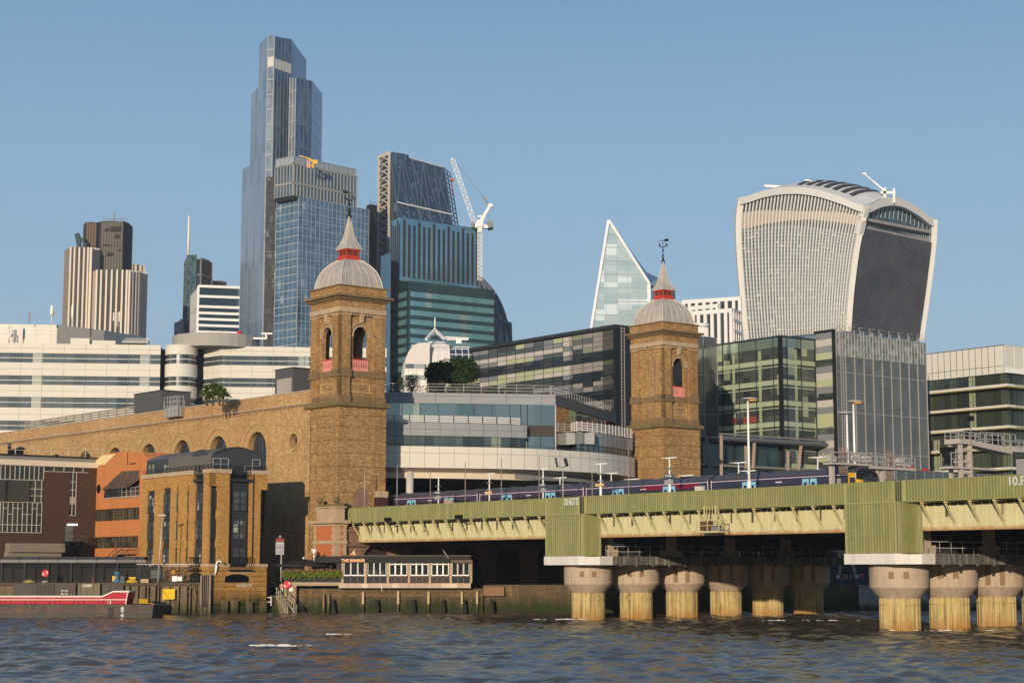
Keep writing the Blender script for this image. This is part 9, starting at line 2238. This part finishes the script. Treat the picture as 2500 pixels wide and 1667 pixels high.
bx_ = thing('platform_cabinet', 'rusty cream equipment cabinet beside the leftmost pale blue train doors', 'cabinet', f.P(f.t(K(215, 650)), 0, ZPL)); t0, t1 = f.t(K(178, 650)), f.t(K(262, 650)); m = MB(); m.fbox(f, t0, t1, -.4, 0, ZPL, f.z(K(215, 628))); part('casing', m, surf('stained_cabinet', (.42, .34, .27), (.3, .22, .17), streak=.4), bx_); m = MB(); m.fbox(f, t0 - .03, t1 + .03, -.43, .03, f.z(K(215, 628)), f.z(K(215, 628)) + .07); part('lid', m, PALEGREY, bx_)
# signal gantries
GAN = surf('gantry_steel', (.42, .37, .33), (.32, .28, .25), rough=.6, streak=.2)
def zp(f, x, y): return f.hit(*Z1(x, y))
def railrun(m, f, t0, t1, z0, z1, n0, n1, nb):
 for n in (n0, n1):
  for k in range(nb + 1): t = t0 + (t1 - t0) * k / nb; m.fbox(f, t - .035, t + .035, n - .03, n + .03, z0, z1)
  for z in (z1, (z0 + z1) / 2): m.fbox(f, t0, t1, n - .03, n + .03, z - .035, z + .035)
f = Fr(xy(PB(-13).P(PB(-13).t(Z1(700, 700)), 0, 0)), VV, UV_)
g1 = thing('signal_gantry', 'pale steel signal gantry with railed walkway behind the train front', 'signal gantry', f.P(0, 0, ZB))
m = MB(); a0, a1 = zp(f, 140, 598)[0], zp(f, 250, 598)[0]; zlo = zp(f, 140, 600)[1]; railrun(m, f, a0, a1, zlo, zp(f, 140, 483)[1], 0, -1, 1)
b0, b1 = zp(f, 330, 600)[0], zp(f, 605, 612)[0]; railrun(m, f, a1, b1, zlo, zp(f, 330, 488)[1], 0, -1, 5)
c0, c1 = b1, zp(f, 1103, 660)[0]; zl2 = zp(f, 700, 652)[1]; zr2 = zp(f, 700, 530)[1]; railrun(m, f, c0, c1, zl2, zr2, 0, -1, 8); part('handrail', m, PALEGREY, g1)
m = MB(); m.fbox(f, a0, b1, -1.1, .1, zlo - .2, zlo); m.fbox(f, b1 - .3, c1, -1.1, .1, zl2 - .25, zl2); m.beam(f.P(b1 - 1.5, -.5, zl2 - .4), f.P(b1 - 2.6, -.5, zl2 - 2.2), .35)
for x in (765, 700, 190): t = zp(f, x, 700)[0]; m.fbox(f, t - .2, t + .2, -.7, -.3, ZB, zl2 - .2)
part('steel_frame', m, GAN, g1)
m = MB()
for x, y0, y1, w_ in ((450, 500, 590, .45), (570, 530, 600, .5), (950, 560, 640, .4), (1010, 625, 652, .5), (180, 530, 590, .4)): t = zp(f, x, y1)[0]; m.fbox(f, t - w_, t + w_, -.6, -.1, zp(f, x, y1)[1], zp(f, x, y0)[1])
part('signal_box', m, GAN, g1)
m = MB()
for k in range(12): x = zp(f, 800 + (k % 4) * 18, 500)[0]; m.beam(f.P(x, -.2 - .06 * k, ZB), f.P(x + .2 * sin(k), -.2, zr2 + .3 * (k % 3)), .05)
for k in range(7): x = zp(f, 260 + k * 16, 480)[0]; m.beam(f.P(x, -.4, zlo - 1.0), f.P(x + .1, -.4, zlo + 1.5), .06)
part('cabling', m, surf('rusty_pipe', (.24, .16, .12)), g1)
f = Fr(xy(PB(-9).P(PB(-9).t(Z1(1675, 700)), 0, 0)), VV, UV_)
g2 = thing('signal_gantry', 'larger pale steel signal gantry with ladder tower at the right, arm reaching out of frame', 'signal gantry', f.P(0, 0, ZB))
ta, tb_ = zp(f, 1612, 600)[0], zp(f, 1748, 600)[0]; zt1, zb1 = zp(f, 1700, 385)[1], ZB
m = MB()
for t in (ta, tb_ - .35):
 for n in (0, -1.1): m.fbox(f, t, t + .33, n - .15, n + .15, zb1, zt1)
k = 0; z = zb1 + .6
while z < zt1 - .1: m.fbox(f, ta + .3, tb_ - .3, -.1, .12, z, z + .2); m.fbox(f, ta + .3, tb_ - .3, -1.2, -1.0, z, z + .2); z += 1.05
m.fbox(f, ta - 1.3, ta + 5, -1.3, .25, zp(f, 1500, 660)[1] - .1, zp(f, 1500, 660)[1] + .1); m.fbox(f, ta - .3, tb_ + .2, -1.4, .3, zt1 - .1, zt1 + .35)
tz2 = zp(f, 2200, 470)
m.hexa([f.P(tb_ - .2, -1.2, zt1 - .15), f.P(tz2[0], -1.2, tz2[1] - .35), f.P(tz2[0], .2, tz2[1] - .35), f.P(tb_ - .2, .2, zt1 - .15)], [f.P(tb_ - .2, -1.2, zt1 + .3), f.P(tz2[0], -1.2, tz2[1] + .25), f.P(tz2[0], .2, tz2[1] + .25), f.P(tb_ - .2, .2, zt1 + .3)])
m.fbox(f, tz2[0], tz2[0] + 7, -1.2, .2, tz2[1] - .1, tz2[1] + .3); part('steel_frame', m, GAN, g2)
m = MB(); railrun(m, f, ta - .3, tb_ + 1.2, zt1 + .35, zp(f, 1700, 260)[1], .2, -1.3, 4); q = tz2[0]; zr = zp(f, 2100, 290)[1]; zl5 = zp(f, 2100, 440)[1]; railrun(m, f, tb_ + 1.2, q + .5, zl5 + .1, zr + .1, .2, -1.3, 6); railrun(m, f, q + .5, q + 7, zl5 - .3, zr - .4, .2, -1.3, 5); railrun(m, f, ta - 1.3, ta, zp(f, 1500, 640)[1], zp(f, 1500, 490)[1], .1, -1, 2); part('handrail', m, PALEGREY, g2)
m = MB()
for x, y0, y1, w_ in ((1500, 430, 490, .3), (1555, 425, 480, .35), (1800, 235, 270, .7), (1545, 520, 620, .2), (2085, 300, 400, .35), (1790, 290, 380, .25)): t = zp(f, x, y1)[0]; m.fbox(f, t - w_, t + w_, -.9, -.2, zp(f, x, y1)[1], zp(f, x, y0)[1])
part('signal_head', m, IRON, g2)
m = MB(); t = zp(f, 1712, 260)[0]; z0, z1 = zp(f, 1712, 390)[1], zp(f, 1712, 130)[1]; m.cyl(f.P(t, .3, z0), f.P(t, .3, z1), .05); pl_ = part('lamp_pole', m, GREYP, g2); m = MB(); m.fbox(f, t - .3, t + .3, .1, .5, z1, z1 + .45); part('floodlight', m, IRON, pl_)
m = MB(); ff = PB(-6); t0, t1 = ff.t(Z1(2262, 650)), ff.t(Z1(2420, 650)); hut = thing('relay_hut', 'plain grey relay hut at the right end above the bridge parapet', 'hut', ff.P(t0, 0, ZPL)); m.fbox(ff, t0, t1 + 2, -2, 0, ZPL, ff.z(Z1(2300, 560))); part('wall', m, surf('hut_grey', (.27, .26, .26)), hut); m = MB(); m.fbox(ff, t0 - .1, t1 + 2.1, -2.1, .1, ff.z(Z1(2300, 560)), ff.z(Z1(2300, 548))); part('roof', m, BLACKP, hut)
# low glazed riverside pavilion and red parasols beyond the bridge
f = Fr(xy(at(*Z1(900, 700), 250)), VV, UV_); gp = thing('glass_balustrade', 'long glass balustrade with slim posts beyond the bridge, right of the train front', 'balustrade', f.P(0, 0, 10)); t0, t1 = zp(f, 880, 700)[0], zp(f, 2300, 700)[0]; zt_b = zp(f, 900, 690)[1]
m = MB(); m.fbox(f, t0, t1, -.05, 0, 8, zt_b); part('glass_panel', m, glass('clear_balustrade', (.05, .07, .07), (.12, .14, .13), (2, 20), .3, .1), gp); m = MB(); m.fbox(f, t0, t1, -.1, .08, zt_b, zt_b + .08); t = t0
while t < t1: m.fbox(f, t, t + .1, 0, .1, 8, zt_b + .05); t += 2.1
m.fbox(f, t0, t1, 0, .08, zt_b - 1.6, zt_b - 1.5); part('frame', m, GREYP, gp)
m = MB(); m.fbox(f, t0 - 3, t1 + 6, -8, -3, 3, zt_b - 1.2); part('terrace_deck', m, surf('terrace_dark', (.05, .05, .05)), gp)
rdp = plain('red_canvas', (.55, .012, .02), .7); c = f.P(zp(f, 1318, 690)[0], -4, zt_b - 1.2); o = thing('parasol', 'closed bright red parasol behind the glass balustrade', 'parasol', tuple(c)); h_ = zp(f, 1318, 622)[1] - c.z
m = MB(); m.cyl(c, c + Vector((0, 0, h_ * .4)), .05); part('pole', m, PALEGREY, o); m = MB(); m.lathe(c + Vector((0, 0, h_ * .35)), [(.22, 0), (.3, .1), (.24, h_ * .3), (.2, h_ * .5), (.03, h_ * .65)], 10); part('canopy', m, rdp, o)
c = f.P(zp(f, 1460, 680)[0], -4, zt_b - 1.2); h_ = zp(f, 1460, 655)[1] - c.z; o = thing('parasol', 'open red parasol behind the glass balustrade beside the larger gantry', 'parasol', tuple(c)); m = MB(); m.cyl(c, c + Vector((0, 0, h_)), .05); part('pole', m, PALEGREY, o)
m = MB(); tp = c + Vector((0, 0, h_));
for k in range(8): a, b = 2 * pi * k / 8, 2 * pi * (k + 1) / 8; e0, e1 = tp + Vector((1.5 * cos(a), 1.5 * sin(a), -.7)), tp + Vector((1.5 * cos(b), 1.5 * sin(b), -.7)); m.face([tp, e0, e1]); m.face([e0, e1, e1 - Vector((0, 0, .2)), e0 - Vector((0, 0, .2))])
part('canopy', m, rdp, o)
# ================================================================ far bank under the bridge
m = MB(); ep = [(46, 231.6), (75, 239.6), (110, 249)]
ew = thing('embankment_wall', 'pale stained stone embankment wall seen between the bridge piers at right', 'river wall', (60, 235, 0));
for (a, b) in zip(ep, ep[1:]):
 f = Fr(a, Vector(b) - Vector(a)); w_ = (Vector(b) - Vector(a)).length; m.fbox(f, -.5 if a == ep[0] else 0, w_, -1, .35, -1.5, 3.35)
part('wall', m, surf('embankment_stone', (.52, .46, .38), (.2, .17, .13), rough=.9, sc1=.5, sc2=2, var=1.2, grain=.5, low=(.3, 1.9, (.03, .03, .02), .95)), ew)
m = MB(); f = Fr((20, 226), (28, 6.4)); m.fbox(f, 0, 26, -1, .3, -1.5, 3.3); part('wall', m, ALGAE, ew)
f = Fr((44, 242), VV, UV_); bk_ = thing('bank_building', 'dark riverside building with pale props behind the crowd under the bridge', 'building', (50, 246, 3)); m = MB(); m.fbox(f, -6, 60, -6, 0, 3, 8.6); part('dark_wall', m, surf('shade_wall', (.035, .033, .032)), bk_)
for x in (384, 500): m = MB(); c = at(*J(x, 930), 238); m.beam((c.x, c.y, 3), (c.x - (1.4 if x == 500 else 0), c.y, 8.4), .4); part('prop', m, surf('prop_grey', (.28, .25, .22)) if x == 384 else bpy.data.materials['prop_grey'], bk_)
for i, (x, cl, lb) in enumerate(((373, 'white', 'person in white at the left end of the crowd on the far embankment'), (392, 'black', 'person in black beside the white-clad person on the embankment'), (410, 'beige', 'person in beige near the crowd\'s left on the embankment'), (427, 'pinky', 'person in pink in the middle of the embankment crowd'), (448, 'grey', 'person in grey in the middle of the embankment crowd'), (490, 'light', 'person in pale grey right of the gap in the embankment crowd'), (507, 'blue', 'person in blue near the slanting prop on the embankment'), (522, 'red', 'person in red at the right end of the embankment crowd'))):
 c = at(*J(x, 945), 236.5); person((c.x, c.y, 3.2), .5 * i, 1.7, 'stand', CL_[cl], CL_['denim'], lb, 'people along the far embankment')
m = MB(); rnd = random.Random(11)  # open-water clusters are sun glints drawn as white flecks; pier clusters are foam
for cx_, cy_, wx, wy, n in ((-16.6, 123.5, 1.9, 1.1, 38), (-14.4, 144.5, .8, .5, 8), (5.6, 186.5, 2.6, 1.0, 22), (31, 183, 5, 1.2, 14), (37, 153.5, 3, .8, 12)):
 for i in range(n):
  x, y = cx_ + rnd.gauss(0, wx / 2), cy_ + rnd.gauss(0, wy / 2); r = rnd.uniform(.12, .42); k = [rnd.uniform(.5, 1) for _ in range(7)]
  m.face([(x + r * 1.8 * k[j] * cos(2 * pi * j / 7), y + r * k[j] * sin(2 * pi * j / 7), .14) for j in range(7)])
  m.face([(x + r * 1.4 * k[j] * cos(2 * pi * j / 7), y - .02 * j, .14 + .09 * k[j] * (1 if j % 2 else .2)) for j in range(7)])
setting('river_foam_glints', m, surf('foam_and_glint', (.75, .74, .70), (.5, .48, .44), sc2=6), 'stuff')
# ================================================================ evening haze in the air
mb = MB(); mb.box(-900, 900, -30, 1300, -4.5, 330); hz = mb.build('haze', []); tag(hz, kind='stuff')
hm = bpy.data.materials.new('haze'); hm.use_nodes = True; ht = hm.node_tree
for n in list(ht.nodes): ht.nodes.remove(n)
hv = ht.nodes.new('ShaderNodeVolumePrincipled'); hv.inputs['Color'].default_value = (.82, .9, 1, 1); hv.inputs['Density'].default_value = .0001; hv.inputs['Anisotropy'].default_value = .1
ho = ht.nodes.new('ShaderNodeOutputMaterial'); ht.links.new(hv.outputs[0], ho.inputs['Volume']); hz.data.materials.append(hm)
